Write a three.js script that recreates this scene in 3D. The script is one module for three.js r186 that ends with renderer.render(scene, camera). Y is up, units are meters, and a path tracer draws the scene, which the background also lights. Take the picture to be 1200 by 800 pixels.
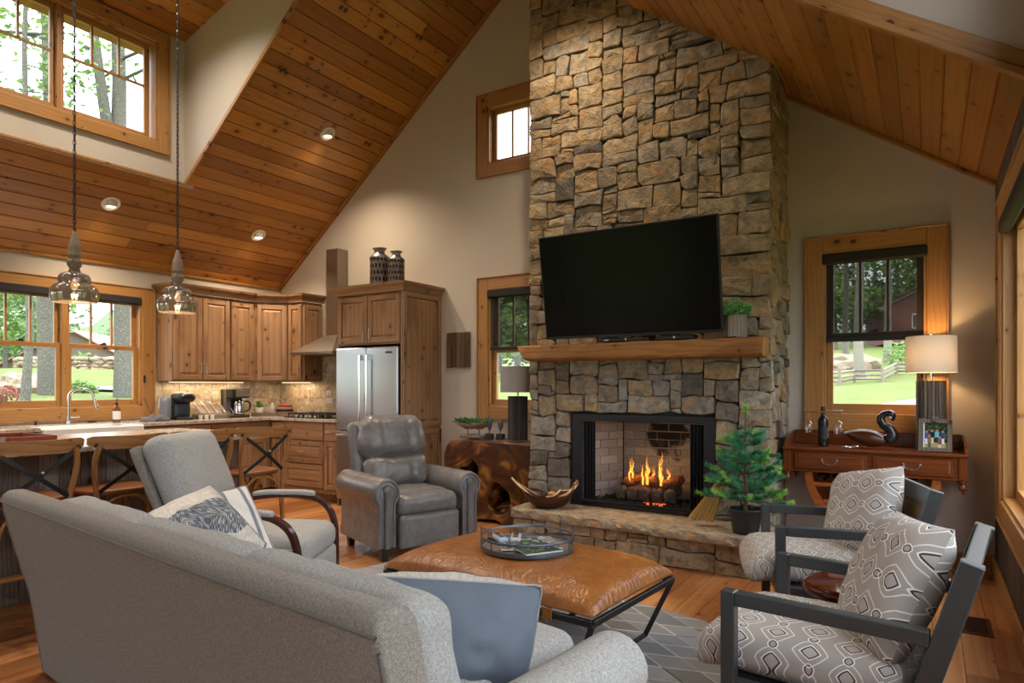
import * as THREE from 'three';
import { mergeGeometries, mergeVertices, toCreasedNormals } from 'three/addons/utils/BufferGeometryUtils.js';
import { RectAreaLightUniformsLib } from 'three/addons/lights/RectAreaLightUniformsLib.js';
import { createNoise2D, createNoise3D } from 'simplex-noise';

// ---------------------------------------------------------------- camera, sky, exposure
const scene = new THREE.Scene();
const EYE = 1.32, YAW = 32.4, FOCAL = 770, HORIZON = 452.5;          // metres, degrees, pixels of the 1200 x 800 frame
const camera = new THREE.PerspectiveCamera(2 * Math.atan(400 / FOCAL) * 180 / Math.PI, 1.5, 0.02, 800);
camera.position.set(0, EYE, 0);
camera.rotation.set(0, YAW * Math.PI / 180, 0);
camera.setViewOffset(1200, 800, 0, 400 - HORIZON, 1200, 800);        // level camera with a risen lens: verticals stay upright
const renderer = new THREE.WebGLRenderer({ antialias: true });
renderer.toneMapping = THREE.LinearToneMapping;
renderer.toneMappingExposure = 1.2;
renderer.shadowMap.enabled = true;
RectAreaLightUniformsLib.init();
const SKY_ZENITH = 8.2;                                              // bright overcast: the zenith three times as bright as the horizon
{
  const W = 512, H = 256, d = new Float32Array(W * H * 4);
  const rnd = (() => { let s = 77; return () => ((s = (s * 1664525 + 1013904223) >>> 0) / 4294967296); })();
  const n3 = createNoise3D(rnd);
  for (let j = 0; j < H; j++) for (let i = 0; i < W; i++) {
    const e = ((j + 0.5) / H - 0.5) * Math.PI, a = (i + 0.5) / W * 2 * Math.PI, s = Math.max(0, Math.sin(e));
    const x = Math.cos(e) * Math.cos(a), y = Math.sin(e), z = Math.cos(e) * Math.sin(a);
    const c = 0.5 + 0.28 * n3(x * 2, y * 4, z * 2) + 0.16 * n3(x * 5, y * 9, z * 5) + 0.08 * n3(x * 11, y * 20, z * 11);
    const L = SKY_ZENITH * (1 + 2 * s) / 3 * (0.92 + 0.16 * c), k = (j * W + i) * 4;
    d[k] = L * (0.80 + 0.14 * c); d[k + 1] = L * (0.90 + 0.07 * c); d[k + 2] = L * 1.02; d[k + 3] = 1;
  }
  const t = new THREE.DataTexture(d, W, H, THREE.RGBAFormat, THREE.FloatType);
  t.mapping = THREE.EquirectangularReflectionMapping; t.magFilter = THREE.LinearFilter; t.needsUpdate = true;
  scene.background = t;
}

// ---------------------------------------------------------------- helpers
let seedState = 12345;
const srand = (s) => { seedState = s >>> 0; };
const R = () => { seedState = (seedState + 0x6d2b79f5) >>> 0; let t = Math.imul(seedState ^ (seedState >>> 15), 1 | seedState); t = (t + Math.imul(t ^ (t >>> 7), 61 | t)) ^ t; return ((t ^ (t >>> 14)) >>> 0) / 4294967296; };
const RR = (a, b) => a + (b - a) * R();
const pick = (a) => a[Math.floor(R() * a.length)];
const N2 = createNoise2D((() => { let s = 5; return () => ((s = (s * 1664525 + 1013904223) >>> 0) / 4294967296); })());
const N3 = createNoise3D((() => { let s = 9; return () => ((s = (s * 1664525 + 1013904223) >>> 0) / 4294967296); })());
const clamp = (x, a = 0, b = 1) => Math.min(b, Math.max(a, x));
const mixv = (a, b, t) => a + (b - a) * t;
const mix3 = (a, b, t) => [mixv(a[0], b[0], t), mixv(a[1], b[1], t), mixv(a[2], b[2], t)];
const sstep = (a, b, x) => { const t = clamp((x - a) / (b - a)); return t * t * (3 - 2 * t); };
const lerpT = (t, d) => { for (let i = 0; i < t.length - 1; i++) if (d <= t[i + 1][0]) return mixv(t[i][1], t[i + 1][1], clamp((d - t[i][0]) / (t[i + 1][0] - t[i][0]))); return t[t.length - 1][1]; };
const V = (x, y, z) => new THREE.Vector3(x, y, z);
const D2R = Math.PI / 180;
const used = new Map();
const numbered = (n) => { const k = used.get(n) ?? 0; used.set(n, k + 1); return k ? n + '_' + String(k).padStart(3, '0') : n; };

// geometry: every helper returns a plain non-indexed geometry with position, normal, uv
function fin(g) {
  if (g.index) g = g.toNonIndexed();
  for (const k of Object.keys(g.attributes)) if (!['position', 'normal', 'uv', 'color'].includes(k)) g.deleteAttribute(k);
  if (!g.attributes.normal) g.computeVertexNormals();
  if (!g.attributes.uv) g.setAttribute('uv', new THREE.BufferAttribute(new Float32Array(g.attributes.position.count * 2), 2));
  g.clearGroups();
  return g;
}
// texture coordinates in metres by the way each face points; the grain (v) runs along the given axis
function uvm(g, grain = 'y', ou = 0, ov = 0, s = 1) {
  g = fin(g);
  const p = g.attributes.position.array, uv = g.attributes.uv.array, ax = { x: 0, y: 1, z: 2 }[grain];
  for (let t = 0; t < p.length / 9; t++) {
    const o = t * 9, e = [], f = [];
    for (let k = 0; k < 3; k++) { e[k] = p[o + 3 + k] - p[o + k]; f[k] = p[o + 6 + k] - p[o + k]; }
    const n = [Math.abs(e[1] * f[2] - e[2] * f[1]), Math.abs(e[2] * f[0] - e[0] * f[2]), Math.abs(e[0] * f[1] - e[1] * f[0])];
    const m = n[0] >= n[1] && n[0] >= n[2] ? 0 : n[1] >= n[2] ? 1 : 2;
    let a = ax, b;
    if (m === ax) { a = (m + 1) % 3; b = (m + 2) % 3; } else b = 3 - m - ax;
    for (let k = 0; k < 3; k++) { uv[(t * 3 + k) * 2] = p[o + k * 3 + b] * s + ou; uv[(t * 3 + k) * 2 + 1] = p[o + k * 3 + a] * s + ov; }
  }
  return g;
}
const T = (g, x = 0, y = 0, z = 0, rx = 0, ry = 0, rz = 0, s = 1) => {
  g = fin(g);
  const m = new THREE.Matrix4().compose(V(x, y, z), new THREE.Quaternion().setFromEuler(new THREE.Euler(rx, ry, rz)), Array.isArray(s) ? V(...s) : V(s, s, s));
  return g.applyMatrix4(m);
};
function polyGeo(tris, uvs) {
  const g = new THREE.BufferGeometry();
  g.setAttribute('position', new THREE.BufferAttribute(new Float32Array(tris), 3));
  if (uvs) g.setAttribute('uv', new THREE.BufferAttribute(new Float32Array(uvs), 2));
  g.computeVertexNormals();
  return fin(g);
}
// box with chamfered edges: 44 triangles
function cbox(w, h, d, c = 0.004, x = 0, y = 0, z = 0) {
  c = Math.min(c, w * 0.45, h * 0.45, d * 0.45);
  const a = [w / 2, h / 2, d / 2], out = [];
  const P = (s, k) => s.map((v, i) => v * (i === k ? a[i] : a[i] - c));
  const tri = (p, q, r) => { // orient outward
    const n = [0, 1, 2].map((i) => (q[(i + 1) % 3] - p[(i + 1) % 3]) * (r[(i + 2) % 3] - p[(i + 2) % 3]) - (q[(i + 2) % 3] - p[(i + 2) % 3]) * (r[(i + 1) % 3] - p[(i + 1) % 3]));
    const o = n[0] * (p[0] + q[0] + r[0]) + n[1] * (p[1] + q[1] + r[1]) + n[2] * (p[2] + q[2] + r[2]);
    out.push(...(o > 0 ? [...p, ...q, ...r] : [...p, ...r, ...q]));
  };
  const quad = (p, q, r, s) => { tri(p, q, r); tri(p, r, s); };
  for (let k = 0; k < 3; k++) for (const s of [-1, 1]) {
    const i = (k + 1) % 3, j = (k + 2) % 3, v = (b, e) => { const q = [0, 0, 0]; q[k] = s; q[i] = b; q[j] = e; return P(q, k); };
    quad(v(-1, -1), v(1, -1), v(1, 1), v(-1, 1));
  }
  for (let k = 0; k < 3; k++) for (const s of [-1, 1]) for (const t of [-1, 1]) {
    const i = (k + 1) % 3, j = (k + 2) % 3, v = (b, f) => { const q = [0, 0, 0]; q[k] = b; q[i] = s; q[j] = t; return P(q, f); };
    quad(v(-1, i), v(1, i), v(1, j), v(-1, j));
  }
  for (const s of [-1, 1]) for (const t of [-1, 1]) for (const u of [-1, 1]) tri(P([s, t, u], 0), P([s, t, u], 1), P([s, t, u], 2));
  for (let i = 0; i < out.length; i += 3) { out[i] += x; out[i + 1] += y; out[i + 2] += z; }
  return polyGeo(out);
}
const bx = (w, h, d, x = 0, y = 0, z = 0) => T(new THREE.BoxGeometry(w, h, d), x, y, z);
// box between corners
const bb = (x0, x1, y0, y1, z0, z1, c = 0) => c ? cbox(x1 - x0, y1 - y0, z1 - z0, c, (x0 + x1) / 2, (y0 + y1) / 2, (z0 + z1) / 2) : bx(x1 - x0, y1 - y0, z1 - z0, (x0 + x1) / 2, (y0 + y1) / 2, (z0 + z1) / 2);
const cyl = (r0, r1, h, x = 0, y = 0, z = 0, n = 24) => T(new THREE.CylinderGeometry(r1, r0, h, n), x, y, z);   // r0 at the foot
const sph = (r, x = 0, y = 0, z = 0, n = 16, s = 1) => T(new THREE.SphereGeometry(r, n, Math.max(6, n * 0.7 | 0)), x, y, z, 0, 0, 0, s);
const tor = (r, t, x = 0, y = 0, z = 0, rx = Math.PI / 2, n = 32, m = 8) => T(new THREE.TorusGeometry(r, t, m, n), x, y, z, rx);
const lathe = (pts, n = 32) => fin(new THREE.LatheGeometry(pts.map((p) => new THREE.Vector2(p[0], p[1])), n));
const tube = (pts, r, n = 24, m = 8, closed = false) => fin(new THREE.TubeGeometry(new THREE.CatmullRomCurve3(pts.map((p) => V(...p)), closed, 'centripetal'), n, r, m, closed));
// bar of rectangular section from p to q
function bar(p, q, w, h, c = 0.003, up = [0, 1, 0]) {
  const a = V(...p), b = V(...q), d = b.clone().sub(a), L = d.length();
  d.normalize();
  let x = V(...up).cross(d); if (x.lengthSq() < 1e-6) x = V(1, 0, 0).cross(d);
  x.normalize();
  const y = d.clone().cross(x), m = new THREE.Matrix4().makeBasis(x, y, d).setPosition(a.add(b).multiplyScalar(0.5));
  return cbox(w, h, L, c).applyMatrix4(m);
}
const wbar = (p, q, w, h, c = 0.003, up = [0, 1, 0]) => { const L = V(...q).distanceTo(V(...p)), g = bar(p, q, w, h, c, up), f = uvm(cbox(w, h, L, Math.min(c, w * 0.45, h * 0.45)), 'z', R() * 3, R() * 3); g.setAttribute('uv', f.attributes.uv); return g; };   // the grain follows the bar
const rod = (p, q, r0, r1 = r0, n = 12) => {
  const a = V(...p), b = V(...q), d = b.clone().sub(a), g = cyl(r0, r1, d.length(), 0, 0, 0, n);
  return g.applyMatrix4(new THREE.Matrix4().compose(a.clone().add(b).multiplyScalar(0.5), new THREE.Quaternion().setFromUnitVectors(V(0, 1, 0), d.normalize()), V(1, 1, 1)));
};
// outline in x,y extruded along z (centred unless z0 is given)
function ext(pts, depth, bevel = 0, holes = [], z0 = null, curve = 6) {
  const sh = pts.isShape ? pts : new THREE.Shape(pts.map((p) => new THREE.Vector2(p[0], p[1])));
  for (const h of holes) sh.holes.push(new THREE.Path(h.map((p) => new THREE.Vector2(p[0], p[1]))));
  const g = new THREE.ExtrudeGeometry(sh, { depth: depth - 2 * bevel, bevelEnabled: bevel > 0, bevelThickness: bevel, bevelSize: bevel, bevelOffset: -bevel, bevelSegments: 2, curveSegments: curve });
  return T(g, 0, 0, (z0 ?? -depth / 2) + bevel);
}
const rect = (x0, x1, y0, y1) => [[x0, y0], [x1, y0], [x1, y1], [x0, y1]];
// upholstery: a box with rounded edges whose faces swell; f may move each point further
function soft(w, h, d, r, o = {}) {
  const n = o.n ?? 14, g0 = new THREE.BoxGeometry(1, 1, 1, o.nx ?? n, o.ny ?? n, o.nz ?? n);
  g0.deleteAttribute('uv'); g0.deleteAttribute('normal');
  const g = mergeVertices(g0), p = g.attributes.position, H = [w / 2, h / 2, d / 2], v = V(0, 0, 0);
  const k = o.k ?? 0.72;
  for (let i = 0; i < p.count; i++) {
    const q = [p.getX(i), p.getY(i), p.getZ(i)].map((t) => Math.sign(t) * Math.pow(Math.abs(2 * t), k));
    const c = q.map((t, j) => t * H[j]), inn = c.map((t, j) => clamp(t, -(H[j] - Math.min(r, H[j])), H[j] - Math.min(r, H[j])));
    v.set(c[0] - inn[0], c[1] - inn[1], c[2] - inn[2]);
    const l = v.length(), rr = Math.min(r, ...H);
    if (l > 1e-9) v.multiplyScalar(rr / l * Math.min(1, l / rr * 1.0001 > 1 ? 1 : 1));
    const s = q.map((t) => 1 - Math.min(1, t * t));
    let X = inn[0] + v.x, Y = inn[1] + v.y, Z = inn[2] + v.z;
    Y += Math.sign(q[1]) * (o.py ?? 0) * s[0] * s[2] * Math.abs(q[1]);
    X += Math.sign(q[0]) * (o.px ?? 0) * s[1] * s[2] * Math.abs(q[0]);
    Z += Math.sign(q[2]) * (o.pz ?? 0) * s[0] * s[1] * Math.abs(q[2]);
    if (o.noise) { const m = o.noise * N3(X * (o.nf ?? 6) + (o.ns ?? 0), Y * (o.nf ?? 6), Z * (o.nf ?? 6)); X += m * Math.sign(q[0]) * q[0] * q[0]; Y += m * Math.sign(q[1]); Z += m * Math.sign(q[2]) * q[2] * q[2]; }
    if (o.f) [X, Y, Z] = o.f(X, Y, Z, q);
    p.setXYZ(i, X, Y, Z);
  }
  g.computeVertexNormals();
  return uvm(fin(g), o.grain ?? 'y');
}
// throw pillow: two swelling faces that meet in a seam, pulled-out corners
function pillowGeo(w, h, t, o = {}) {
  const n = o.n ?? 20, pos = [], uv = [], idx = [];
  for (const s of [1, -1]) {
    const b = pos.length / 3;
    for (let j = 0; j <= n; j++) for (let i = 0; i <= n; i++) {
      const u = i / n * 2 - 1, v = j / n * 2 - 1;
      const pinch = 1 - 0.07 * (1 - Math.abs(u) ** 2) * Math.abs(v) ** 6, pinch2 = 1 - 0.07 * (1 - Math.abs(v) ** 2) * Math.abs(u) ** 6;
      const pw = o.pw ?? 4, bulge = Math.pow(Math.max(0, (1 - Math.abs(u) ** pw) * (1 - Math.abs(v) ** pw)), 0.62);
      const wr = (o.wr ?? 0.006) * (N3(u * 2.3 + (o.seed ?? 0), v * 2.3, s) + 0.35 * N3(u * 6 + (o.seed ?? 0), v * 2.5, s + 4)) * bulge;
      const rd = o.round ?? 0.06, ru = Math.sqrt(1 - rd * v * v), rv = Math.sqrt(1 - rd * u * u);
      pos.push(u * w / 2 * pinch2 * ru, v * h / 2 * pinch * rv, s * (t / 2 * bulge + wr));
      uv.push(u * w / 2 + (o.ou ?? 0) + (s < 0 ? 0.043 : 0), v * h / 2 + (o.ov ?? 0) + (s < 0 ? 0.031 : 0));
    }
    for (let j = 0; j < n; j++) for (let i = 0; i < n; i++) {
      const a = b + j * (n + 1) + i, c = a + 1, d = a + n + 1, e = d + 1;
      s > 0 ? idx.push(a, c, e, a, e, d) : idx.push(a, e, c, a, d, e);
    }
  }
  const g = new THREE.BufferGeometry();
  g.setAttribute('position', new THREE.BufferAttribute(new Float32Array(pos), 3));
  g.setAttribute('uv', new THREE.BufferAttribute(new Float32Array(uv), 2));
  g.setIndex(idx); g.computeVertexNormals();
  return fin(g);
}
// merged, welded and smoothed lofted strip through rings of points
function loft(rings, closedRing = true, cap = true) {
  const pos = [], idx = [], m = rings[0].length;
  for (const r of rings) for (const p of r) pos.push(...p);
  const e = closedRing ? m : m - 1;
  for (let j = 0; j < rings.length - 1; j++) for (let i = 0; i < e; i++) {
    const a = j * m + i, b = j * m + (i + 1) % m, c = a + m, d = b + m;
    idx.push(a, b, d, a, d, c);
  }
  if (cap) for (const j of [0, rings.length - 1]) {
    const c = [0, 1, 2].map((k) => rings[j].reduce((s, p) => s + p[k], 0) / m), o = pos.length / 3;
    pos.push(...c);
    for (let i = 0; i < e; i++) j === 0 ? idx.push(o, (i + 1) % m, i) : idx.push(o, j * m + i, j * m + (i + 1) % m);
  }
  const g = new THREE.BufferGeometry();
  g.setAttribute('position', new THREE.BufferAttribute(new Float32Array(pos), 3));
  g.setIndex(idx); g.computeVertexNormals();
  return fin(g);
}
const creased = (g, a = 0.6) => fin(toCreasedNormals(g, a));
const cat = (...a) => mergeGeometries(a.flat(9).map(fin));

// objects
function obj(name, geos, material, parent = scene) {
  const g = Array.isArray(geos) ? cat(geos) : fin(geos);
  const m = new THREE.Mesh(g, material);
  m.name = parent === scene ? numbered(name) : name;
  m.castShadow = m.receiveShadow = true;
  parent.add(m);
  return m;
}
function part(name, geometry, material, parent, x = 0, y = 0, z = 0) { const m = new THREE.Mesh(geometry, material); m.name = name; m.castShadow = m.receiveShadow = true; m.position.set(x, y, z); parent.add(m); return m; }
function tag(o, label, category, group, kind) { o.userData = { label, category }; if (group) o.userData.group = group; if (kind) o.userData.kind = kind; return o; }
function thing(name, label, category, pos = [0, 0, 0], turn = 0, group) {
  const o = new THREE.Group(); o.name = numbered(name); scene.add(o);
  o.position.set(...pos); o.rotation.y = turn;
  return tag(o, label, category, group);
}
function grp(name, parent) { const o = new THREE.Group(); o.name = name; parent.add(o); return o; }
function struct(name, label, category = 'structure') { const o = new THREE.Group(); o.name = numbered(name); scene.add(o); o.userData = { kind: 'structure', label, category }; return o; }
function dup(src, pos, turn, label) {
  const o = src.clone(); o.name = numbered(src.name.replace(/_\d{3}$/, '')); scene.add(o);
  o.userData = { ...src.userData }; if (label) o.userData.label = label;
  o.position.set(...pos); o.rotation.y = turn;
  return o;
}
// a frame whose x runs along face direction: turn so that local -z points along (dx, dz)
const turnTo = (dx, dz) => Math.atan2(-dx, -dz);

// ---------------------------------------------------------------- textures and materials
function dataTex(w, h, f, srgb = true, wrap = THREE.RepeatWrapping, size = [1, 1]) {
  const d = new Uint8Array(w * h * 4);
  for (let j = 0; j < h; j++) for (let i = 0; i < w; i++) {
    const c = f((i + 0.5) / w, (j + 0.5) / h), k = (j * w + i) * 4;
    d[k] = clamp(c[0]) * 255; d[k + 1] = clamp(c[1]) * 255; d[k + 2] = clamp(c[2]) * 255; d[k + 3] = 255;
  }
  const t = new THREE.DataTexture(d, w, h, THREE.RGBAFormat);
  if (srgb) t.colorSpace = THREE.SRGBColorSpace;
  t.wrapS = t.wrapT = wrap; t.magFilter = t.minFilter = THREE.LinearFilter;
  t.repeat.set(1 / size[0], 1 / size[1]); t.needsUpdate = true;
  return t;
}
const grey = (w, h, f, wrap, size) => dataTex(w, h, (u, v) => { const g = f(u, v); return [g, g, g]; }, false, wrap, size);
function canvasTex(w, h, draw, size = [1, 1], wrap = THREE.RepeatWrapping) {
  const c = document.createElement('canvas'); c.width = w; c.height = h;
  draw(c.getContext('2d'), w, h);
  const t = new THREE.CanvasTexture(c); t.colorSpace = THREE.SRGBColorSpace; t.wrapS = t.wrapT = wrap; t.magFilter = THREE.LinearFilter;
  t.repeat.set(1 / size[0], 1 / size[1]);
  return t;
}
const mat = (o) => new THREE.MeshStandardMaterial({ roughness: 0.7, metalness: 0, ...o });
const phys = (o) => new THREE.MeshPhysicalMaterial({ roughness: 0.5, metalness: 0, ...o });
const lin = (r, g, b) => new THREE.Color().setRGB(r, g, b);
const MIR = THREE.MirroredRepeatWrapping;
// knotty wood: size in metres (across, along)
function woodTex(o) {
  srand(o.seed);
  const [W, L] = o.size, knots = [];
  for (let i = 0; i < o.knots; i++) { const r = mixv(o.kr?.[0] ?? 0.005, o.kr?.[1] ?? 0.02, R() ** 2); knots.push([R() * W, R() * L, r, RR(0.6, 1), RR(1.1, 1.9)]); }
  const ring = o.ring ?? 26, s = o.seed * 7.3;
  return dataTex(o.px?.[0] ?? 512, o.px?.[1] ?? 1024, (u, v) => {
    let x = u * W, y = v * L, kd = 0, kx = x, halo = 0;
    for (const [cx, cy, r, dk, asp] of knots) {
      const dx = x - cx, dy = (y - cy) / asp, q = (dx * dx + dy * dy) / (r * r);
      if (q < 30) {
        kx += Math.sign(dx || 1) * r * 1.1 * Math.exp(-q / 6) * -1;
        halo = Math.max(halo, Math.exp(-q / 4) * dk);
        const wob = 1 + 0.25 * N2(dx * 160 + s, dy * 160);
        if (q < 1.2 * wob) kd = Math.max(kd, dk * sstep(1.2 * wob, 0.55, q) * (0.82 + 0.18 * Math.sin(Math.sqrt(q) * 16)));
      }
    }
    const wv = 0.030 * N2(kx * 3 + s, y * 0.55) + 0.012 * N2(kx * 9, y * 1.6 + s) + 0.003 * N2(kx * 40 + s, y * 5);
    const ph = (kx + wv) * ring, fr = ph - Math.floor(ph);
    let t = 0.42 * Math.pow(fr, 2.2) + 0.2 * (0.5 + 0.5 * N2(kx * 6 + s, y * 0.8)) + 0.17 * (0.5 + 0.5 * N2(kx * 260, y * 9 + s)) + 0.1 * (0.5 + 0.5 * N2(kx * 90 + s, y * 2.5));
    t = clamp(t * (o.contrast ?? 1) + (o.lift ?? 0));
    let c = mix3(o.light, o.dark, t);
    c = mix3(c, o.mid ?? o.dark, halo * 0.55);
    if (o.patch) c = mix3(c, o.patch, sstep(0.35, 0.75, N2(x * 2.5 + s, y * 0.9)) * 0.5);
    return mix3(c, o.knot, kd);
  }, true, MIR, o.size);
}
const pineTex = woodTex({ seed: 3, size: [0.7, 2.8], px: [512, 1024], knots: 34, kr: [0.005, 0.024], light: [0.79, 0.57, 0.30], dark: [0.64, 0.41, 0.17], mid: [0.50, 0.29, 0.10], knot: [0.20, 0.09, 0.04], ring: 22 });
const trimTex = woodTex({ seed: 5, size: [0.5, 2.0], px: [256, 1024], knots: 12, light: [0.82, 0.64, 0.40], dark: [0.67, 0.46, 0.24], mid: [0.56, 0.36, 0.16], knot: [0.26, 0.13, 0.06], ring: 30 });
const alderTex = woodTex({ seed: 8, size: [0.8, 1.6], px: [512, 1024], knots: 22, kr: [0.004, 0.032], light: [0.69, 0.54, 0.40], dark: [0.52, 0.38, 0.26], mid: [0.36, 0.24, 0.15], knot: [0.16, 0.09, 0.06], ring: 13, patch: [0.44, 0.30, 0.20], contrast: 1.25 });
const hickTex = woodTex({ seed: 11, size: [1.0, 2.4], px: [512, 1024], knots: 12, light: [0.80, 0.58, 0.38], dark: [0.62, 0.37, 0.19], mid: [0.46, 0.25, 0.12], knot: [0.2, 0.1, 0.05], ring: 14, patch: [0.57, 0.32, 0.16] });
const barnTex = woodTex({ seed: 14, size: [0.6, 1.6], px: [512, 1024], knots: 10, light: [0.62, 0.57, 0.52], dark: [0.33, 0.29, 0.265], mid: [0.2, 0.16, 0.13], knot: [0.1, 0.08, 0.07], ring: 40, patch: [0.40, 0.31, 0.25], contrast: 1.15 });
const walnutTex = woodTex({ seed: 17, size: [0.8, 1.2], px: [512, 512], knots: 8, kr: [0.01, 0.03], light: [0.66, 0.42, 0.22], dark: [0.34, 0.18, 0.09], mid: [0.3, 0.15, 0.07], knot: [0.14, 0.07, 0.04], ring: 20, contrast: 1.3 });
const cherryTex = woodTex({ seed: 19, size: [0.6, 1.2], px: [256, 512], knots: 0, light: [0.54, 0.30, 0.15], dark: [0.37, 0.18, 0.085], knot: [0.2, 0.1, 0.05], ring: 24 });
const oakTex = woodTex({ seed: 21, size: [0.5, 1.2], px: [256, 512], knots: 3, light: [0.66, 0.47, 0.26], dark: [0.46, 0.29, 0.14], mid: [0.34, 0.2, 0.1], knot: [0.2, 0.1, 0.05], ring: 34, contrast: 1.2 });
const grainBump = grey(256, 512, (u, v) => 0.5 + 0.3 * N2(u * 140, v * 6) + 0.2 * N2(u * 40, v * 3), MIR, [0.4, 1.2]);
const stoneTex = dataTex(512, 512, (u, v) => {
  const f = 0.5 + 0.24 * N2(u * 6, v * 6) + 0.16 * N2(u * 14 + 9, v * 16) + 0.12 * N2(u * 40, v * 44) + 0.10 * N2(u * 110, v * 110);
  const rust = sstep(0.25, 0.8, N2(u * 4 + 30, v * 5)), dk = sstep(0.4, 0.9, N2(u * 9 - 20, v * 7));
  let c = mix3([0.55, 0.54, 0.52], [0.98, 0.95, 0.90], f);
  c = mix3(c, [0.92, 0.74, 0.52], rust * 0.5);
  return mix3(c, [0.42, 0.41, 0.40], dk * 0.4);
}, true, MIR, [0.9, 0.9]);
const stoneBump = grey(512, 512, (u, v) => 0.5 + 0.2 * N2(u * 10, v * 10) + 0.16 * N2(u * 26 + 5, v * 26) + 0.12 * N2(u * 60, v * 60) + 0.08 * N2(u * 130, v * 130), MIR, [0.9, 0.9]);
const tweedTex = dataTex(512, 512, (u, v) => {
  const wa = 0.5 + 0.5 * Math.sin(u * Math.PI * 2 * 64), wb = 0.5 + 0.5 * Math.sin(v * Math.PI * 2 * 64), ck = (Math.floor(u * 64) + Math.floor(v * 64)) & 1;
  const th = ck ? wa : wb, m = 0.5 + 0.5 * N2(Math.floor(u * 64) * 0.8, v * 16), m2 = 0.5 + 0.5 * N2(u * 16 + 40, Math.floor(v * 64) * 0.8);
  const g = 0.62 + 0.16 * th + 0.14 * m + 0.14 * m2;
  return [g, g * 0.995, g * 0.985];
}, true, THREE.RepeatWrapping, [0.22, 0.22]);
const tweedBump = grey(512, 512, (u, v) => { const ck = (Math.floor(u * 64) + Math.floor(v * 64)) & 1; return 0.3 + 0.5 * (ck ? 0.5 + 0.5 * Math.sin(u * Math.PI * 128) : 0.5 + 0.5 * Math.sin(v * Math.PI * 128)) + 0.2 * N2(u * 60, v * 60); }, THREE.RepeatWrapping, [0.22, 0.22]);
const leatherBump = grey(512, 512, (u, v) => { const a = Math.abs(N2(u * 60, v * 60)), b = Math.abs(N2(u * 110 + 7, v * 110)), c = N2(u * 7, v * 7); return 0.45 + 0.25 * a + 0.15 * b + 0.05 * c; }, MIR, [0.5, 0.5]);
const leatherMap = dataTex(256, 256, (u, v) => { const g = 0.89 + 0.05 * N2(u * 4, v * 4) + 0.04 * N2(u * 12 + 3, v * 12) + 0.03 * N2(u * 50, v * 50); return [g, g * 0.99, g * 0.98]; }, true, MIR, [0.8, 0.8]);
const plasterBump = grey(256, 256, (u, v) => 0.5 + 0.3 * N2(u * 30, v * 30) + 0.2 * N2(u * 80, v * 80), MIR, [0.6, 0.6]);

const M = {};
M.wall = mat({ color: lin(0.52, 0.46, 0.385), roughness: 0.9, bumpMap: plasterBump, bumpScale: 0.0008 });
M.pine = [[1, 1, 1], [0.84, 0.80, 0.76], [1.16, 1.16, 1.12], [0.92, 0.83, 0.73], [0.70, 0.63, 0.56]].map((c) => mat({ map: pineTex, color: lin(c[0] * 0.78, c[1] * 0.77, c[2] * 0.66), roughness: 0.3, bumpMap: grainBump, bumpScale: 0.0004 }));
M.deck = mat({ color: lin(0.05, 0.03, 0.015), roughness: 0.9 });
M.trim = mat({ map: trimTex, color: lin(0.70, 0.645, 0.59), roughness: 0.42, bumpMap: grainBump, bumpScale: 0.0005 });
M.alder = mat({ map: alderTex, color: lin(0.86, 0.84, 0.82), roughness: 0.45, bumpMap: grainBump, bumpScale: 0.0004 });
M.alder2 = mat({ map: alderTex, color: lin(0.72, 0.68, 0.64), roughness: 0.45, bumpMap: grainBump, bumpScale: 0.0004 });
M.floor = [[1, 1, 1], [0.8, 0.74, 0.68], [1.15, 1.15, 1.12], [0.9, 0.78, 0.66], [0.66, 0.58, 0.5]].map((c) => mat({ map: hickTex, color: lin(...c.map((x) => x * 0.8)), roughness: 0.3, bumpMap: grainBump, bumpScale: 0.0003 }));
M.barn = [[1, 1, 1], [0.7, 0.66, 0.62], [1.2, 1.2, 1.22], [0.85, 0.72, 0.62]].map((c) => mat({ map: barnTex, color: lin(...c), roughness: 0.85, bumpMap: grainBump, bumpScale: 0.002 }));
M.barnDark = [[0.34, 0.3, 0.28], [0.22, 0.2, 0.19], [0.45, 0.38, 0.33]].map((c) => mat({ map: barnTex, color: lin(...c), roughness: 0.8, bumpMap: grainBump, bumpScale: 0.002 }));
M.stone = [[0.50, 0.40, 0.27], [0.40, 0.32, 0.22], [0.56, 0.45, 0.30], [0.40, 0.365, 0.31], [0.46, 0.35, 0.22], [0.28, 0.245, 0.20], [0.44, 0.38, 0.30], [0.52, 0.375, 0.22], [0.19, 0.17, 0.15], [0.54, 0.505, 0.445], [0.45, 0.43, 0.395]].map((c) => mat({ map: stoneTex, color: lin(...c), roughness: 0.88, bumpMap: stoneBump, bumpScale: 0.010 }));
M.mortar = mat({ color: lin(0.085, 0.07, 0.052), roughness: 1 });
M.slab = mat({ map: stoneTex, color: lin(0.64, 0.54, 0.40), roughness: 0.85, bumpMap: stoneBump, bumpScale: 0.008 });
M.black = mat({ color: lin(0.009, 0.009, 0.010), roughness: 0.5 });
M.blackGloss = phys({ color: lin(0.006, 0.006, 0.007), roughness: 0.08 });
M.blackMatte = mat({ color: lin(0.015, 0.014, 0.014), roughness: 0.75 });
M.steel = mat({ color: lin(0.55, 0.57, 0.58), metalness: 0.95, roughness: 0.32 });
M.chrome = mat({ color: lin(0.7, 0.7, 0.7), metalness: 1, roughness: 0.14 });
M.brushed = mat({ color: lin(0.50, 0.44, 0.38), metalness: 1, roughness: 0.38 });
M.iron = mat({ color: lin(0.03, 0.03, 0.032), metalness: 0.6, roughness: 0.45 });
M.glass = phys({ color: 0xffffff, roughness: 0.0, transmission: 1, thickness: 0, ior: 1.5 });
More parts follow.
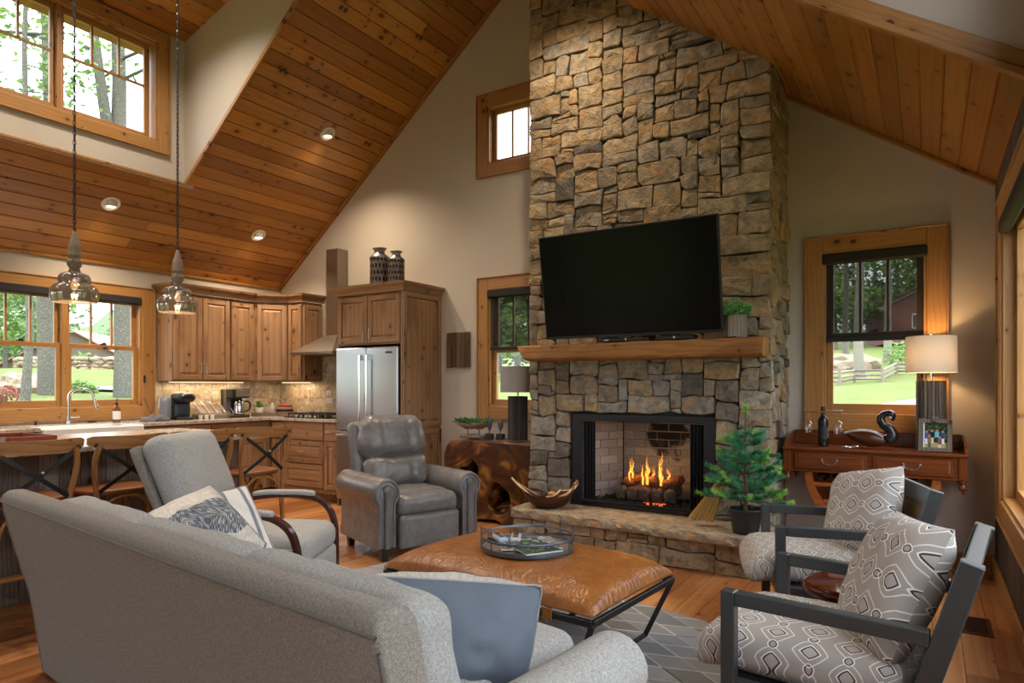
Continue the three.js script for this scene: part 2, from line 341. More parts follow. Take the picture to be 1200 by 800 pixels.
M.white = mat({ color: lin(0.72, 0.71, 0.68), roughness: 0.5 });
M.ceramic = phys({ color: lin(0.78, 0.78, 0.77), roughness: 0.12 });
M.canInner = mat({ color: lin(0.75, 0.70, 0.62), roughness: 0.6 });
M.glowWarm = mat({ color: 0, emissive: lin(1, 0.72, 0.42), emissiveIntensity: 6 });
M.glowCan = mat({ color: 0, emissive: lin(1, 0.86, 0.70), emissiveIntensity: 5 });

// ---------------------------------------------------------------- the room
const ZB = -5.74, ZF = 3.2, XL = -7.31, XR = 0.40, EL = 2.60, ER = 2.75, RX = -3.63, RY = 5.50, WT = 0.16;
const XD = -6.345, YD = 3.36, YDC = 4.79, ZD = -3.83, YRC = 4.35;          // dormers: left wall plane, its foot and head, the cheek plane; head of the right one
const slopeL = (RY - EL) / (RX - XL), slopeR = (RY - ER) / (XR - RX);
const roofY = (x) => x < RX ? EL + (x - XL) * slopeL : ER + (XR - x) * slopeR;

function plankGeo(L, w, th, c, ou, ov) {   // length along x from 0, width along y from 0, face at z = 0
  const s = [[0, -th], [w, -th], [w, -c], [w - c, 0], [c, 0], [0, -c]], pos = [], uv = [];
  const put = (x, k) => { pos.push(x, s[k][0], s[k][1]); uv.push(s[k][0] + ou, x + ov); };
  for (let k = 1; k < 6; k++) { const j = (k + 1) % 6; for (const [x, q] of [[0, k], [L, k], [L, j], [0, k], [L, j], [0, j]]) put(x, q); }
  for (const [x, t] of [[0, [[0, 5, 4], [0, 4, 3], [0, 3, 2], [0, 2, 1]]], [L, [[0, 4, 5], [0, 3, 4], [0, 2, 3], [0, 1, 2]]]]) for (const f of t) for (const k of f) put(x, k);
  const g = polyGeo(pos, uv), n = g.attributes.normal;
  // outward check on the face
  return g;
}
// boards on a plane: origin o, width direction s, room-facing normal n; regions in (length, width) of local x, y
function boards(group, o, s, n, regions, w, mats, th, c, lens, gap = 0.003, name = 'plank') {
  const S = V(...s).normalize(), Nn = V(...n).normalize(), l = S.clone().cross(Nn);
  const f = grp(name + '_field', group);
  f.matrixAutoUpdate = true;
  const m = new THREE.Matrix4().makeBasis(l, S, Nn).setPosition(V(...o));
  let count = 0;
  for (const [a0, a1, t0, t1] of regions) {
    const rows = Math.max(1, Math.round((t1 - t0) / w)), rw = (t1 - t0) / rows;
    for (let r = 0; r < rows; r++) {
      let a = a0, first = true;
      while (a < a1 - 1e-4) {
        let L = first ? RR(0.35, 1) * lens[1] : RR(lens[0], lens[1]);
        if (a1 - a - L < 0.35) L = a1 - a;
        const g = plankGeo(L - gap * 0.3, rw - gap, th + RR(-0.0006, 0.0006), c, R() * 5, R() * 5);
        const k = part(name, g, pick(mats), group);
        k.applyMatrix4(m.clone().multiply(new THREE.Matrix4().makeTranslation(a, t0 + r * rw + gap / 2, RR(-0.0006, 0.0006))));
        a += L; first = false; count++;
      }
    }
  }
  group.remove(f);
  return count;
}
srand(101);
// floor
{
  const f = struct('floor', 'wide plank hickory floor with warm mixed tones', 'floor');
  obj('subfloor', bb(XL - WT, XR + WT, -0.12, -0.02, ZB - WT, ZF + WT), M.deck, f);
  boards(f, [XL, 0, 0], [1, 0, 0], [0, 1, 0], [[ZB, ZF, 0, XR - XL]], 0.128, M.floor, 0.018, 0.002, [1.6, 3.4], 0.0016);
}
// walls with openings
const holes = { back: [[-0.714, -0.01, 1.105, 2.37], [-3.94, -3.24, 1.105, 2.34], [-3.95, -3.23, 3.66, 4.28]], left: [[-3.92, -2.42, 1.105, 2.27], [-1.1, 0.9, 0.75, 2.27], [1.2, 2.9, 0.75, 2.27]], right: [[-5.15, -3.25, 0.60, 2.37], [-2.85, -0.95, 0.60, 2.37], [-0.55, 1.35, 0.60, 2.37], [-3.45, -1.15, 3.05, 4.05], [-0.85, 1.45, 3.05, 4.05]],
  dormer: [[-3.555, -1.075, 3.70, 4.665], [-0.60, 1.9, 3.70, 4.665]], rear: [[-6.6, -4.0, 0.02, 2.3]] };
const hr = (h) => rect(h[0], h[1], h[2], h[3]);
{
  const gable = [[XL - WT, 0 - 0.1], [XR + WT, -0.1], [XR + WT, ER + 0.0], [RX, RY + 0.1], [XL - WT, EL]];
  const w = struct('wall_back', 'warm greige painted gable wall behind the stone chimney', 'wall');
  obj('plaster', uvm(ext(gable, WT, 0, holes.back.map(hr), ZB - WT)), M.wall, w);
  // left wall lies in the y-z plane: x of the outline is z
  const l = struct('wall_left', 'painted kitchen wall with the double window above the sink', 'wall');
  obj('plaster', uvm(T(ext([[ZB - WT, -0.1], [ZF + WT, -0.1], [ZF + WT, EL + 0.02], [ZB - WT, EL + 0.02]], WT, 0, holes.left.map(hr), 0), XL, 0, 0, 0, -Math.PI / 2, 0)), M.wall, l);
  const r = struct('wall_right', 'dark weathered barn board wall around pine framed windows', 'wall');
  obj('sheathing', uvm(T(ext([[ZB - WT, -0.1], [ZF + WT, -0.1], [ZF + WT, YRC + 0.05], [ZD, YRC + 0.05], [ZD, ER + 0.02], [ZB - WT, ER + 0.02]], WT, 0, holes.right.map(hr), 0), XR + WT + 0.012, 0, 0, 0, -Math.PI / 2, 0)), M.wall, r);
  // barn boards, vertical, on the wall around the windows
  let z = ZB + 0.002;
  while (z < -0.6) {
    const bw = Math.min(RR(0.11, 0.17), -0.6 - z), z1 = z + bw;
    let spans = [[0.0, z < ZD - 0.05 ? ER - 0.01 : 2.95]];
    for (const h of holes.right.slice(0, 3)) if (z1 > h[0] && z < h[1]) spans = [[0.0, h[2] - 0.002], [h[3] + 0.002, z < ZD - 0.05 ? ER - 0.01 : 2.95]];
    for (const [a, b] of spans) part('board', uvm(bb(XR - 0.006 + RR(0, 0.003), XR + 0.012, a, b, z + 0.002, z1 - 0.002, 0.002), 'y', R() * 3, R() * 3), pick(M.barnDark), r);
    z = z1;
  }
  const q = struct('wall_rear', 'painted gable wall with glazed doors at the dining end', 'wall');
  obj('plaster', uvm(ext([[XL - WT, -0.1], [XR + WT, -0.1], [XR + WT, YRC], [RX, RY + 0.1], [XD, YDC], [XL - WT, EL]], WT, 0, holes.rear.map(hr), ZF)), M.wall, q);
}
// dormer wall and cheeks
{
  const d = struct('wall_dormer', 'pale painted dormer wall around the high windows', 'wall');
  obj('plaster', uvm(T(ext([[ZD - 0.1, YD - 0.02], [ZF + WT, YD - 0.02], [ZF + WT, YDC + 0.03], [ZD - 0.1, YDC + 0.03]], WT, 0, holes.dormer.map(hr), 0), XD, 0, 0, 0, -Math.PI / 2, 0)), M.wall, d);
  obj('cheek', uvm(ext([[XD - WT, roofY(XD - WT) + 0.014], [XD - WT, YDC + 0.03], [RX, RY + 0.06], [RX, RY + 0.014]], 0.12, 0, [], ZD - 0.12)), M.wall, d);
  const e = struct('wall_dormer_cheek', 'pale painted triangular cheek wall above the sloping boards', 'wall');
  obj('plaster', uvm(ext([[XR + WT, roofY(XR + WT) + 0.014], [XR + WT, YRC + 0.03], [RX, RY + 0.06], [RX, RY + 0.014]], 0.12, 0, [], ZD - 0.12)), M.wall, e);
}
// ceilings
{
  const cl = Math.hypot(RX - XL, RY - EL), cr = Math.hypot(XR - RX, RY - ER);
  const sL = [(RX - XL) / cl, (RY - EL) / cl, 0], nL = [sL[1], -sL[0], 0], sR = [-(XR - RX) / cr, (RY - ER) / cr, 0], nR = [-sR[1], sR[0], 0];
  const tD = (XD - XL) / sL[0];
  const deck = (par, o, s, n, a0, a1, t0, t1, th = 0.14, dm = M.deck) => {
    const S = V(...s), Nn = V(...n), l = S.clone().cross(Nn), m = new THREE.Matrix4().makeBasis(l, S, Nn).setPosition(V(...o));
    return obj('roof_deck', bb(a0, a1, t0, t1, -0.022 - th, -0.022).applyMatrix4(m), dm, par);
  };
  srand(202);
  const A = struct('ceiling_left', 'knotty pine plank ceiling sloping down to the kitchen', 'ceiling');
  // local x is -z here
  boards(A, [XL, EL, 0], sL, nL, [[-ZF, -ZB, 0, tD], [-ZD, -ZB, tD, cl]], 0.137, M.pine, 0.018, 0.007, [1.7, 3.6]);
  deck(A, [XL, EL, 0], sL, nL, -ZF - WT, -ZB + WT, -0.3, tD); deck(A, [XL, EL, 0], sL, nL, -ZD + 0.06, -ZB + WT, tD, cl + 0.1);
  const B = struct('ceiling_right', 'knotty pine plank ceiling sloping down beside the chimney', 'ceiling');
  boards(B, [XR, ER, 0], sR, nR, [[ZB, ZD, 0, cr]], 0.137, M.pine, 0.018, 0.007, [1.7, 3.6]);
  deck(B, [XR, ER, 0], sR, nR, ZB - WT, ZD - 0.06, -0.3, cr + 0.1);
  const C = struct('ceiling_dormer', 'knotty pine plank ceiling over the high dormer windows', 'ceiling');
  const dl = Math.hypot(RX - XD, RY - YDC), s1 = [(RX - XD) / dl, (RY - YDC) / dl, 0], n1 = [s1[1], -s1[0], 0];
  boards(C, [XD, YDC, 0], s1, n1, [[-ZF, -ZD, 0, dl]], 0.137, M.pine, 0.018, 0.007, [2.4, 3.8]);
  deck(C, [XD, YDC, 0], s1, n1, -ZF - WT, -ZD + 0.12, -0.45, dl + 0.05, 0.14, M.pine[1]);
  const er = Math.hypot(XR - RX, RY - YRC), s2 = [-(XR - RX) / er, (RY - YRC) / er, 0], n2 = [-s2[1], s2[0], 0];
  const Dd = struct('ceiling_porch_side', 'knotty pine plank ceiling over the tall window wall', 'ceiling');
  boards(Dd, [XR, YRC, 0], s2, n2, [[ZD, ZF, 0, er]], 0.274, M.pine, 0.018, 0.007, [3.4, 5.0]);
  deck(Dd, [XR, YRC, 0], s2, n2, ZD - 0.12, ZF + WT, -0.4, er + 0.05);
  // trims along the slopes
  const t1 = struct('trim_1', 'pine trim where the sloping ceiling meets the gable wall', 'trim');
  const off = (s, n, o, t, z) => [o[0] + s[0] * t + n[0] * 0.012, o[1] + s[1] * t + n[1] * 0.012, z];
  obj('rake_trim', [wbar(off(sL, nL, [XL, EL], 0, ZB + 0.02), off(sL, nL, [XL, EL], cl, ZB + 0.02), 0.05, 0.026, 0.004), wbar(off(sR, nR, [XR, ER], 0, ZB + 0.02), off(sR, nR, [XR, ER], cr, ZB + 0.02), 0.05, 0.026, 0.004)], M.pine[1], t1);
  obj('eave_trim', [uvm(bar([XL + 0.02, EL + 0.005, ZB], [XL + 0.02, EL + 0.005, ZF], 0.03, 0.03, 0.004), 'z')], M.pine[1], t1);
  const t2 = struct('trim_2', 'pine trim board along the cut edge of the sloping ceiling', 'trim');
  obj('edge_trim', [wbar(off(sR, nR, [XR, ER], 0, ZD + 0.008), off(sR, nR, [XR, ER], cr, ZD + 0.008), 0.05, 0.035, 0.004)], M.trim, t2);
  const up = (t) => { const p = off(sR, nR, [XR, ER], t, ZD + 0.006); return [p[0] - nR[0] * 0.055, p[1] - nR[1] * 0.055, p[2]]; };
  obj('fascia', [wbar(up(0), up(cr), 0.014, 0.07, 0.003)], M.trim, t2);
  const t3 = struct('trim_3', 'thin pine trim along the foot of the dormer walls', 'trim');
  obj('edge_trim', [wbar(off(sL, nL, [XL, EL], tD, ZD + 0.004), off(sL, nL, [XL, EL], cl, ZD + 0.004), 0.02, 0.04, 0.003), uvm(bar([XD + 0.01, YD - 0.004, ZD], [XD + 0.01, YD - 0.004, ZF], 0.02, 0.022, 0.003), 'z')], M.trim, t3);
}
// baseboards
{
  const b = struct('baseboard_back', 'pine baseboard along the gable wall', 'baseboard');
  obj('board', [uvm(bb(-0.95, XR - 0.02, 0.001, 0.125, ZB, ZB + 0.018, 0.003), 'x'), uvm(bb(-4.55, -3.06, 0.001, 0.125, ZB, ZB + 0.018, 0.003), 'x')], M.trim, b);
  const c = struct('baseboard_right', 'pine baseboard along the barn board wall', 'baseboard');
  obj('board', [uvm(bb(XR - 0.026, XR - 0.007, 0.001, 0.125, ZB + 0.02, -0.6, 0.003), 'z')], M.trim, c);
}

// windows: built facing +z of their own frame with the room-side wall face at z = 0
// o: x0,x1,y0,y1 opening; sashes: [{x0,x1,y0,y1, z, lites, bar}] ; casing widths
function windowUnit(name, label, o, place) {
  const w = struct(name, label, 'window');
  const add = (n, g, m = M.trim, grain = 'y') => { g = cat(g); place(g); return obj(n, g, m, w); };
  const cw = o.cw ?? 0.12, [x0, x1, y0, y1] = o.rect, ct = 0.022;
  const rnd = () => [R() * 2, R() * 2];
  const ub = (g, gr) => uvm(g, gr, ...rnd());
  if (!o.noCasing) {
    add('casing', [ub(bb(x0 - cw, x0 + 0.004, y0 - cw, y1 + cw, 0, ct, 0.004), 'y')]);
    add('casing', [ub(bb(x1 - 0.004, x1 + cw, y0 - cw, y1 + cw, 0, ct, 0.004), 'y')]);
    add('casing', [ub(bb(x0 + 0.004, x1 - 0.004, y1 - 0.004, y1 + cw, 0, ct, 0.004), 'x')]);
    add('casing', [ub(bb(x0 + 0.004, x1 - 0.004, y0 - cw, y0 + 0.004, 0, ct, 0.004), 'x')]);
    add('backband', [ub(bb(x0 - cw - 0.012, x0 - cw, y0 - cw - 0.012, y1 + cw + 0.012, 0, ct + 0.012, 0.003), 'y'), ub(bb(x1 + cw, x1 + cw + 0.012, y0 - cw - 0.012, y1 + cw + 0.012, 0, ct + 0.012, 0.003), 'y'), ub(bb(x0 - cw, x1 + cw, y1 + cw, y1 + cw + 0.012, 0, ct + 0.012, 0.003), 'x'), ub(bb(x0 - cw, x1 + cw, y0 - cw - 0.012, y0 - cw, 0, ct + 0.012, 0.003), 'x')]);
  }
  add('jamb', [ub(bb(x0, x0 + 0.022, y0, y1, -WT, 0.004), 'y'), ub(bb(x1 - 0.022, x1, y0, y1, -WT, 0.004), 'y'), ub(bb(x0, x1, y1 - 0.022, y1, -WT, 0.004), 'x'), ub(bb(x0, x1, y0, y0 + 0.022, -WT, 0.004), 'x')]);
  for (const s of o.sashes) {
    const fr = s.fr ?? 0.045, z = s.z ?? -0.09, d = 0.036, xa = s.x0 + fr, xb = s.x1 - fr, ya = s.y0 + (s.bot ?? fr), yb = s.y1 - fr;
    add('sash', [ub(bb(s.x0, xa, s.y0, s.y1, z - d, z, 0.003), 'y'), ub(bb(xb, s.x1, s.y0, s.y1, z - d, z, 0.003), 'y'), ub(bb(xa, xb, yb, s.y1, z - d, z, 0.003), 'x'), ub(bb(xa, xb, s.y0, ya, z - d, z, 0.003), 'x')], s.mat ?? M.trim);
    const bw = 0.018, yr = s.bar ? ya + (yb - ya) * s.bar : ya;
    const cols = s.lites ?? 1, cells = [];
    if (cols > 1 || s.bar) {
      for (let k = 1; k < cols; k++) { const xm = xa + (xb - xa) * k / cols; add('muntin', [ub(bb(xm - bw / 2, xm + bw / 2, yr, yb, z - d + 0.006, z - 0.004), 'y')], s.mun ?? M.trim); }
      if (s.bar) add('muntin', [ub(bb(xa, xb, yr - bw / 2, yr + bw / 2, z - d + 0.006, z - 0.004), 'x')], s.mun ?? M.trim);
      for (let k = 0; k < cols; k++) cells.push([xa + (xb - xa) * k / cols, xa + (xb - xa) * (k + 1) / cols, yr, yb]);
      if (s.bar) cells.push([xa, xb, ya, yr]);
    } else cells.push([xa, xb, ya, yb]);
    for (const [a, b, c, e] of cells) add('pane', [T(new THREE.PlaneGeometry(b - a, e - c), (a + b) / 2, (c + e) / 2, z - d / 2)], M.glass);
    if (s.lock) add('sash_lock', [bb((xa + xb) / 2 - 0.03, (xa + xb) / 2 + 0.03, s.y1, s.y1 + 0.014, z - 0.03, z, 0.003), bb((xa + xb) / 2 - 0.008, (xa + xb) / 2 + 0.03, s.y1 + 0.012, s.y1 + 0.026, z - 0.02, z - 0.008, 0.002)], M.iron);
  }
  for (const e of o.extra ?? []) add(e.name, e.geo.map((g) => ub(g, e.grain ?? 'y')), e.mat ?? M.trim);
  return w;
}
M.shade = mat({ color: lin(0.02, 0.019, 0.018), roughness: 0.9, transparent: true, opacity: 0.62 });
M.bronzeSash = mat({ color: lin(0.09, 0.055, 0.03), roughness: 0.5 });
const atBack = (g) => g.applyMatrix4(new THREE.Matrix4().makeTranslation(0, 0, ZB));
const atLeft = (x) => (g) => g.applyMatrix4(new THREE.Matrix4().makeRotationY(Math.PI / 2).setPosition(x, 0, 0));      // local x -> -z
const atRight = (g) => g.applyMatrix4(new THREE.Matrix4().makeRotationY(-Math.PI / 2).setPosition(XR - 0.004, 0, 0));     // local x -> +z
const hung = (x0, x1, y0, ym, y1, extra = {}) => [{ x0, x1, y0: ym - 0.02, y1, z: -0.085, lites: 3, ...extra }, { x0, x1, y0, y1: ym + 0.02, z: -0.048, lock: true, bot: 0.055, ...extra }];
srand(303);
windowUnit('window_1', 'double hung pine window beside the chimney above the console table', { rect: [-0.714, -0.01, 1.105, 2.37], sashes: hung(-0.69, -0.034, 1.128, 1.72, 2.345) }, atBack);
windowUnit('window_2', 'double hung pine window between the fridge cabinet and chimney', { rect: [-3.94, -3.24, 1.105, 2.34], sashes: hung(-3.916, -3.264, 1.128, 1.70, 2.316) }, atBack);
windowUnit('window_3', 'small high pine window half hidden by the chimney', { rect: [-3.95, -3.23, 3.66, 4.28], sashes: [{ x0: -3.926, x1: -3.254, y0: 3.684, y1: 4.256, lites: 3, z: -0.07 }] }, atBack);
{ // kitchen pair: local x = -z
  const y0 = 1.105, y1 = 2.27, mk = (a, b) => hung(a, b, y0 + 0.02, 1.735, y1 - 0.02);
  windowUnit('window_4', 'twin double hung pine window over the kitchen sink', { rect: [2.42, 3.92, y0, y1], sashes: [...mk(2.44, 3.145), ...mk(3.195, 3.90)], extra: [{ name: 'mullion', geo: [bb(3.14, 3.20, y0, y1, -WT, -0.02, 0.004)] }, { name: 'latch', geo: [bb(3.925, 3.945, 1.36, 1.44, 0.02, 0.034, 0.003)], mat: M.iron }] }, atLeft(XL));
  const dm = (a) => ({ x0: a, x1: a + 0.80, y0: 3.725, y1: 4.64, lites: 3, bar: 0.56, fr: 0.05, z: -0.07 });
  windowUnit('window_5', 'long row of high dormer windows with pine frames', { rect: [1.075, 3.555, 3.70, 4.665], cw: 0.10, sashes: [dm(2.715), dm(1.905), dm(1.095)], extra: [{ name: 'mullion', geo: [bb(2.690, 2.730, 3.70, 4.665, -WT, -0.03, 0.004), bb(1.88, 1.92, 3.70, 4.665, -WT, -0.03, 0.004)] }] }, atLeft(XD));
  windowUnit('window_6', 'second row of high dormer windows with pine frames', { rect: [-1.9, 0.60, 3.70, 4.665], cw: 0.10, sashes: [dm(-0.22), dm(-1.04), dm(-1.86)] }, atLeft(XD));
}
{ // window wall at the right: local x = +z
  const big = (a, b, y0, y1) => [{ x0: a + 0.024, x1: (a + b) / 2, y0: y0 + 0.024, y1: y1 - 0.024, z: -0.06, fr: 0.06 }, { x0: (a + b) / 2, x1: b - 0.024, y0: y0 + 0.024, y1: y1 - 0.024, z: -0.06, fr: 0.06 }];
  const names = ['tall pine framed window in the barn board wall by the corner', 'tall pine framed window in the barn board wall behind the armchairs', 'tall pine framed window at the near end of the barn board wall', 'high pine framed window above the barn boards', 'second high pine framed window above the barn boards'];
  holes.right.forEach((h, i) => windowUnit('window_' + (7 + i), names[i], { rect: h, sashes: big(...h) }, atRight));
  holes.left.slice(1).forEach((h, i) => windowUnit('window_' + (14 + i), ['wide pine framed window in the dining side wall', 'second pine framed window in the dining side wall'][i], { rect: [-h[1], -h[0], h[2], h[3]], sashes: big(-h[1], -h[0], h[2], h[3]) }, atLeft(XL)));
  holes.rear.forEach((h, i) => windowUnit('window_' + (16 + i), 'glazed double doors at the dining end', { rect: h, noCasing: true, sashes: big(...h) }, (g) => g.applyMatrix4(new THREE.Matrix4().makeRotationY(Math.PI).setPosition(h[0] + h[1], 0, ZF))));
}
// roller shades
function rollerShade(label, x0, x1, yTop, yBot, place, hang) {
  const t = thing('roller_shade', label, 'window shade');
  const put = (n, g, m) => { g = cat(g); place(g); obj(n, g, m, t); };
  put('headbox', [bb(x0 - 0.008, x1 + 0.008, yTop - 0.085, yTop, -0.035, 0.03, 0.012)], M.blackMatte);
  if (hang) {
    put('screen', [bb(x0 + 0.006, x1 - 0.006, yBot, yTop - 0.08, -0.012, -0.0112)], M.shade);
    put('bottom_rail', [bb(x0 + 0.004, x1 - 0.004, yBot - 0.03, yBot + 0.004, -0.018, -0.004, 0.004)], M.blackMatte);
  }
  return t;
}
rollerShade('black see-through roller shade half lowered over console table window', -0.712, -0.012, 2.366, 1.70, atBack, true);
rollerShade('black see-through roller shade half lowered between cabinet and chimney', -3.938, -3.242, 2.336, 1.73, atBack, true);
rollerShade('black rolled up shade box across twin kitchen window', 2.44, 3.90, 2.295, 0, atLeft(XL), false);
rollerShade('black rolled up shade box in barn board wall window', -5.12, -3.28, 2.36, 0, atRight, false);

// ---------------------------------------------------------------- stone fireplace
const CX0 = -3.03, CX1 = -0.975, CZ = -5.07, HEARTH = 0.30;
// rubble layout: rectangles on a fine grid, bottom course upwards
function rubble(W, H, cell, ok) {
  const nx = Math.round(W / cell), ny = Math.round(H / cell), occ = new Uint8Array(nx * ny), out = [];
  for (let j = 0; j < ny; j++) for (let i = 0; i < nx; i++) if (!ok((i + 0.5) * cell, (j + 0.5) * cell)) occ[j * nx + i] = 1;
  for (let j = 0; j < ny; j++) for (let i = 0; i < nx; i++) {
    if (occ[j * nx + i]) continue;
    let run = 0; while (i + run < nx && !occ[j * nx + i + run]) run++;
    const q = R();
    let h = q < 0.08 ? 1 : q < 0.34 ? 2 : q < 0.80 ? 3 : 4, w = h === 1 ? 1 + Math.floor(R() * 4) : h === 2 ? 3 + Math.floor(R() * 6) : h === 3 ? 3 + Math.floor(R() * 7) : 3 + Math.floor(R() * 6);
    if (q > 0.975) { h = 4; w = 10 + Math.floor(R() * 3); }
    if (run - w < 2) w = run <= 11 ? run : run - 3;
    w = Math.min(w, run);
    let hh = 0;
    for (; hh < h && j + hh < ny; hh++) { let free = true; for (let a = 0; a < w; a++) if (occ[(j + hh) * nx + i + a]) free = false; if (!free) break; }
    // do not leave one-cell slots above
    for (let b = 0; b < hh; b++) for (let a = 0; a < w; a++) occ[(j + b) * nx + i + a] = 1;
    out.push([i * cell, (i + w) * cell, j * cell, (j + hh) * cell]);
  }
  return out;
}
function stoneGeo(r, depth, sx) { // outline follows a wandering field so that joints stay parallel; face split by chisel marks
  const [x0, x1, y0, y1] = r, w = x1 - x0, h = y1 - y0, gap = 0.0018 + 0.002 * R();
  const fld = (x, y) => [0.013 * N2(x * 5.5 + sx, y * 5.5) + 0.007 * N2(x * 16, y * 16 + sx), 0.016 * N2(x * 5 + 50, y * 5 + sx) + 0.007 * N2(x * 15 + sx, y * 15 + 90)];
  const cut = () => Math.min(w, h) * (R() < 0.25 ? RR(0.12, 0.26) : RR(0.02, 0.09));
  const P = [], add = (x, y) => P.push([x, y]);
  const c = [cut(), cut(), cut(), cut()];
  add(x0 + c[0], y0); if (w > 0.16) add(x0 + w * RR(0.4, 0.6), y0); add(x1 - c[1], y0);
  add(x1, y0 + c[1] * 0.8); add(x1, y1 - c[2] * 0.8);
  add(x1 - c[2], y1); if (w > 0.16) add(x0 + w * RR(0.4, 0.6), y1); add(x0 + c[3], y1);
  add(x0, y1 - c[3] * 0.8); add(x0, y0 + c[0] * 0.8);
  const mx = (x0 + x1) / 2, my = (y0 + y1) / 2;
  const ring = P.map(([x, y]) => { const f = fld(x, y), X = x + f[0], Y = y + f[1], l = Math.hypot(X - mx, Y - my) || 1; return [X - (X - mx) / l * gap - Math.sign(X - mx) * gap * 0.4, Y - (Y - my) / l * gap - Math.sign(Y - my) * gap * 0.4]; });
  const n = ring.length, bev = Math.min(0.008, w * 0.2, h * 0.2), tiltx = RR(-0.05, 0.05), tilty = RR(-0.07, 0.07);
  const inner = ring.map(([x, y]) => { const l = Math.hypot(x - mx, y - my); return [x - (x - mx) / l * bev, y - (y - my) / l * bev, depth + tiltx * (x - mx) + tilty * (y - my) + RR(-0.005, 0.005)]; });
  const outer = ring.map(([x, y], i) => [x, y, depth - bev * RR(0.5, 1.1) + tiltx * (x - mx) + tilty * (y - my)]), back = ring.map(([x, y]) => [x, y, 0]);
  const ctr = [mx + RR(-0.2, 0.2) * w, my + RR(-0.15, 0.15) * h, depth + RR(-0.004, 0.012)], t = [];
  for (let i = 0; i < n; i++) {
    const j = (i + 1) % n;
    t.push(...back[i], ...back[j], ...outer[j], ...back[i], ...outer[j], ...outer[i]);
    t.push(...outer[i], ...outer[j], ...inner[j], ...outer[i], ...inner[j], ...inner[i]);
    t.push(...inner[i], ...inner[j], ...ctr);
  }
  return uvm(polyGeo(t), 'y', R() * 4, R() * 4);
}
const fireplace = thing('stone_fireplace', 'tall rubble stone chimney and fireplace with raised hearth', 'fireplace');
{
  srand(4);
  const core = [];
  const OX0 = -2.606, OX1 = -1.373, OY0 = HEARTH, OY1 = 1.085, zi = CZ - 0.055, xi0 = CX0 + 0.055, xi1 = CX1 - 0.055;
  const prof = (a, b) => [[a, OY1], [b, OY1], [b, roofY(b) + 0.05], ...(a < RX && b > RX ? [[RX, RY]] : []), [a, roofY(a) + 0.05]];
  core.push(ext(prof(xi0, xi1), zi - ZB, 0, [], ZB));
  core.push(bb(xi0, OX0, 0, OY1, ZB, zi), bb(OX1, xi1, 0, OY1, ZB, zi), bb(OX0, OX1, 0, OY0 + 0.03, ZB, zi));
  core.push(bb(-2.93, -0.99, 0, 0.226, CZ - 0.03, -4.70));
  obj('mortar_core', core.map((g) => uvm(g)), M.mortar, fireplace);
  const list = [];
  const warm = [0, 2, 4, 7, 0, 1, 2, 6], cool = [3, 5, 6, 3, 1, 3, 6, 8, 6], grey8 = [9, 10, 6, 3, 10, 9, 5, 6, 10, 3, 8];
  const add = (r, depth, m, sx, area) => list.push({ g: stoneGeo(r, depth, sx).applyMatrix4(m), area, mt: M.stone[r.low ? (R() < 0.25 ? pick(warm) : pick(grey8)) : R() < 0.74 ? pick(warm) : pick(cool)] });
  // front
  const W = CX1 - CX0, topY = (x) => roofY(CX0 + x);
  for (const r of rubble(W, 5.3, 0.0447, (x, y) => { const X = CX0 + x, Y = HEARTH + y; return Y < topY(x) + 0.04 && !(X > OX0 && X < OX1 && Y < OY1 + 0.01); })) {
    r.low = HEARTH + r[2] < 1.5;
    add(r, 0.055 + RR(-0.006, 0.022), new THREE.Matrix4().makeTranslation(CX0, HEARTH, zi), 0, (r[1] - r[0]) * (r[3] - r[2]) * 1.2);
  }
  // right flank: local x runs into the room's depth
  for (const r of rubble(0.64, 4.4, 0.0457, (x, y) => y < roofY(CX1) + 0.02)) {
    r.low = r[2] < 1.5;
    add(r, 0.05 + RR(-0.004, 0.02), new THREE.Matrix4().makeRotationY(Math.PI / 2).setPosition(xi1, 0, CZ - 0.03), 31, (r[1] - r[0]) * (r[3] - r[2]) * 0.3);
  }
  // left flank
  for (const r of rubble(0.64, 4.9, 0.05, (x, y) => true)) add(r, 0.05 + RR(-0.004, 0.015), new THREE.Matrix4().makeRotationY(-Math.PI / 2).setPosition(xi0, 0, ZB), 57, 0);
  // hearth base: front and left end
  for (const r of rubble(1.98, 0.22, 0.044, () => true)) add(r, 0.045 + RR(-0.004, 0.012), new THREE.Matrix4().makeTranslation(-2.95, 0.004, -4.71), 77, (r[1] - r[0]) * (r[3] - r[2]) * 1.6);
  for (const r of rubble(0.36, 0.22, 0.044, () => true)) add(r, 0.04, new THREE.Matrix4().makeRotationY(-Math.PI / 2).setPosition(-2.92, 0.004, -5.08), 91, 0);
  for (const r of rubble(0.36, 0.22, 0.044, () => true)) add(r, 0.04, new THREE.Matrix4().makeRotationY(Math.PI / 2).setPosition(-1.0, 0.004, -4.70), 95, 0);
  list.sort((a, b) => b.area - a.area);
  list.slice(0, 300).forEach((s) => part('stone', s.g, s.mt, fireplace));
  M.stone.forEach((m) => { const rest = list.slice(300).filter((s) => s.mt === m); if (rest.length) obj('small_stones', rest.map((s) => s.g), m, fireplace).userData.kind = 'stuff'; });
  // hearth slab with a split front edge
  const edge = [];
  const front = [[-2.99, -5.09], [-2.985, -4.70], [-2.96, -4.66], [-2.5, -4.645], [-1.98, -4.625], [-1.49, -4.60], [-1.05, -4.585], [-0.955, -4.63], [-0.95, -5.09]];
  for (let i = 0; i < front.length - 1; i++) { const k = Math.max(2, Math.round(Math.hypot(front[i + 1][0] - front[i][0], front[i + 1][1] - front[i][1]) / 0.03)); for (let j = 0; j < k; j++) edge.push([mixv(front[i][0], front[i + 1][0], j / k), mixv(front[i][1], front[i + 1][1], j / k)]); }
  edge.push(front[front.length - 1]);
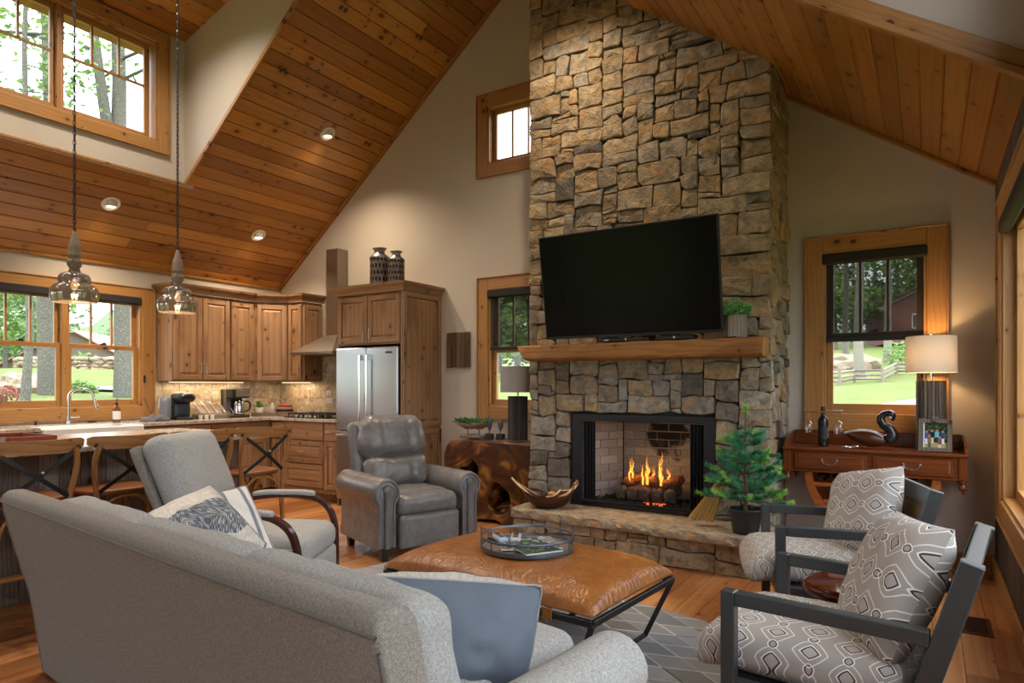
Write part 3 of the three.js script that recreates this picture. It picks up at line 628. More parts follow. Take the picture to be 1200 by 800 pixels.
  const rings = [[0.224, -0.012], [0.232, 0], [0.255, 0.004], [0.278, 0.002], [0.292, -0.004], [0.299, -0.014], [0.300, -0.04]].map(([y, o], q) => edge.map(([x, z]) => {
    const dx = x + 1.97, dz = z + 5.2, l = Math.hypot(dx, dz), f = o + (q < 6 ? 0.012 * N3(x * 9, y * 30, z * 9) + 0.007 * N3(x * 30, y * 60, z * 30) : 0);
    return [x + dx / l * f, y + (q > 4 ? 0.002 * N2(x * 14, z * 14) : 0), Math.max(z, -5.09) + dz / l * f];
  }));
  obj('hearth_slab', uvm(creased(loft(rings.map((r) => r.slice().reverse()), true, true), 0.7), 'x'), M.slab, fireplace);

  // fire unit
  M.fireBrick = [[0.34, 0.32, 0.29], [0.29, 0.27, 0.245], [0.38, 0.36, 0.33]].map((c) => mat({ color: lin(...c), roughness: 0.95, bumpMap: stoneBump, bumpScale: 0.003 }));
  const fb = grp('firebox', fireplace);
  obj('surround', [ext(rect(OX0 + 0.004, OX1 - 0.004, OY0 + 0.004, OY1 - 0.004), 0.05, 0.004, [rect(-2.522, -1.458, 0.352, 1.035)], CZ - 0.05)], M.black, fb);
  obj('lower_louver', [bb(-2.5, -1.48, 0.312, 0.340, CZ - 0.004, CZ + 0.006, 0.003)], M.blackGloss, fb);
  obj('inner_trim', [bb(-2.528, -2.512, 0.350, 1.04, CZ - 0.02, CZ + 0.004, 0.003), bb(-1.468, -1.452, 0.350, 1.04, CZ - 0.02, CZ + 0.004, 0.003), bb(-2.52, -1.46, 1.028, 1.04, CZ - 0.02, CZ + 0.004, 0.003), bb(-2.52, -1.46, 0.347, 0.357, CZ - 0.02, CZ + 0.004, 0.003)], M.iron, fb);
  obj('shell', [bb(-2.62, -1.36, 0.331, 0.340, ZB + 0.02, CZ - 0.05), bb(-2.62, -1.36, 1.05, 1.1, ZB + 0.02, CZ - 0.04), bb(-2.62, -1.36, 0.340, 1.05, ZB + 0.02, -5.585), bb(-2.62, -2.56, 0.340, 1.05, -5.59, CZ - 0.05), bb(-1.42, -1.36, 0.340, 1.05, -5.59, CZ - 0.05)], M.blackMatte, fb);
  const sootTex = dataTex(256, 256, (u, v) => { const d = Math.hypot((u - 0.62) * 1.1, (v - 0.86) * 0.9) + 0.10 * N2(u * 4, v * 4) + 0.05 * N2(u * 12, v * 12), k = sstep(0.36, 0.16, d), n = 0.9 + 0.1 * N2(u * 30, v * 30); return mix3([n, n, n], [0.16, 0.15, 0.14], k); }, true, THREE.ClampToEdgeWrapping, [0.68, 0.70]);
  M.sootBrick = M.fireBrick.map((m) => { const c = m.clone(); c.map = sootTex; return c; });
  const panel = (p, q, soot) => { // bricks on the upright panel from p to q (x, z), facing the fire
    const d = [q[0] - p[0], q[1] - p[1]], L = Math.hypot(...d), ang = Math.atan2(-d[1], d[0]);
    const m = new THREE.Matrix4().makeRotationY(ang).setPosition(p[0], 0.341, p[1]);
    obj('mortar_panel', uvm(bb(0, L, 0, 0.70, -0.03, -0.012)).applyMatrix4(m), mat({ color: lin(0.42, 0.40, 0.37), roughness: 1 }), fb);
    for (let r = 0; r < 10; r++) { let x = r % 2 ? -0.105 : 0; while (x < L) { const a = Math.max(0, x), b = Math.min(L, x + 0.21); if (b - a > 0.03) part('brick', uvm(bb(a + 0.003, b - 0.003, r * 0.073 + 0.003, Math.min(0.70, r * 0.073 + 0.070), -0.02, RR(-0.001, 0.001), 0.003), 'y', soot ? 0 : R() * 0.1, soot ? 0 : R() * 0.1).applyMatrix4(m), pick(soot ? M.sootBrick : M.fireBrick), fb); x += 0.21; } }
  };
  panel([-2.52, -5.10], [-2.33, -5.55]); panel([-2.33, -5.55], [-1.65, -5.55], true); panel([-1.65, -5.55], [-1.46, -5.10]);
  // mesh curtains drawn to the sides
  const curtain = (x0, x1) => { const g = [], n = 40; for (let i = 0; i <= n; i++) { const u = i / n; g.push([x0 + (x1 - x0) * u, CZ - 0.035 + 0.012 * Math.sin(u * 26)]); } const tri = []; for (let i = 0; i < n; i++) { const [a, b] = [g[i], g[i + 1]]; tri.push(a[0], 0.354, a[1], b[0], 0.354, b[1], b[0], 1.02, b[1], a[0], 0.354, a[1], b[0], 1.02, b[1], a[0], 1.02, a[1]); } return polyGeo(tri); };
  M.meshCurtain = mat({ color: lin(0.02, 0.02, 0.022), roughness: 0.6, metalness: 0.5, side: THREE.DoubleSide });
  obj('mesh_curtain', curtain(-2.51, -2.395), M.meshCurtain, fb); obj('mesh_curtain', curtain(-1.585, -1.47), M.meshCurtain, fb);
}
// gas log set with its lava rock bed
{
  const t = thing('gas_log_set', 'charred gas logs burning with orange flames in the firebox', 'fire logs', [-1.99, 0.342, -5.28]);
  srand(41);
  M.lava = mat({ color: lin(0.022, 0.021, 0.021), roughness: 0.75 });
  const rocks = [];
  for (let i = 0; i < 700; i++) { const g = new THREE.IcosahedronGeometry(RR(0.007, 0.014), 0); rocks.push(T(g, RR(-0.46, 0.46), RR(0, 0.022), RR(-0.19, 0.18), R() * 3, R() * 3, 0, [1, RR(0.6, 1), 1])); }
  obj('lava_rocks', rocks, M.lava, t).userData.kind = 'stuff';
  M.log = mat({ map: stoneTex, color: lin(0.16, 0.125, 0.105), roughness: 0.95, bumpMap: stoneBump, bumpScale: 0.014 });
  M.logChar = mat({ map: stoneTex, color: lin(0.30, 0.12, 0.05), roughness: 0.95, bumpMap: stoneBump, bumpScale: 0.012 });
  const log = (p, q, r, m, k) => {
    const rings = [], a = V(...p), b = V(...q), d = b.clone().sub(a), u = V(0, 1, 0).cross(d).normalize(), v = d.clone().cross(u).normalize();
    for (let i = 0; i <= 14; i++) { const c = a.clone().addScaledVector(d, i / 14), ring = [], s = 1 - 0.45 * Math.pow(Math.abs(i / 7 - 1), 8); for (let j = 0; j < 14; j++) { const f = j / 14 * Math.PI * 2, rr = r * s * (1 + 0.22 * N3(i * 0.6 + k, Math.cos(f) * 1.6, Math.sin(f) * 1.6)), w = c.clone().addScaledVector(u, Math.cos(f) * rr).addScaledVector(v, Math.sin(f) * rr); ring.push([w.x, w.y, w.z]); } rings.push(ring); }
    obj('log', uvm(loft(rings), 'x'), m, t);
  };
  for (let i = 0; i < 5; i++) log([-0.235 + i * 0.105, 0.085, 0.13 + 0.01 * (i % 2)], [-0.15 + i * 0.105, 0.09, 0.125], 0.058, M.log, i * 3);
  log([-0.26, 0.11, -0.06], [0.26, 0.12, -0.05], 0.07, M.log, 31);
  log([-0.20, 0.16, 0.06], [-0.02, 0.22, -0.10], 0.042, M.logChar, 47); log([0.02, 0.17, -0.08], [0.05, 0.19, 0.07], 0.04, M.logChar, 53); log([0.15, 0.16, 0.07], [0.27, 0.21, -0.08], 0.042, M.logChar, 61);
  obj('grate', [bar([-0.3, 0.02, 0.17], [0.3, 0.02, 0.17], 0.016, 0.016), bar([-0.3, 0.02, -0.1], [0.3, 0.02, -0.1], 0.016, 0.016), ...[-0.24, -0.08, 0.08, 0.24].map((x) => bar([x, 0.03, -0.12], [x, 0.03, 0.19], 0.014, 0.014))], M.iron, t);
  M.flameOut = mat({ color: 0, emissive: lin(1.0, 0.24, 0.02), emissiveIntensity: 1.5, transparent: true, opacity: 0.5 });
  M.flameIn = mat({ color: 0, emissive: lin(1.0, 0.50, 0.09), emissiveIntensity: 2.2 });
  M.ember = mat({ color: lin(0.1, 0.01, 0), emissive: lin(1.0, 0.16, 0.03), emissiveIntensity: 0.9 });
  const tongue = (x, y, z, h, w, k) => {
    const mk = (s) => { const rings = []; for (let i = 0; i <= 12; i++) { const u = i / 12, r = w * s * Math.pow(Math.sin(Math.PI * (0.12 + 0.88 * u)), 0.8) * (1 - u * 0.75), ox = 0.016 * N2(u * 2.6 + k, 1.5) * u * 2, oz = 0.012 * N2(u * 2.6, k) * u * 2, ring = []; for (let j = 0; j < 9; j++) { const f = j / 9 * 6.2832; ring.push([x + ox + Math.cos(f) * r, y + u * h * (0.65 + 0.35 * s), z + oz + Math.sin(f) * r * 0.6]); } rings.push(ring); } return loft(rings); };
    obj('flame', mk(1), M.flameOut, t); obj('flame', mk(0.55), M.flameIn, t);
  };
  let k = 0;
  for (const [cx, n, H] of [[-0.115, 3, 0.17], [0.02, 5, 0.16], [0.165, 4, 0.20]]) for (let i = 0; i < n; i++) tongue(cx + RR(-0.05, 0.05), 0.16, 0.06 + RR(-0.03, 0.03), H * RR(0.8, 1.7), RR(0.010, 0.018), k++ * 5.1);
  const em = []; for (let i = 0; i < 46; i++) em.push(T(new THREE.IcosahedronGeometry(RR(0.006, 0.011), 0), RR(0.02, 0.2), 0.022, RR(0.14, 0.185))); obj('embers', em, M.ember, t).userData.kind = 'stuff';
  for (const [x, y, z, I] of [[-0.11, 0.27, 0.075, 0.05], [0.03, 0.27, 0.075, 0.07], [0.17, 0.28, 0.075, 0.07]]) { const l = new THREE.PointLight(lin(1, 0.42, 0.1), I, 0, 2); l.position.set(-1.99 + x, 0.342 + y, -5.28 + z); l.shadow.radius = 2; l.castShadow = true; l.name = 'flame_light'; scene.add(l); }
}
// mantel beam
{
  srand(55);
  M.mantel = mat({ map: woodTex({ seed: 61, size: [0.5, 2.4], px: [256, 1024], knots: 8, light: [0.74, 0.52, 0.27], dark: [0.52, 0.32, 0.13], mid: [0.4, 0.22, 0.09], knot: [0.2, 0.1, 0.05], ring: 24, patch: [0.48, 0.29, 0.12], contrast: 1.15 }), color: lin(0.85, 0.82, 0.78), roughness: 0.6, bumpMap: grainBump, bumpScale: 0.003 });
  const rings = [], n = 70;
  for (let i = 0; i <= n; i++) {
    const u = i / n, ring = [], pts = [[-5.065, 1.535], [-4.92, 1.537], [-4.868, 1.545], [-4.855, 1.56], [-4.85, 1.61], [-4.853, 1.655], [-4.866, 1.671], [-4.95, 1.673], [-5.065, 1.673]];
    for (const [z, y] of pts) { const low = (1.673 - y) / 0.138, x = mixv(-3.035 + low * 0.085, -0.985 - low * 0.01, u), e = z < -5.06 ? 0 : 1; ring.push([x, y + e * 0.004 * N3(x * 6, y * 20, z * 9), z + e * 0.008 * N3(x * 5 + 9, y * 18, z * 5)]); }
    rings.push(ring);
  }
  tag(obj('mantel_shelf', uvm(creased(loft(rings), 0.5), 'x'), M.mantel), 'rough hewn golden wood beam mantel across the stone chimney', 'mantel');
}
// television
{
  const t = thing('television', 'large black flat screen television tilted above the mantel', 'television', [-2.0, 1.715, -4.86]);
  const f = [], w = 1.47, h = 0.845;
  obj('housing', [cbox(w, h, 0.03, 0.006, 0, h / 2, -0.018), cbox(w * 0.6, h * 0.6, 0.05, 0.02, 0, h * 0.42, -0.055)], M.black, t);
  obj('bezel', ext(rect(-w / 2, w / 2, 0, h), 0.012, 0.002, [rect(-w / 2 + 0.011, w / 2 - 0.011, 0.02, h - 0.011)], -0.006), M.black, t);
  M.screen = phys({ color: lin(0.003, 0.003, 0.0034), roughness: 0.2, specularIntensity: 0.22 });
  obj('screen', bb(-w / 2 + 0.011, w / 2 - 0.011, 0.02, h - 0.011, -0.006, 0.001), M.screen, t);
  obj('wall_mount', [bb(-0.2, 0.2, 0.3, 0.5, -0.14, -0.07, 0.004), bar([0, 0.4, -0.24], [0, 0.4, -0.08], 0.08, 0.12)], M.iron, t);
  t.rotation.x = 0.165;
  const box = thing('cable_box', 'slim black media box under the television', 'media box', [-2.05, 1.676, -4.93]);
  obj('case', cbox(0.42, 0.03, 0.13, 0.004, 0, 0.016, 0), M.black, box);
  obj('front_lights', [bb(0.02, 0.032, 0.008, 0.024, 0.064, 0.067), bb(-0.16, -0.12, 0.010, 0.018, 0.064, 0.067)], M.steel, box);
  const box2 = thing('streaming_box', 'small black set-top box beside the media box', 'media box', [-1.62, 1.676, -4.93]);
  obj('case', cbox(0.26, 0.032, 0.12, 0.004, 0, 0.017, 0), M.black, box2);
  obj('front_lights', [bb(-0.02, -0.006, 0.008, 0.026, 0.059, 0.062)], M.steel, box2);
}
// leafy tuft helper: small folded leaves scattered in a volume
function leafTuft(n, f, size, flat = 0.4) {
  const pos = [];
  for (let i = 0; i < n; i++) {
    const c = f(), a = R() * 6.283, b = RR(-0.9, 0.9), s = size * RR(0.6, 1.25), d = V(Math.cos(a) * Math.cos(b), Math.sin(b) * 0.7 + flat, Math.sin(a) * Math.cos(b)).normalize(), u = V(RR(-1, 1), RR(-1, 1), RR(-1, 1)).cross(d).normalize();
    const p = V(...c), q = p.clone().addScaledVector(d, s), m = p.clone().addScaledVector(d, s * 0.5), l = m.clone().addScaledVector(u, s * 0.32), r = m.clone().addScaledVector(u, -s * 0.32);
    m.addScaledVector(d.clone().cross(u), s * 0.1);
    for (const k of [[p, l, m], [l, q, m], [p, m, r], [m, q, r]]) for (const x of k) pos.push(x.x, x.y, x.z);
  }
  return polyGeo(pos);
}
const leafMat = (r, g, b, o = {}) => phys({ color: lin(r, g, b), roughness: 0.75, transmission: 0.25, thickness: 0, side: THREE.DoubleSide, ...o });
// planter on the mantel
{
  srand(66);
  const t = thing('mantel_planter', 'weathered wood slat planter with small green boxwood on mantel', 'planter', [-1.205, 1.674, -4.955]);
  for (let i = 0; i < 9; i++) { const a = i / 9 * 6.283; part('slat', uvm(cbox(0.056, 0.165 + RR(-0.01, 0.01), 0.014, 0.003), 'y', R(), R()).applyMatrix4(new THREE.Matrix4().makeRotationY(a).multiply(new THREE.Matrix4().makeTranslation(0, 0.085, 0.075))), pick(M.barn), t); }
  obj('soil', cyl(0.066, 0.066, 0.15, 0, 0.077, 0), M.deck, t);
  obj('foliage', leafTuft(620, () => { const a = R() * 6.28, r = Math.sqrt(R()) * 0.125; return [Math.cos(a) * r, 0.165 + RR(0, 0.13) * (1 - r * 4.5), Math.sin(a) * r]; }, 0.03), leafMat(0.12, 0.34, 0.07), t);
}
// antler bowl with cones and gourds
{
  srand(71);
  const t = thing('antler_bowl', 'dark bronze bowl with antler shaped rim on the hearth', 'bowl', [-2.70, 0.302, -4.83], 0.5);
  M.bronze = mat({ color: lin(0.10, 0.05, 0.03), metalness: 0.7, roughness: 0.35 });
  M.antler = mat({ color: lin(0.5, 0.34, 0.19), metalness: 0.6, roughness: 0.35 });
  const rings = [];
  for (let k = 0; k <= 8; k++) { const u = k / 8, ring = []; for (let j = 0; j < 28; j++) { const a = j / 28 * 6.283, rx = 0.10 + 0.13 * u, rz = 0.06 + 0.085 * u; ring.push([Math.cos(a) * rx, 0.004 + 0.11 * u * u + (u > 0.8 ? 0.012 * Math.sin(a * 5) : 0) + 0.03 * u * Math.cos(a) ** 2, Math.sin(a) * rz]); } rings.push(ring); }
  const inn = rings.slice().reverse().map((r) => r.map(([x, y, z]) => [x * 0.95, y + 0.008, z * 0.94]));
  obj('bowl', loft([...rings.map((r) => r.slice().reverse()), ...inn.map((r) => r.slice().reverse())]), M.bronze, t);
  const tine = (pts, r) => obj('antler_tine', [tube(pts, r, 20, 7), sph(r, ...pts[pts.length - 1], 8)], M.antler, t);
  tine([[-0.12, 0.10, 0.10], [-0.2, 0.15, 0.06], [-0.27, 0.20, 0.0], [-0.31, 0.235, -0.04]], 0.010); tine([[-0.10, 0.09, -0.1], [-0.2, 0.15, -0.07], [-0.29, 0.21, -0.05]], 0.009);
  tine([[0.08, 0.11, 0.125], [0.15, 0.13, 0.10], [0.2, 0.18, 0.08], [0.215, 0.215, 0.09]], 0.010); tine([[0.14, 0.12, 0.08], [0.2, 0.15, 0.03], [0.24, 0.2, 0.01], [0.235, 0.23, 0.03]], 0.010); tine([[-0.02, 0.11, 0.14], [0.05, 0.125, 0.14], [0.1, 0.165, 0.13]], 0.009); tine([[0.1, 0.12, -0.12], [0.19, 0.14, -0.08], [0.23, 0.2, -0.07]], 0.009);
  const cone = () => { const g = []; for (let i = 0; i < 34; i++) { const u = i / 34, r = 0.028 * Math.sin(Math.PI * (0.15 + 0.8 * u)), a = i * 2.4; g.push(T(new THREE.SphereGeometry(0.011, 5, 4), Math.cos(a) * r, u * 0.062, Math.sin(a) * r, 0, -a, 0.6, [1, 0.4, 0.8])); } g.push(cyl(0.015, 0.01, 0.06, 0, 0.03, 0, 8)); return cat(g); };
  M.cone = mat({ color: lin(0.10, 0.045, 0.02), roughness: 0.8 });
  const cg = cone();
  [[-0.13, 0.10, 0.0, 0.9], [-0.06, 0.105, 0.05, 2.0], [-0.05, 0.11, -0.05, 3.4], [0.05, 0.11, -0.05, 5.0], [0.12, 0.11, 0.02, 1.3], [-0.11, 0.085, 0.055, 4.1]].forEach(([x, y, z, a]) => { const p = tag(obj('pine_cone', cg.clone(), M.cone), 'brown pine cone lying in the antler bowl', 'pine cone', 'pine cones in the antler bowl'); const c = Math.cos(0.5), s = Math.sin(0.5); p.position.set(-2.70 + c * x + s * z, 0.302 + y - 0.03, -4.83 - s * x + c * z); p.rotation.set(0.9, a, 0.6); });
  M.gourd = mat({ color: lin(0.55, 0.26, 0.07), roughness: 0.5 });
  [[0.03, 0.115, 0.055, 0.036, 'round orange gourd in the middle of the antler bowl'], [-0.02, 0.10, 0.075, 0.022, 'small orange gourd at the edge of the antler bowl']].forEach(([x, y, z, r, l]) => { const c = Math.cos(0.5), s = Math.sin(0.5), g = thing('gourd', l, 'gourd', [-2.70 + c * x + s * z, 0.302 + y, -4.83 - s * x + c * z]); obj('fruit', sph(r, 0, 0, 0, 18, [1, 0.9, 1]), M.gourd, g); obj('stem', rod([0, r * 0.8, 0], [0.004, r * 1.2, 0], 0.003), M.cone, g); });
}
// hearth broom
{
  srand(81);
  const t = thing('hearth_broom', 'straw hearth broom leaning on the firebox edge', 'broom', [-1.43, 0.301, -4.80]);
  const A = V(0, 0, 0), B = V(0.36, 0.80, -0.215), d = B.clone().sub(A).normalize(), s = V(d.y, -d.x, 0).normalize();
  const at = (u, w, z) => { const p = A.clone().addScaledVector(d, u).addScaledVector(s, w); return [p.x, p.y, p.z + z]; };
  M.straw = mat({ color: lin(0.56, 0.34, 0.10), roughness: 0.8 }); M.straw2 = mat({ color: lin(0.42, 0.245, 0.075), roughness: 0.8 });
  const st = [[], []];
  for (let i = 0; i < 240; i++) { const w = RR(-1, 1), z = RR(-1, 1); st[i % 2].push(rod(at(RR(0.045, 0.07) + 0.03 * w, w * 0.085, z * 0.02 + 0.025), at(0.36, w * 0.026, z * 0.016), 0.0022, 0.0022, 4)); }
  obj('bristles', st[0], M.straw, t); obj('bristles', st[1], M.straw2, t);
  obj('binding', [T(tor(0.026, 0.004, 0, 0, 0, 0, 16, 6)), T(tor(0.025, 0.004, 0, 0, 0.02, 0, 16, 6)), T(tor(0.024, 0.004, 0, 0, 0.045, 0, 16, 6))].map((g) => g.applyMatrix4(new THREE.Matrix4().compose(V(...at(0.30, 0, 0)), new THREE.Quaternion().setFromUnitVectors(V(0, 0, 1), d), V(1, 1, 1)))), mat({ color: lin(0.2, 0.06, 0.04), roughness: 0.7 }), t);
  obj('handle', tube([at(0.33, 0, 0), at(0.45, 0.012, 0), at(0.6, -0.008, 0), at(0.86, 0, 0)], 0.013, 24, 8), mat({ map: oakTex, color: lin(0.6, 0.4, 0.28), roughness: 0.7 }), t);
}
// small spruce in a metal bucket
{
  srand(91);
  const t = thing('potted_spruce', 'little evergreen spruce in a dark metal bucket on hearth', 'potted tree', [-1.075, 0.301, -4.72]);
  const prof = [[0, 0.004], [0.083, 0.004], [0.088, 0.02], [0.092, 0.05]];
  for (let i = 0; i < 6; i++) prof.push([0.096 + i * 0.002, 0.062 + i * 0.014], [0.0925 + i * 0.002, 0.069 + i * 0.014]);
  prof.push([0.107, 0.15], [0.112, 0.165], [0.114, 0.172], [0.108, 0.174], [0.1, 0.15], [0, 0.15]);
  obj('bucket', lathe(prof, 36), mat({ color: lin(0.06, 0.065, 0.075), metalness: 0.75, roughness: 0.42 }), t);
  obj('bucket_handle', [T(tor(0.012, 0.004, 0.1, 0.14, 0, 0)), T(tor(0.012, 0.004, -0.1, 0.14, 0, 0))], M.iron, t);
  obj('trunk', rod([0, 0.14, 0], [0, 0.86, 0], 0.014, 0.005), mat({ color: lin(0.12, 0.07, 0.04), roughness: 0.9 }), t);
  const dark = [], tip = [], wood = [];
  const needles = (list, p, d, L, n, len) => { const q = new THREE.Quaternion().setFromUnitVectors(V(0, 1, 0), d), pos = []; for (let i = 0; i < n; i++) { const u = R(), a = R() * 6.283, b = RR(0.5, 1.0), c = p.clone().addScaledVector(d, u * L), e = V(Math.cos(a) * Math.sin(b), Math.cos(b), Math.sin(a) * Math.sin(b)).applyQuaternion(q), s = V(RR(-1, 1), RR(-1, 1), RR(-1, 1)).cross(e).normalize().multiplyScalar(0.0026), s2 = e.clone().cross(s), z = c.clone().addScaledVector(e, len * RR(0.7, 1.1)); const A = c.clone().add(s), B = c.clone().sub(s), C = c.clone().add(s2); for (const k of [A, B, z, B, C, z, C, A, z]) pos.push(k.x, k.y, k.z); } list.push(polyGeo(pos)); };
  for (let k = 0; k < 8; k++) {
    const y = 0.22 + k * 0.064, L = 0.265 * (1 - k / 9.6) + 0.02, n = k < 3 ? 10 : k < 6 ? 8 : 5;
    for (let i = 0; i < n; i++) {
      const a = i / n * 6.283 + k * 0.9 + RR(-0.25, 0.25), l = L * RR(0.75, 1.1), rise = RR(-0.05, 0.35), d = V(Math.cos(a), rise, Math.sin(a)).normalize(), p0 = V(0, y, 0), p1 = p0.clone().addScaledVector(d, l);
      wood.push(rod(p0.toArray(), p1.toArray(), 0.004, 0.002, 5));
      for (let m = 0; m < 4; m++) { const u = 0.25 + 0.25 * m, w = d.clone().add(V(RR(-0.7, 0.7), RR(0, 0.5), RR(-0.7, 0.7))).normalize(), q = p0.clone().addScaledVector(d, l * u); needles(m === 3 && R() < 0.35 ? tip : dark, q, w, 0.055, 84, 0.034); }
      needles(R() < 0.35 ? tip : dark, p1.clone().addScaledVector(d, -0.05), d, 0.06, 90, 0.032);
    }
  }
  needles(dark, V(0, 0.68, 0), V(0, 1, 0), 0.16, 90, 0.016); needles(tip, V(0, 0.83, 0), V(0, 1, 0), 0.05, 110, 0.045);
  obj('branches', wood, mat({ color: lin(0.10, 0.06, 0.035), roughness: 0.9 }), t);
  obj('needles', dark, mat({ color: lin(0.055, 0.25, 0.115), roughness: 0.65 }), t); obj('young_needles', tip, mat({ color: lin(0.26, 0.50, 0.09), roughness: 0.65 }), t);
}

// ---------------------------------------------------------------- kitchen
const CT = 0.95;
M.nickel = mat({ color: lin(0.55, 0.50, 0.44), metalness: 1, roughness: 0.28 });
const wud = (g, grain = 'y') => uvm(g, grain, R() * 3, R() * 3);
function raised(w, h, z0, z1, b) { // raised field: sloping margins round a flat
  const o = rect(-w / 2, w / 2, -h / 2, h / 2), i = rect(-w / 2 + b, w / 2 - b, -h / 2 + b, h / 2 - b), t = [];
  for (let k = 0; k < 4; k++) { const j = (k + 1) % 4; t.push(...o[k], z0, ...o[j], z0, ...i[j], z1, ...o[k], z0, ...i[j], z1, ...i[k], z1); }
  t.push(...i[0], z1, ...i[1], z1, ...i[2], z1, ...i[0], z1, ...i[2], z1, ...i[3], z1);
  return polyGeo(t);
}
// panelled front centred on (x, y), lying on the plane z
function panelFront(name, par, x, y, z, w, h, o = {}) {
  const d = new THREE.Mesh(cat([wud(bb(-w / 2, -w / 2 + 0.055, -h / 2, h / 2, 0, 0.02, 0.003), 'y'), wud(bb(w / 2 - 0.055, w / 2, -h / 2, h / 2, 0, 0.02, 0.003), 'y'), wud(bb(-w / 2 + 0.055, w / 2 - 0.055, h / 2 - 0.055, h / 2, 0, 0.02, 0.003), 'x'), wud(bb(-w / 2 + 0.055, w / 2 - 0.055, -h / 2, -h / 2 + 0.055, 0, 0.02, 0.003), 'x')]), o.mat ?? M.alder);
  d.name = name; d.castShadow = d.receiveShadow = true; d.position.set(x, y, z); par.add(d);
  obj('panel', wud(raised(w - 0.106, h - 0.106, 0.005, 0.017, Math.min(0.032, h * 0.12)), o.grain ?? 'y'), o.mat ?? M.alder, d);
  handle(d, o, w, h);
  return d;
}
function handle(d, o, w, h) {
  if (o.hv) obj('handle', [rod([o.hv, -h / 2 + (o.hy ?? 0.06), 0.045], [o.hv, -h / 2 + (o.hy ?? 0.06) + 0.13, 0.045], 0.005), rod([o.hv, -h / 2 + (o.hy ?? 0.06) + 0.015, 0.02], [o.hv, -h / 2 + (o.hy ?? 0.06) + 0.015, 0.045], 0.004), rod([o.hv, -h / 2 + (o.hy ?? 0.06) + 0.115, 0.02], [o.hv, -h / 2 + (o.hy ?? 0.06) + 0.115, 0.045], 0.004)], M.nickel, d);
  if (o.hh) obj('handle', [rod([-0.06, o.hyc ?? 0, 0.045], [0.06, o.hyc ?? 0, 0.045], 0.005), rod([-0.045, o.hyc ?? 0, 0.018], [-0.045, o.hyc ?? 0, 0.045], 0.004), rod([0.045, o.hyc ?? 0, 0.018], [0.045, o.hyc ?? 0, 0.045], 0.004)], M.nickel, d);
}
const slabFront = (par, x, y, z, w, h, o = {}) => { const d = obj('drawer', wud(cbox(w, h, 0.02, 0.004, 0, 0, 0.01), 'x'), o.mat ?? M.alder, par); d.position.set(x, y, z); handle(d, { hh: 1, ...o }, w, h); return d; };
const crownProfile = [[0, 0], [0.012, 0], [0.016, 0.02], [0.028, 0.045], [0.05, 0.07], [0.056, 0.095], [0, 0.095]];
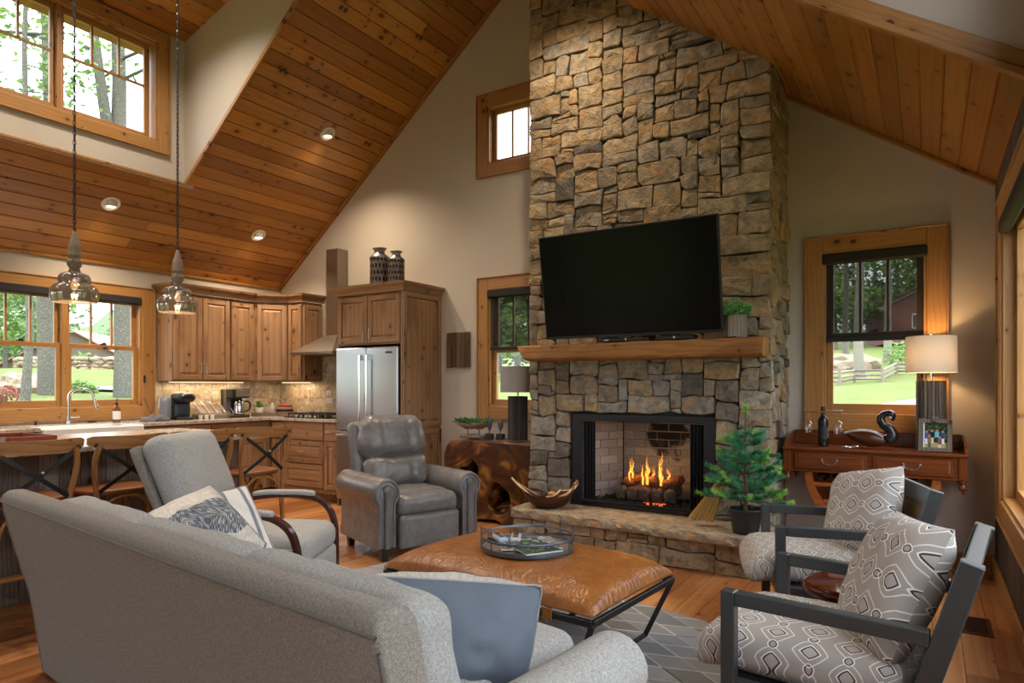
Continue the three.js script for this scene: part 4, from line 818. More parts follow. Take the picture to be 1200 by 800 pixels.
// crown along local x from a to b on front plane z, ends mitred outwards by ea, eb (1 = outer corner, 0 = straight)
function crown(a, b, z, y, ea = 0, eb = 0) {
  const rings = [a, b].map((x, k) => crownProfile.map(([o, h]) => [k ? x + o * eb : x - o * ea, y + h, z + o]));
  return wud(creased(loft(rings.map((r) => r)), 0.3), 'x');
}
srand(501);
const turnL = Math.PI / 2;   // faces +x: local x runs to -z
{
  const u = (name, label, pos, turn) => thing(name, label, 'cabinet', pos, turn, undefined);
  // wall units along the window wall
  const A = u('wall_cabinet', 'knotty alder two door wall cabinet nearest the kitchen window', [XL, 1.38, -4.08], turnL);
  obj('body', [wud(bb(0, 0.69, 0, 0.98, 0.002, 0.31, 0.003))], M.alder, A);
  panelFront('door', A, 0.18, 0.48, 0.312, 0.335, 0.93, { hv: 0.14 }); panelFront('door', A, 0.522, 0.48, 0.312, 0.335, 0.93, { hv: -0.14 });
  obj('crown', [crown(0, 0.69, 0.33, 0.98, 1, 0), T(crown(0, 0.33, 0, 0.98, 0, 1), 0, 0, 0, 0, -Math.PI / 2, 0)], M.alder2, A);
  const B = u('wall_cabinet', 'knotty alder single door wall cabinet above the drip coffee maker', [XL, 1.38, -4.77], turnL);
  obj('body', [wud(bb(0.001, 0.36, 0, 0.98, 0.002, 0.31, 0.003))], M.alder, B);
  panelFront('door', B, 0.175, 0.48, 0.312, 0.30, 0.93, { hv: -0.12 });
  obj('crown', [crown(0, 0.36, 0.33, 0.98)], M.alder2, B);
  const C = u('wall_cabinet', 'diagonal knotty alder corner wall cabinet with one door', [0, 1.38, 0], 0);
  const cp = [[XL + 0.002, -(ZB + 0.002)], [XL + 0.002, 5.131], [XL + 0.31, 5.131], [-6.742, 5.43], [-6.742, -(ZB + 0.002)]];
  obj('body', [wud(T(ext(cp.map(([x, y]) => [x, -y]), 0.98, 0, [], 0), 0, 0, 0, -Math.PI / 2, 0, 0, [1, -1, 1]))], M.alder, C);
  C.children[0].geometry = wud(cat([(() => { const g = ext(cp.map(([x, y]) => [x, y]), 0.98, 0.002, [], 0); return g.applyMatrix4(new THREE.Matrix4().makeBasis(V(1, 0, 0), V(0, 0, -1), V(0, 1, 0))); })()]));
  const dg = grp('diagonal_front', C), dl = Math.hypot(0.258, 0.299), da = Math.atan2(0.299, 0.258);
  dg.position.set(XL + 0.31, 0, -5.131); dg.rotation.y = da;
  C.remove(dg);
  const dd = panelFront('door', C, 0, 0, 0, dl - 0.05, 0.93, { hv: -0.12 });
  dd.position.set(XL + 0.31 + 0.129 + 0.002, 0.48, -5.131 - 0.1495 + 0.002); dd.rotation.y = da;
  obj('crown', [crown(-dl / 2 - 0.012, dl / 2 + 0.012, 0.02, 0.98).applyMatrix4(new THREE.Matrix4().makeRotationY(da).setPosition(XL + 0.31 + 0.129, 0, -5.131 - 0.1495))], M.alder2, C);
  const D = u('wall_cabinet', 'narrow knotty alder wall cabinet beside the range hood', [-6.74, 1.38, ZB], 0);
  obj('body', [wud(bb(0, 0.25, 0, 0.98, 0.002, 0.31, 0.003))], M.alder, D);
  panelFront('door', D, 0.125, 0.48, 0.312, 0.235, 0.93, { hv: 0.09, hy: 0.04 });
  const side = panelFront('end_panel', D, 0.25, 0.48, 0.155, 0.29, 0.93, {}); side.rotation.y = Math.PI / 2;
  obj('crown', [crown(0, 0.27, 0.33, 0.98, 0, 1), T(crown(0, 0.33, 0, 0.98, 1, 0), 0.27, 0, 0.33, 0, Math.PI / 2, 0)], M.alder2, D);
}
// under-cabinet strips
function strip(label, cx, y, cz, L, turn) {
  const t = thing('under_cabinet_light', label, 'light strip', [cx, y, cz], turn);
  obj('housing', bb(-L / 2, L / 2, -0.012, 0, -0.02, 0.02, 0.002), M.white, t);
  obj('lamp', bb(-L / 2 + 0.01, L / 2 - 0.01, -0.014, -0.012, -0.014, 0.014), M.glowWarm, t);
  const l = new THREE.RectAreaLight(lin(1, 0.70, 0.40), 30, L - 0.02, 0.03); l.name = 'strip_light';
  l.position.set(cx, y - 0.017, cz); l.rotation.set(-Math.PI / 2, 0, 0); l.rotateZ(turn); scene.add(l);
}
strip('slim warm light strip under the wall cabinets by the window', XL + 0.13, 1.379, -4.62, 0.95, Math.PI / 2);
strip('slim warm light strip under the corner wall cabinet', -6.82, 1.379, ZB + 0.13, 0.55, 0);
// tiled splashback
{
  const s = struct('wall_backsplash', 'cream travertine tile splashback behind the counters', 'backsplash');
  M.tile = [[0.92, 0.86, 0.76], [0.82, 0.74, 0.63], [1.0, 0.96, 0.9], [0.88, 0.77, 0.63]].map((c) => mat({ map: stoneTex, color: lin(...c), roughness: 0.5, bumpMap: stoneBump, bumpScale: 0.003 }));
  obj('grout', [bb(XL, XL + 0.006, CT, 1.382, ZB, -4.042), bb(XL, XL + 0.006, CT, 0.98, -4.042, -1.2), bb(XL, -5.58, CT, 1.72, ZB, ZB + 0.006)], mat({ color: lin(0.5, 0.46, 0.4), roughness: 0.95 }), s);
  const tile = (a, b, y0, y1, side) => part('tile', uvm(side ? bb(XL + 0.003, XL + 0.012 + RR(0, 0.002), y0 + 0.0015, y1 - 0.0015, -b + 0.0015, -a - 0.0015, 0.002) : bb(a + 0.0015, b - 0.0015, y0 + 0.0015, y1 - 0.0015, ZB + 0.003, ZB + 0.012 + RR(0, 0.002), 0.002), 'x', R() * 3, R() * 3), pick(M.tile), s);
  for (let r = 0; r < 4; r++) { let a = 4.044, first = r % 2; while (a < 5.73) { const b = Math.min(5.73, a + (first ? 0.1 : 0.2)); tile(a, b, CT + r * 0.108, CT + (r + 1) * 0.108, true); a = b; first = 0; } }
  for (let a = 1.2; a < 4.03; a += 0.2) tile(a, Math.min(4.04, a + 0.2), CT, 0.98, true);
  for (let r = 0; r < 7; r++) { let a = XL + 0.012, first = r % 2; while (a < -5.6) { const b = Math.min(-5.585, a + (first ? 0.1 : 0.2)); tile(a, b, CT + r * 0.108, CT + (r + 1) * 0.108, false); a = b; first = 0; } }
}
// base units
{
  const base = (label, pos, turn, w) => { const t = thing('base_cabinet', label, 'cabinet', pos, turn); obj('body', [wud(bb(0.001, w - 0.001, 0.1, CT - 0.036, 0.01, 0.585, 0.002)), wud(bb(0.001, w - 0.001, 0.0, 0.1, 0.01, 0.51))], M.alder2, t); return t; };
  const bk = (x, w, label) => base(label, [x, 0, ZB], 0, w);
  const a = bk(-6.735, 0.26, 'narrow knotty alder base cabinet in the kitchen corner');
  slabFront(a, 0.148, 0.80, 0.586, 0.205, 0.19); panelFront('door', a, 0.148, 0.40, 0.586, 0.205, 0.58, { hv: 0.07, hy: 0.4 });
  const b = bk(-6.475, 0.685, 'knotty alder drawer base under the cooktop');
  slabFront(b, 0.343, 0.805, 0.586, 0.67, 0.205, { hh: 0 }); panelFront('drawer', b, 0.343, 0.562, 0.586, 0.67, 0.255, { hh: 1, grain: 'x' }); panelFront('drawer', b, 0.343, 0.290, 0.586, 0.67, 0.255, { hh: 1, grain: 'x' });
  const c = bk(-5.79, 0.235, 'narrow knotty alder base cabinet against the refrigerator');
  slabFront(c, 0.118, 0.805, 0.586, 0.215, 0.205); panelFront('door', c, 0.118, 0.425, 0.586, 0.215, 0.54, { hv: -0.08, hy: 0.38 });
  const lf = (z0, w, label) => base(label, [XL, 0, z0], turnL, w);
  const d = lf(-3.60, 0.75, 'knotty alder base cabinet under the pod coffee maker'); slabFront(d, 0.375, 0.815, 0.586, 0.73, 0.17); panelFront('door', d, 0.195, 0.41, 0.586, 0.355, 0.6, { hv: 0.14, hy: 0.42 }); panelFront('door', d, 0.555, 0.41, 0.586, 0.355, 0.6, { hv: -0.14, hy: 0.42 });
  const e = lf(-4.35, 0.75, 'knotty alder base cabinet under the drip coffee maker'); e.children[0].geometry = cat([wud(bb(0.001, 0.803, 0.1, CT - 0.036, 0.01, 0.585, 0.002)), wud(bb(0.001, 0.803, 0, 0.1, 0.01, 0.51))]); slabFront(e, 0.375, 0.815, 0.586, 0.73, 0.17); panelFront('door', e, 0.375, 0.41, 0.586, 0.7, 0.6, { hv: 0.3, hy: 0.42 });
  const f = lf(-2.68, 0.92, 'knotty alder sink base below the farmhouse sink'); f.children[0].geometry = cat([wud(bb(0.001, 0.919, 0.1, 0.70, 0.01, 0.585, 0.002)), wud(bb(0.001, 0.919, 0, 0.1, 0.01, 0.51))]); panelFront('door', f, 0.235, 0.40, 0.586, 0.44, 0.58, { hv: 0.17, hy: 0.42 }); panelFront('door', f, 0.685, 0.40, 0.586, 0.44, 0.58, { hv: -0.17, hy: 0.42 });
  const g = lf(-1.6, 1.08, 'knotty alder drawer base left of the sink'); for (const [y, h] of [[0.815, 0.17], [0.56, 0.3], [0.25, 0.28]]) slabFront(g, 0.54, y, 0.586, 1.05, h);
}
// worktop with a notch for the sink
M.granite = phys({ map: dataTex(512, 512, (u, v) => { const n = N2(u * 12, v * 12) * 0.3 + N2(u * 45, v * 45) * 0.35 + N2(u * 120, v * 120) * 0.35, dk = sstep(0.45, 0.75, N2(u * 60 + 40, v * 60)), ru = sstep(0.35, 0.8, N2(u * 9 + 7, v * 5)); let c = mix3([0.72, 0.66, 0.58], [0.92, 0.89, 0.84], 0.5 + n); c = mix3(c, [0.62, 0.48, 0.36], ru * 0.5); return mix3(c, [0.30, 0.26, 0.24], dk * 0.7); }, true, MIR, [0.7, 0.7]), color: lin(0.8, 0.79, 0.78), roughness: 0.12 });
{
  const sh = [[XL + 0.001, 1.6], [-6.675, 1.6], [-6.675, 2.69], [-7.14, 2.69], [-7.14, 3.59], [-6.675, 3.59], [-6.675, 5.105], [-5.555, 5.105], [-5.555, 5.739], [XL + 0.001, 5.739]];
  const g = ext(sh, 0.035, 0.003, [], 0).applyMatrix4(new THREE.Matrix4().makeBasis(V(1, 0, 0), V(0, 0, -1), V(0, 1, 0)).setPosition(0, CT - 0.035, 0));
  tag(obj('countertop', uvm(g, 'z'), M.granite), 'speckled cream granite countertop along the kitchen walls', 'countertop');
  const s = thing('farmhouse_sink', 'white apron front farmhouse sink under the kitchen window', 'sink', [0, 0, 0]);
  obj('basin', [bb(-7.13, -6.635, 0.71, 0.735, -3.585, -2.695, 0.006), bb(-7.13, -7.10, 0.72, CT - 0.012, -3.585, -2.695, 0.006), bb(-6.665, -6.635, 0.71, CT - 0.012, -3.585, -2.695, 0.01), bb(-7.13, -6.64, 0.72, CT - 0.012, -2.72, -2.695, 0.006), bb(-7.13, -6.64, 0.72, CT - 0.012, -3.585, -3.56, 0.006)], M.ceramic, s);
  const f = thing('kitchen_faucet', 'tall stainless gooseneck kitchen faucet behind the sink', 'faucet', [-7.17, CT, -3.13]);
  obj('base', [cyl(0.027, 0.024, 0.03, 0, 0.015, 0)], M.chrome, f);
  const arc = [[0, 0.02, 0], [0, 0.24, 0]]; for (let i = 1; i <= 9; i++) { const a = Math.PI * i / 10; arc.push([0.055 - 0.055 * Math.cos(a), 0.255 + 0.09 * Math.sin(a), -0.09 + 0.09 * Math.cos(a)]); } arc.push([0.115, 0.20, -0.19], [0.12, 0.165, -0.2]);
  obj('spout', tube(arc, 0.0125, 48, 10), M.chrome, f);
  obj('spray_head', rod([0.114, 0.215, -0.188], [0.122, 0.15, -0.203], 0.015, 0.019), M.chrome, f);
  obj('lever', [rod([0.0, 0.06, 0], [0, 0.062, -0.1], 0.006), cyl(0.02, 0.02, 0.05, 0, 0.06, 0)], M.chrome, f);
  const so = thing('soap_bottle', 'amber glass pump soap bottle with white label by sink', 'soap bottle', [-7.06, CT + 0.001, -3.53]);
  obj('bottle', lathe([[0, 0], [0.033, 0], [0.036, 0.006], [0.036, 0.125], [0.03, 0.15], [0.014, 0.165], [0.014, 0.18], [0, 0.18]], 24), phys({ color: lin(0.16, 0.05, 0.01), roughness: 0.08 }), so);
  obj('label', lathe([[0.0366, 0.03], [0.0366, 0.115]], 24), M.white, so);
  obj('pump', [cyl(0.015, 0.013, 0.025, 0, 0.19, 0, 14), rod([0, 0.2, 0], [0, 0.235, 0], 0.004), bar([-0.008, 0.237, 0], [0.03, 0.233, 0], 0.012, 0.01)], M.black, so);
  const kn = thing('sink_stopper', 'small dark drain lever on the counter behind the sink', 'lever', [-7.2, CT, -2.86]); obj('cross_handle', [cyl(0.012, 0.008, 0.03, 0, 0.015, 0, 12), bar([-0.02, 0.034, 0.012], [0.02, 0.034, -0.012], 0.008, 0.008), bar([-0.015, 0.034, -0.015], [0.015, 0.034, 0.015], 0.008, 0.008)], M.iron, kn);
  const so2 = thing('sponge_dish', 'small dark dish beside the faucet', 'dish', [-7.2, CT, -3.36]); obj('dish', lathe([[0, 0.001], [0.03, 0.001], [0.045, 0.018], [0.042, 0.019], [0.028, 0.007], [0, 0.006]], 20), M.bronze, so2);
}
// refrigerator in its tall surround
{
  const t = thing('refrigerator', 'stainless french door refrigerator with a bottom freezer drawer', 'refrigerator', [-5.075, 0, ZB]);
  M.fridge = mat({ color: lin(0.44, 0.47, 0.49), metalness: 0.95, roughness: 0.24 });
  obj('body', bb(-0.45, 0.45, 0.03, 1.725, 0.02, 0.595, 0.004), mat({ color: lin(0.06, 0.065, 0.07), roughness: 0.5 }), t);
  const dr = (x0, x1, y0, y1) => obj('door', bb(x0, x1, y0, y1, 0.60, 0.66, 0.012), M.fridge, t);
  const l = dr(-0.452, -0.004, 0.845, 1.735), r = dr(0.004, 0.452, 0.845, 1.735), z = obj('freezer_drawer', bb(-0.452, 0.452, 0.09, 0.832, 0.60, 0.66, 0.012), M.fridge, t);
  const vh = (par, x) => obj('handle', [bb(x - 0.013, x + 0.013, 0.90, 1.66, 0.695, 0.715, 0.007), bb(x - 0.014, x + 0.014, 1.60, 1.66, 0.655, 0.71, 0.004), bb(x - 0.014, x + 0.014, 0.90, 0.96, 0.655, 0.71, 0.004)], M.chrome, par);
  vh(l, -0.05); vh(r, 0.05);
  obj('handle', [bb(-0.40, 0.40, 0.775, 0.80, 0.695, 0.715, 0.007), bb(-0.40, -0.35, 0.775, 0.80, 0.655, 0.71, 0.004), bb(0.35, 0.40, 0.775, 0.80, 0.655, 0.71, 0.004)], M.chrome, z);
  obj('badge', bb(0.29, 0.38, 1.665, 1.685, 0.66, 0.662), M.black, r);
  obj('kick_grille', bb(-0.44, 0.44, 0.005, 0.085, 0.4, 0.61), M.black, t);
  const c = thing('fridge_cabinet', 'tall knotty alder cabinet surround with panelled side and crown', 'cabinet', [0, 0, ZB]);
  obj('side_panel', wud(bb(-4.605, -4.585, 0, 2.31, 0.002, 0.63, 0.002)), M.alder, c);
  obj('side_panel', wud(bb(-5.552, -5.532, 0.0, 2.31, 0.002, 0.61, 0.002)), M.alder, c);
  obj('top_box', [wud(bb(-5.532, -4.605, 1.765, 2.31, 0.002, 0.61, 0.002), 'x')], M.alder, c);
  const d1 = panelFront('door', c, -5.305, 2.035, 0.612, 0.445, 0.50, { hv: 0.185, hy: 0.02 }), d2 = panelFront('door', c, -4.845, 2.035, 0.612, 0.455, 0.50, { hv: -0.19, hy: 0.02 });
  for (const [y, h] of [[1.60, 1.42], [0.46, 0.80]]) { const e = panelFront('end_panel', c, -4.585, y, 0.315, 0.62, h, {}); e.rotation.y = Math.PI / 2; }
  obj('crown', [crown(-5.56, -4.57, 0.63, 2.31, 1, 1), T(crown(0, 0.63, 0, 2.31, 1, 0), -4.57, 0, 0.63, 0, Math.PI / 2, 0), wud(bb(-5.55, -4.58, 2.31, 2.402, 0.002, 0.63), 'x')], M.alder, c);
}
// vases on the tall cabinet
{
  M.pierced = mat({ map: dataTex(256, 256, (u, v) => { const a = u * 16, r = v * 17, sh = Math.floor(r) & 1 ? 0.5 : 0, dx = ((a + sh) % 1) - 0.5, dy = (r % 1) - 0.5; const d = dx * dx * 1.2 + dy * dy; return d < 0.10 ? [0.07, 0.05, 0.04] : mix3([0.30, 0.27, 0.25], [0.55, 0.50, 0.46], 0.5 + 0.5 * N2(u * 30, v * 30)); }), metalness: 0.6, roughness: 0.45 });
  M.pewter = mat({ color: lin(0.22, 0.21, 0.21), metalness: 0.8, roughness: 0.38 });
  const v = (label, x, r, h) => { const t = thing('pierced_vase', label, 'vase', [x, 2.405, ZB + 0.42]); obj('body', lathe([[0, 0.001], [r * 0.96, 0.001], [r, 0.01], [r, h * 0.74], [r * 0.97, h * 0.76]], 32), M.pierced, t); obj('shoulder', lathe([[r * 1.02, h * 0.735], [r * 1.02, h * 0.765], [r * 0.9, h * 0.80], [r * 0.58, h * 0.86], [r * 0.5, h * 0.93], [r * 0.72, h * 0.985], [r * 0.74, h], [r * 0.66, h], [r * 0.42, h * 0.93], [r * 0.5, h * 0.86]], 32), M.pewter, t); };
  v('larger pierced metal vase on the fridge cabinet', -5.10, 0.105, 0.43); v('smaller pierced metal vase beside the larger one', -4.855, 0.088, 0.37);
}
// plank wall art
{
  M.artWood = [[0.62, 0.42, 0.28], [0.45, 0.30, 0.2], [0.75, 0.55, 0.4]].map((c) => mat({ map: barnTex, color: lin(...c), roughness: 0.85, bumpMap: grainBump, bumpScale: 0.002 }));
  const t = thing('wall_art', 'small square of weathered vertical planks on the wall', 'wall art', [-4.318, 1.52, ZB]);
  for (let i = 0; i < 5; i++) part('board', wud(bb(-0.155 + i * 0.062, -0.155 + i * 0.062 + 0.058, RR(0, 0.01), 0.39 - RR(0, 0.008), 0.008, 0.026 + RR(0, 0.006), 0.002)), M.artWood[i % 3], t);
  obj('batten', [bb(-0.14, 0.14, 0.08, 0.11, 0.001, 0.009), bb(-0.14, 0.14, 0.28, 0.31, 0.001, 0.009)], M.deck, t);
}
// range hood and cooktop
M.hoodMetal = mat({ color: lin(0.30, 0.255, 0.21), metalness: 1, roughness: 0.36 });
{
  const t = thing('range_hood', 'brushed metal range hood with a square chimney stack', 'range hood', [-6.12, 0, ZB + 0.014]);
  obj('stack', [bb(-0.10, 0.10, 1.93, 2.985, 0.001, 0.165, 0.002)], M.hoodMetal, t);
  obj('canopy', [creased(loft([[[-0.365, 1.725, 0.001], [0.365, 1.725, 0.001], [0.365, 1.725, 0.49], [-0.365, 1.725, 0.49]], [[-0.105, 1.94, 0.001], [0.105, 1.94, 0.001], [0.105, 1.94, 0.17], [-0.105, 1.94, 0.17]]].map((r) => r.reverse()), true, false), 0.2), bb(-0.365, 0.365, 1.695, 1.727, 0.001, 0.49, 0.002)], M.hoodMetal, t);
  const c = thing('gas_cooktop', 'black gas cooktop with cast iron grates on counter', 'cooktop', [-6.12, CT, -5.40]);
  obj('tray', cbox(0.74, 0.012, 0.5, 0.004, 0, 0.006, 0), M.blackGloss, c);
  for (const x of [-0.24, 0, 0.24]) obj('grate', [...[-0.2, 0, 0.2].map((z) => bar([x - 0.11, 0.045, z], [x + 0.11, 0.045, z], 0.012, 0.014)), ...[-0.105, 0, 0.105].map((d) => bar([x + d, 0.045, -0.22], [x + d, 0.045, 0.2], 0.012, 0.014)), ...[[-1, -1], [1, -1], [-1, 1], [1, 1]].map(([a, b]) => bar([x + a * 0.1, 0.01, b * 0.2], [x + a * 0.1, 0.045, b * 0.2], 0.012, 0.012))], M.iron, c);
  for (const [x, z] of [[-0.24, -0.1], [-0.24, 0.1], [0, 0], [0.24, -0.1], [0.24, 0.1]]) obj('burner', cyl(0.04, 0.035, 0.018, x, 0.02, z, 18), M.black, c);
  for (let i = 0; i < 5; i++) obj('knob', cyl(0.016, 0.014, 0.022, -0.16 + i * 0.08, 0.022, 0.232, 14), M.steel, c);
}
// things on the wall counters
{
  const k = thing('pod_coffee_maker', 'black single-cup pod coffee maker on counter by window', 'coffee maker', [-7.02, CT + 0.001, -4.20], turnL);
  obj('body', [soft(0.24, 0.25, 0.15, 0.04, { n: 8, f: (x, y, z) => [x, y + 0.125, z - 0.075] }), cyl(0.085, 0.085, 0.03, 0, 0.015, 0.07, 28)], M.blackMatte, k);
  obj('head', [soft(0.20, 0.10, 0.22, 0.045, { n: 8, f: (x, y, z) => [x, y + 0.245, z + 0.03] })], M.black, k);
  obj('water_tank', [soft(0.07, 0.25, 0.16, 0.03, { n: 8, f: (x, y, z) => [x - 0.145, y + 0.13, z - 0.06] })], phys({ color: lin(0.16, 0.18, 0.2), roughness: 0.1 }), k);
  obj('front_panel', [soft(0.16, 0.15, 0.04, 0.018, { n: 6, f: (x, y, z) => [x, y + 0.105, z + 0.0] })], mat({ color: lin(0.04, 0.06, 0.08), roughness: 0.25 }), k);
  obj('lid_handle', tube([[-0.07, 0.25, 0.12], [-0.05, 0.285, 0.145], [0.05, 0.285, 0.145], [0.07, 0.25, 0.12]], 0.009, 20, 8), M.steel, k);
  obj('power_cord', tube([[-0.19, 0.02, -0.1], [-0.23, 0.04, -0.14], [-0.26, 0.14, -0.2], [-0.27, 0.22, -0.25], [-0.27, 0.235, -0.265]], 0.004, 30, 6), M.black, k);
  const cl = thing('dish_cloth', 'crumpled grey dish cloth on the counter', 'cloth', [-6.93, CT + 0.002, -3.86]);
  const cg = new THREE.SphereGeometry(0.1, 28, 18), cp = cg.attributes.position; for (let i = 0; i < cp.count; i++) { const x = cp.getX(i), y = cp.getY(i), z = cp.getZ(i); cp.setXYZ(i, x * 1.05 + 0.02 * N3(x * 30, y * 30, z * 30), Math.max(0, y) * (0.6 + 0.35 * N3(x * 18, 3, z * 18)), z * 1.5); } cg.computeVertexNormals();
  obj('cloth', fin(cg), mat({ color: lin(0.10, 0.10, 0.11), roughness: 0.95 }), cl);
  const rk = thing('pod_rack', 'wire and wood rack holding coffee pods between coffee makers', 'rack', [-7.06, CT + 0.001, -4.59], turnL);
  obj('tray', wud(bb(-0.21, 0.21, 0, 0.05, -0.07, 0.13, 0.006), 'x'), M.barn[0], rk);
  for (let i = 0; i < 5; i++) obj('wire_divider', tube([[-0.2 + i * 0.1, 0.04, 0.12], [-0.2 + i * 0.1, 0.07, 0.11], [-0.2 + i * 0.1, 0.175, -0.03], [-0.2 + i * 0.1, 0.19, -0.06]], 0.004, 14, 6), M.nickel, rk);
  for (let i = 0; i < 4; i++) obj('divider', wud(T(bx(0.085, 0.15, 0.006), -0.15 + i * 0.1, 0.105, 0.02, -0.85), 'x'), M.barn[2], rk);
  const pods = []; for (let i = 0; i < 3; i++) { const p = tag(obj('coffee_pod', [cyl(0.019, 0.023, 0.04, 0, 0.02, 0, 14), cyl(0.026, 0.026, 0.003, 0, 0.041, 0, 14)], M.white), 'white coffee pod in front of the wire rack', 'coffee pod', 'coffee pods at the wire rack'); p.position.set(-6.915 + 0.004 * i, CT + 0.002, -4.36 - i * 0.07); }
  const cm = thing('drip_coffee_maker', 'black drip coffee maker with steel carafe', 'coffee maker', [-7.0, CT + 0.001, -4.86], turnL);
  obj('body', [bb(-0.12, 0.12, 0, 0.03, -0.12, 0.12, 0.008), bb(-0.12, 0.12, 0.03, 0.34, -0.12, -0.03, 0.01), bb(-0.12, 0.12, 0.23, 0.34, -0.03, 0.12, 0.012)], M.black, cm);
  obj('water_window', bb(-0.122, -0.06, 0.05, 0.33, -0.06, 0.0, 0.004), mat({ color: lin(0.12, 0.11, 0.10), roughness: 0.3 }), cm);
  obj('control_panel', bb(-0.075, 0.105, 0.25, 0.325, 0.119, 0.124, 0.002), M.steel, cm);
  obj('carafe', lathe([[0, 0.032], [0.058, 0.032], [0.064, 0.05], [0.062, 0.15], [0.05, 0.185], [0.046, 0.2], [0, 0.2]], 28), M.chrome, cm); cm.children[cm.children.length - 1].position.set(0.01, 0, 0.05);
  obj('carafe_handle', tube([[0.06, 0.19, 0.08], [0.11, 0.18, 0.11], [0.11, 0.09, 0.11], [0.07, 0.07, 0.09]], 0.011, 16, 8), M.black, cm);
  const tr = thing('counter_tray', 'low grey wooden tray in the counter corner', 'tray', [-6.95, CT + 0.001, -5.38], 0.75); obj('tray', [wud(bb(-0.26, 0.26, 0, 0.02, -0.11, 0.11, 0.004), 'x'), wud(bb(-0.26, 0.26, 0.02, 0.045, 0.098, 0.11, 0.003), 'x'), wud(bb(-0.26, 0.26, 0.02, 0.045, -0.11, -0.098, 0.003), 'x')], M.barn[3], tr);
  const pt = thing('potted_fern', 'spiky green plant in a small white pot', 'potted plant', [-7.03, CT + 0.022, -5.22]); obj('pot', lathe([[0, 0], [0.045, 0], [0.055, 0.085], [0.05, 0.085], [0.042, 0.07], [0, 0.07]], 22), M.ceramic, pt);
  srand(520); const bl = []; for (let i = 0; i < 70; i++) { const a = R() * 6.28, l = RR(0.08, 0.14), e = RR(0.4, 1.3), d = V(Math.cos(a) * Math.cos(e), Math.sin(e), Math.sin(a) * Math.cos(e)), s = V(-Math.sin(a), 0, Math.cos(a)).multiplyScalar(0.006), p = V(0, 0.075, 0), m = p.clone().addScaledVector(d, l * 0.6), q = m.clone().addScaledVector(V(d.x, d.y - 0.5, d.z), l * 0.6), A = p, B = m.clone().add(s), C = m.clone().sub(s); bl.push(A.x, A.y, A.z, B.x, B.y, B.z, C.x, C.y, C.z, B.x, B.y, B.z, q.x, q.y, q.z, C.x, C.y, C.z); } obj('leaves', polyGeo(bl), leafMat(0.13, 0.26, 0.05), pt);
  const sb = thing('syrup_bottle', 'small clear pump bottle beside the potted fern', 'bottle', [-6.96, CT + 0.022, -5.35]); obj('bottle', lathe([[0, 0], [0.026, 0], [0.028, 0.1], [0.012, 0.125], [0.012, 0.14], [0, 0.14]], 18), mat({ color: lin(0.6, 0.56, 0.5), roughness: 0.3 }), sb); obj('pump', [rod([0, 0.14, 0], [0, 0.17, 0], 0.004), bar([-0.02, 0.172, 0], [0.02, 0.176, 0.0], 0.012, 0.01)], M.nickel, sb);
  const bk = thing('wicker_basket', 'small woven basket with dark band in counter corner', 'basket', [-6.86, CT + 0.022, -5.46], 0.6); obj('basket', loft([[0.0, 0.085, 0.05], [0.045, 0.105, 0.062], [0.09, 0.115, 0.07], [0.09, 0.105, 0.062], [0.012, 0.08, 0.045]].map(([y, a, b]) => { const r = []; for (let i = 0; i < 24; i++) { const q = -i / 24 * 6.283; r.push([Math.cos(q) * a, y, Math.sin(q) * b]); } return r; })), mat({ color: lin(0.36, 0.25, 0.14), roughness: 0.8, bumpMap: tweedBump, bumpScale: 0.004 }), bk); obj('band', loft([[0.035, 0.106, 0.064], [0.06, 0.112, 0.068]].map(([y, a, b]) => { const r = []; for (let i = 0; i < 24; i++) { const q = -i / 24 * 6.283; r.push([Math.cos(q) * a, y, Math.sin(q) * b]); } return r; }), true, false), M.black, bk);
  const rb = thing('snack_box', 'flat red packet lying across the wicker basket', 'packet', [-6.86, CT + 0.114, -5.46], 0.6); obj('packet', soft(0.15, 0.03, 0.09, 0.01, { n: 8, py: 0.004, f: (x, y, z) => [x, y + 0.016, z] }), mat({ color: lin(0.45, 0.05, 0.04), roughness: 0.4 }), rb);
  const ol = thing('power_outlet', 'white wall outlet plate on the tile splashback', 'outlet', [XL + 0.0145, 1.13, -4.13], turnL); obj('plate', cbox(0.07, 0.115, 0.006, 0.002, 0, 0, 0.003), M.white, ol); obj('socket', [bb(-0.015, 0.015, 0.01, 0.04, 0.005, 0.008, 0.002), bb(-0.015, 0.015, -0.04, -0.01, 0.005, 0.008, 0.002)], M.white, ol);
  const ol2 = thing('power_outlet', 'cream wall outlet plate on tiles behind cooktop', 'outlet', [-6.34, 1.14, ZB + 0.0145]); obj('plate', cbox(0.115, 0.07, 0.006, 0.002, 0, 0, 0.003), M.white, ol2); obj('socket', [bb(0.01, 0.04, -0.015, 0.015, 0.005, 0.008, 0.002), bb(-0.04, -0.01, -0.015, 0.015, 0.005, 0.008, 0.002)], M.white, ol2);
}
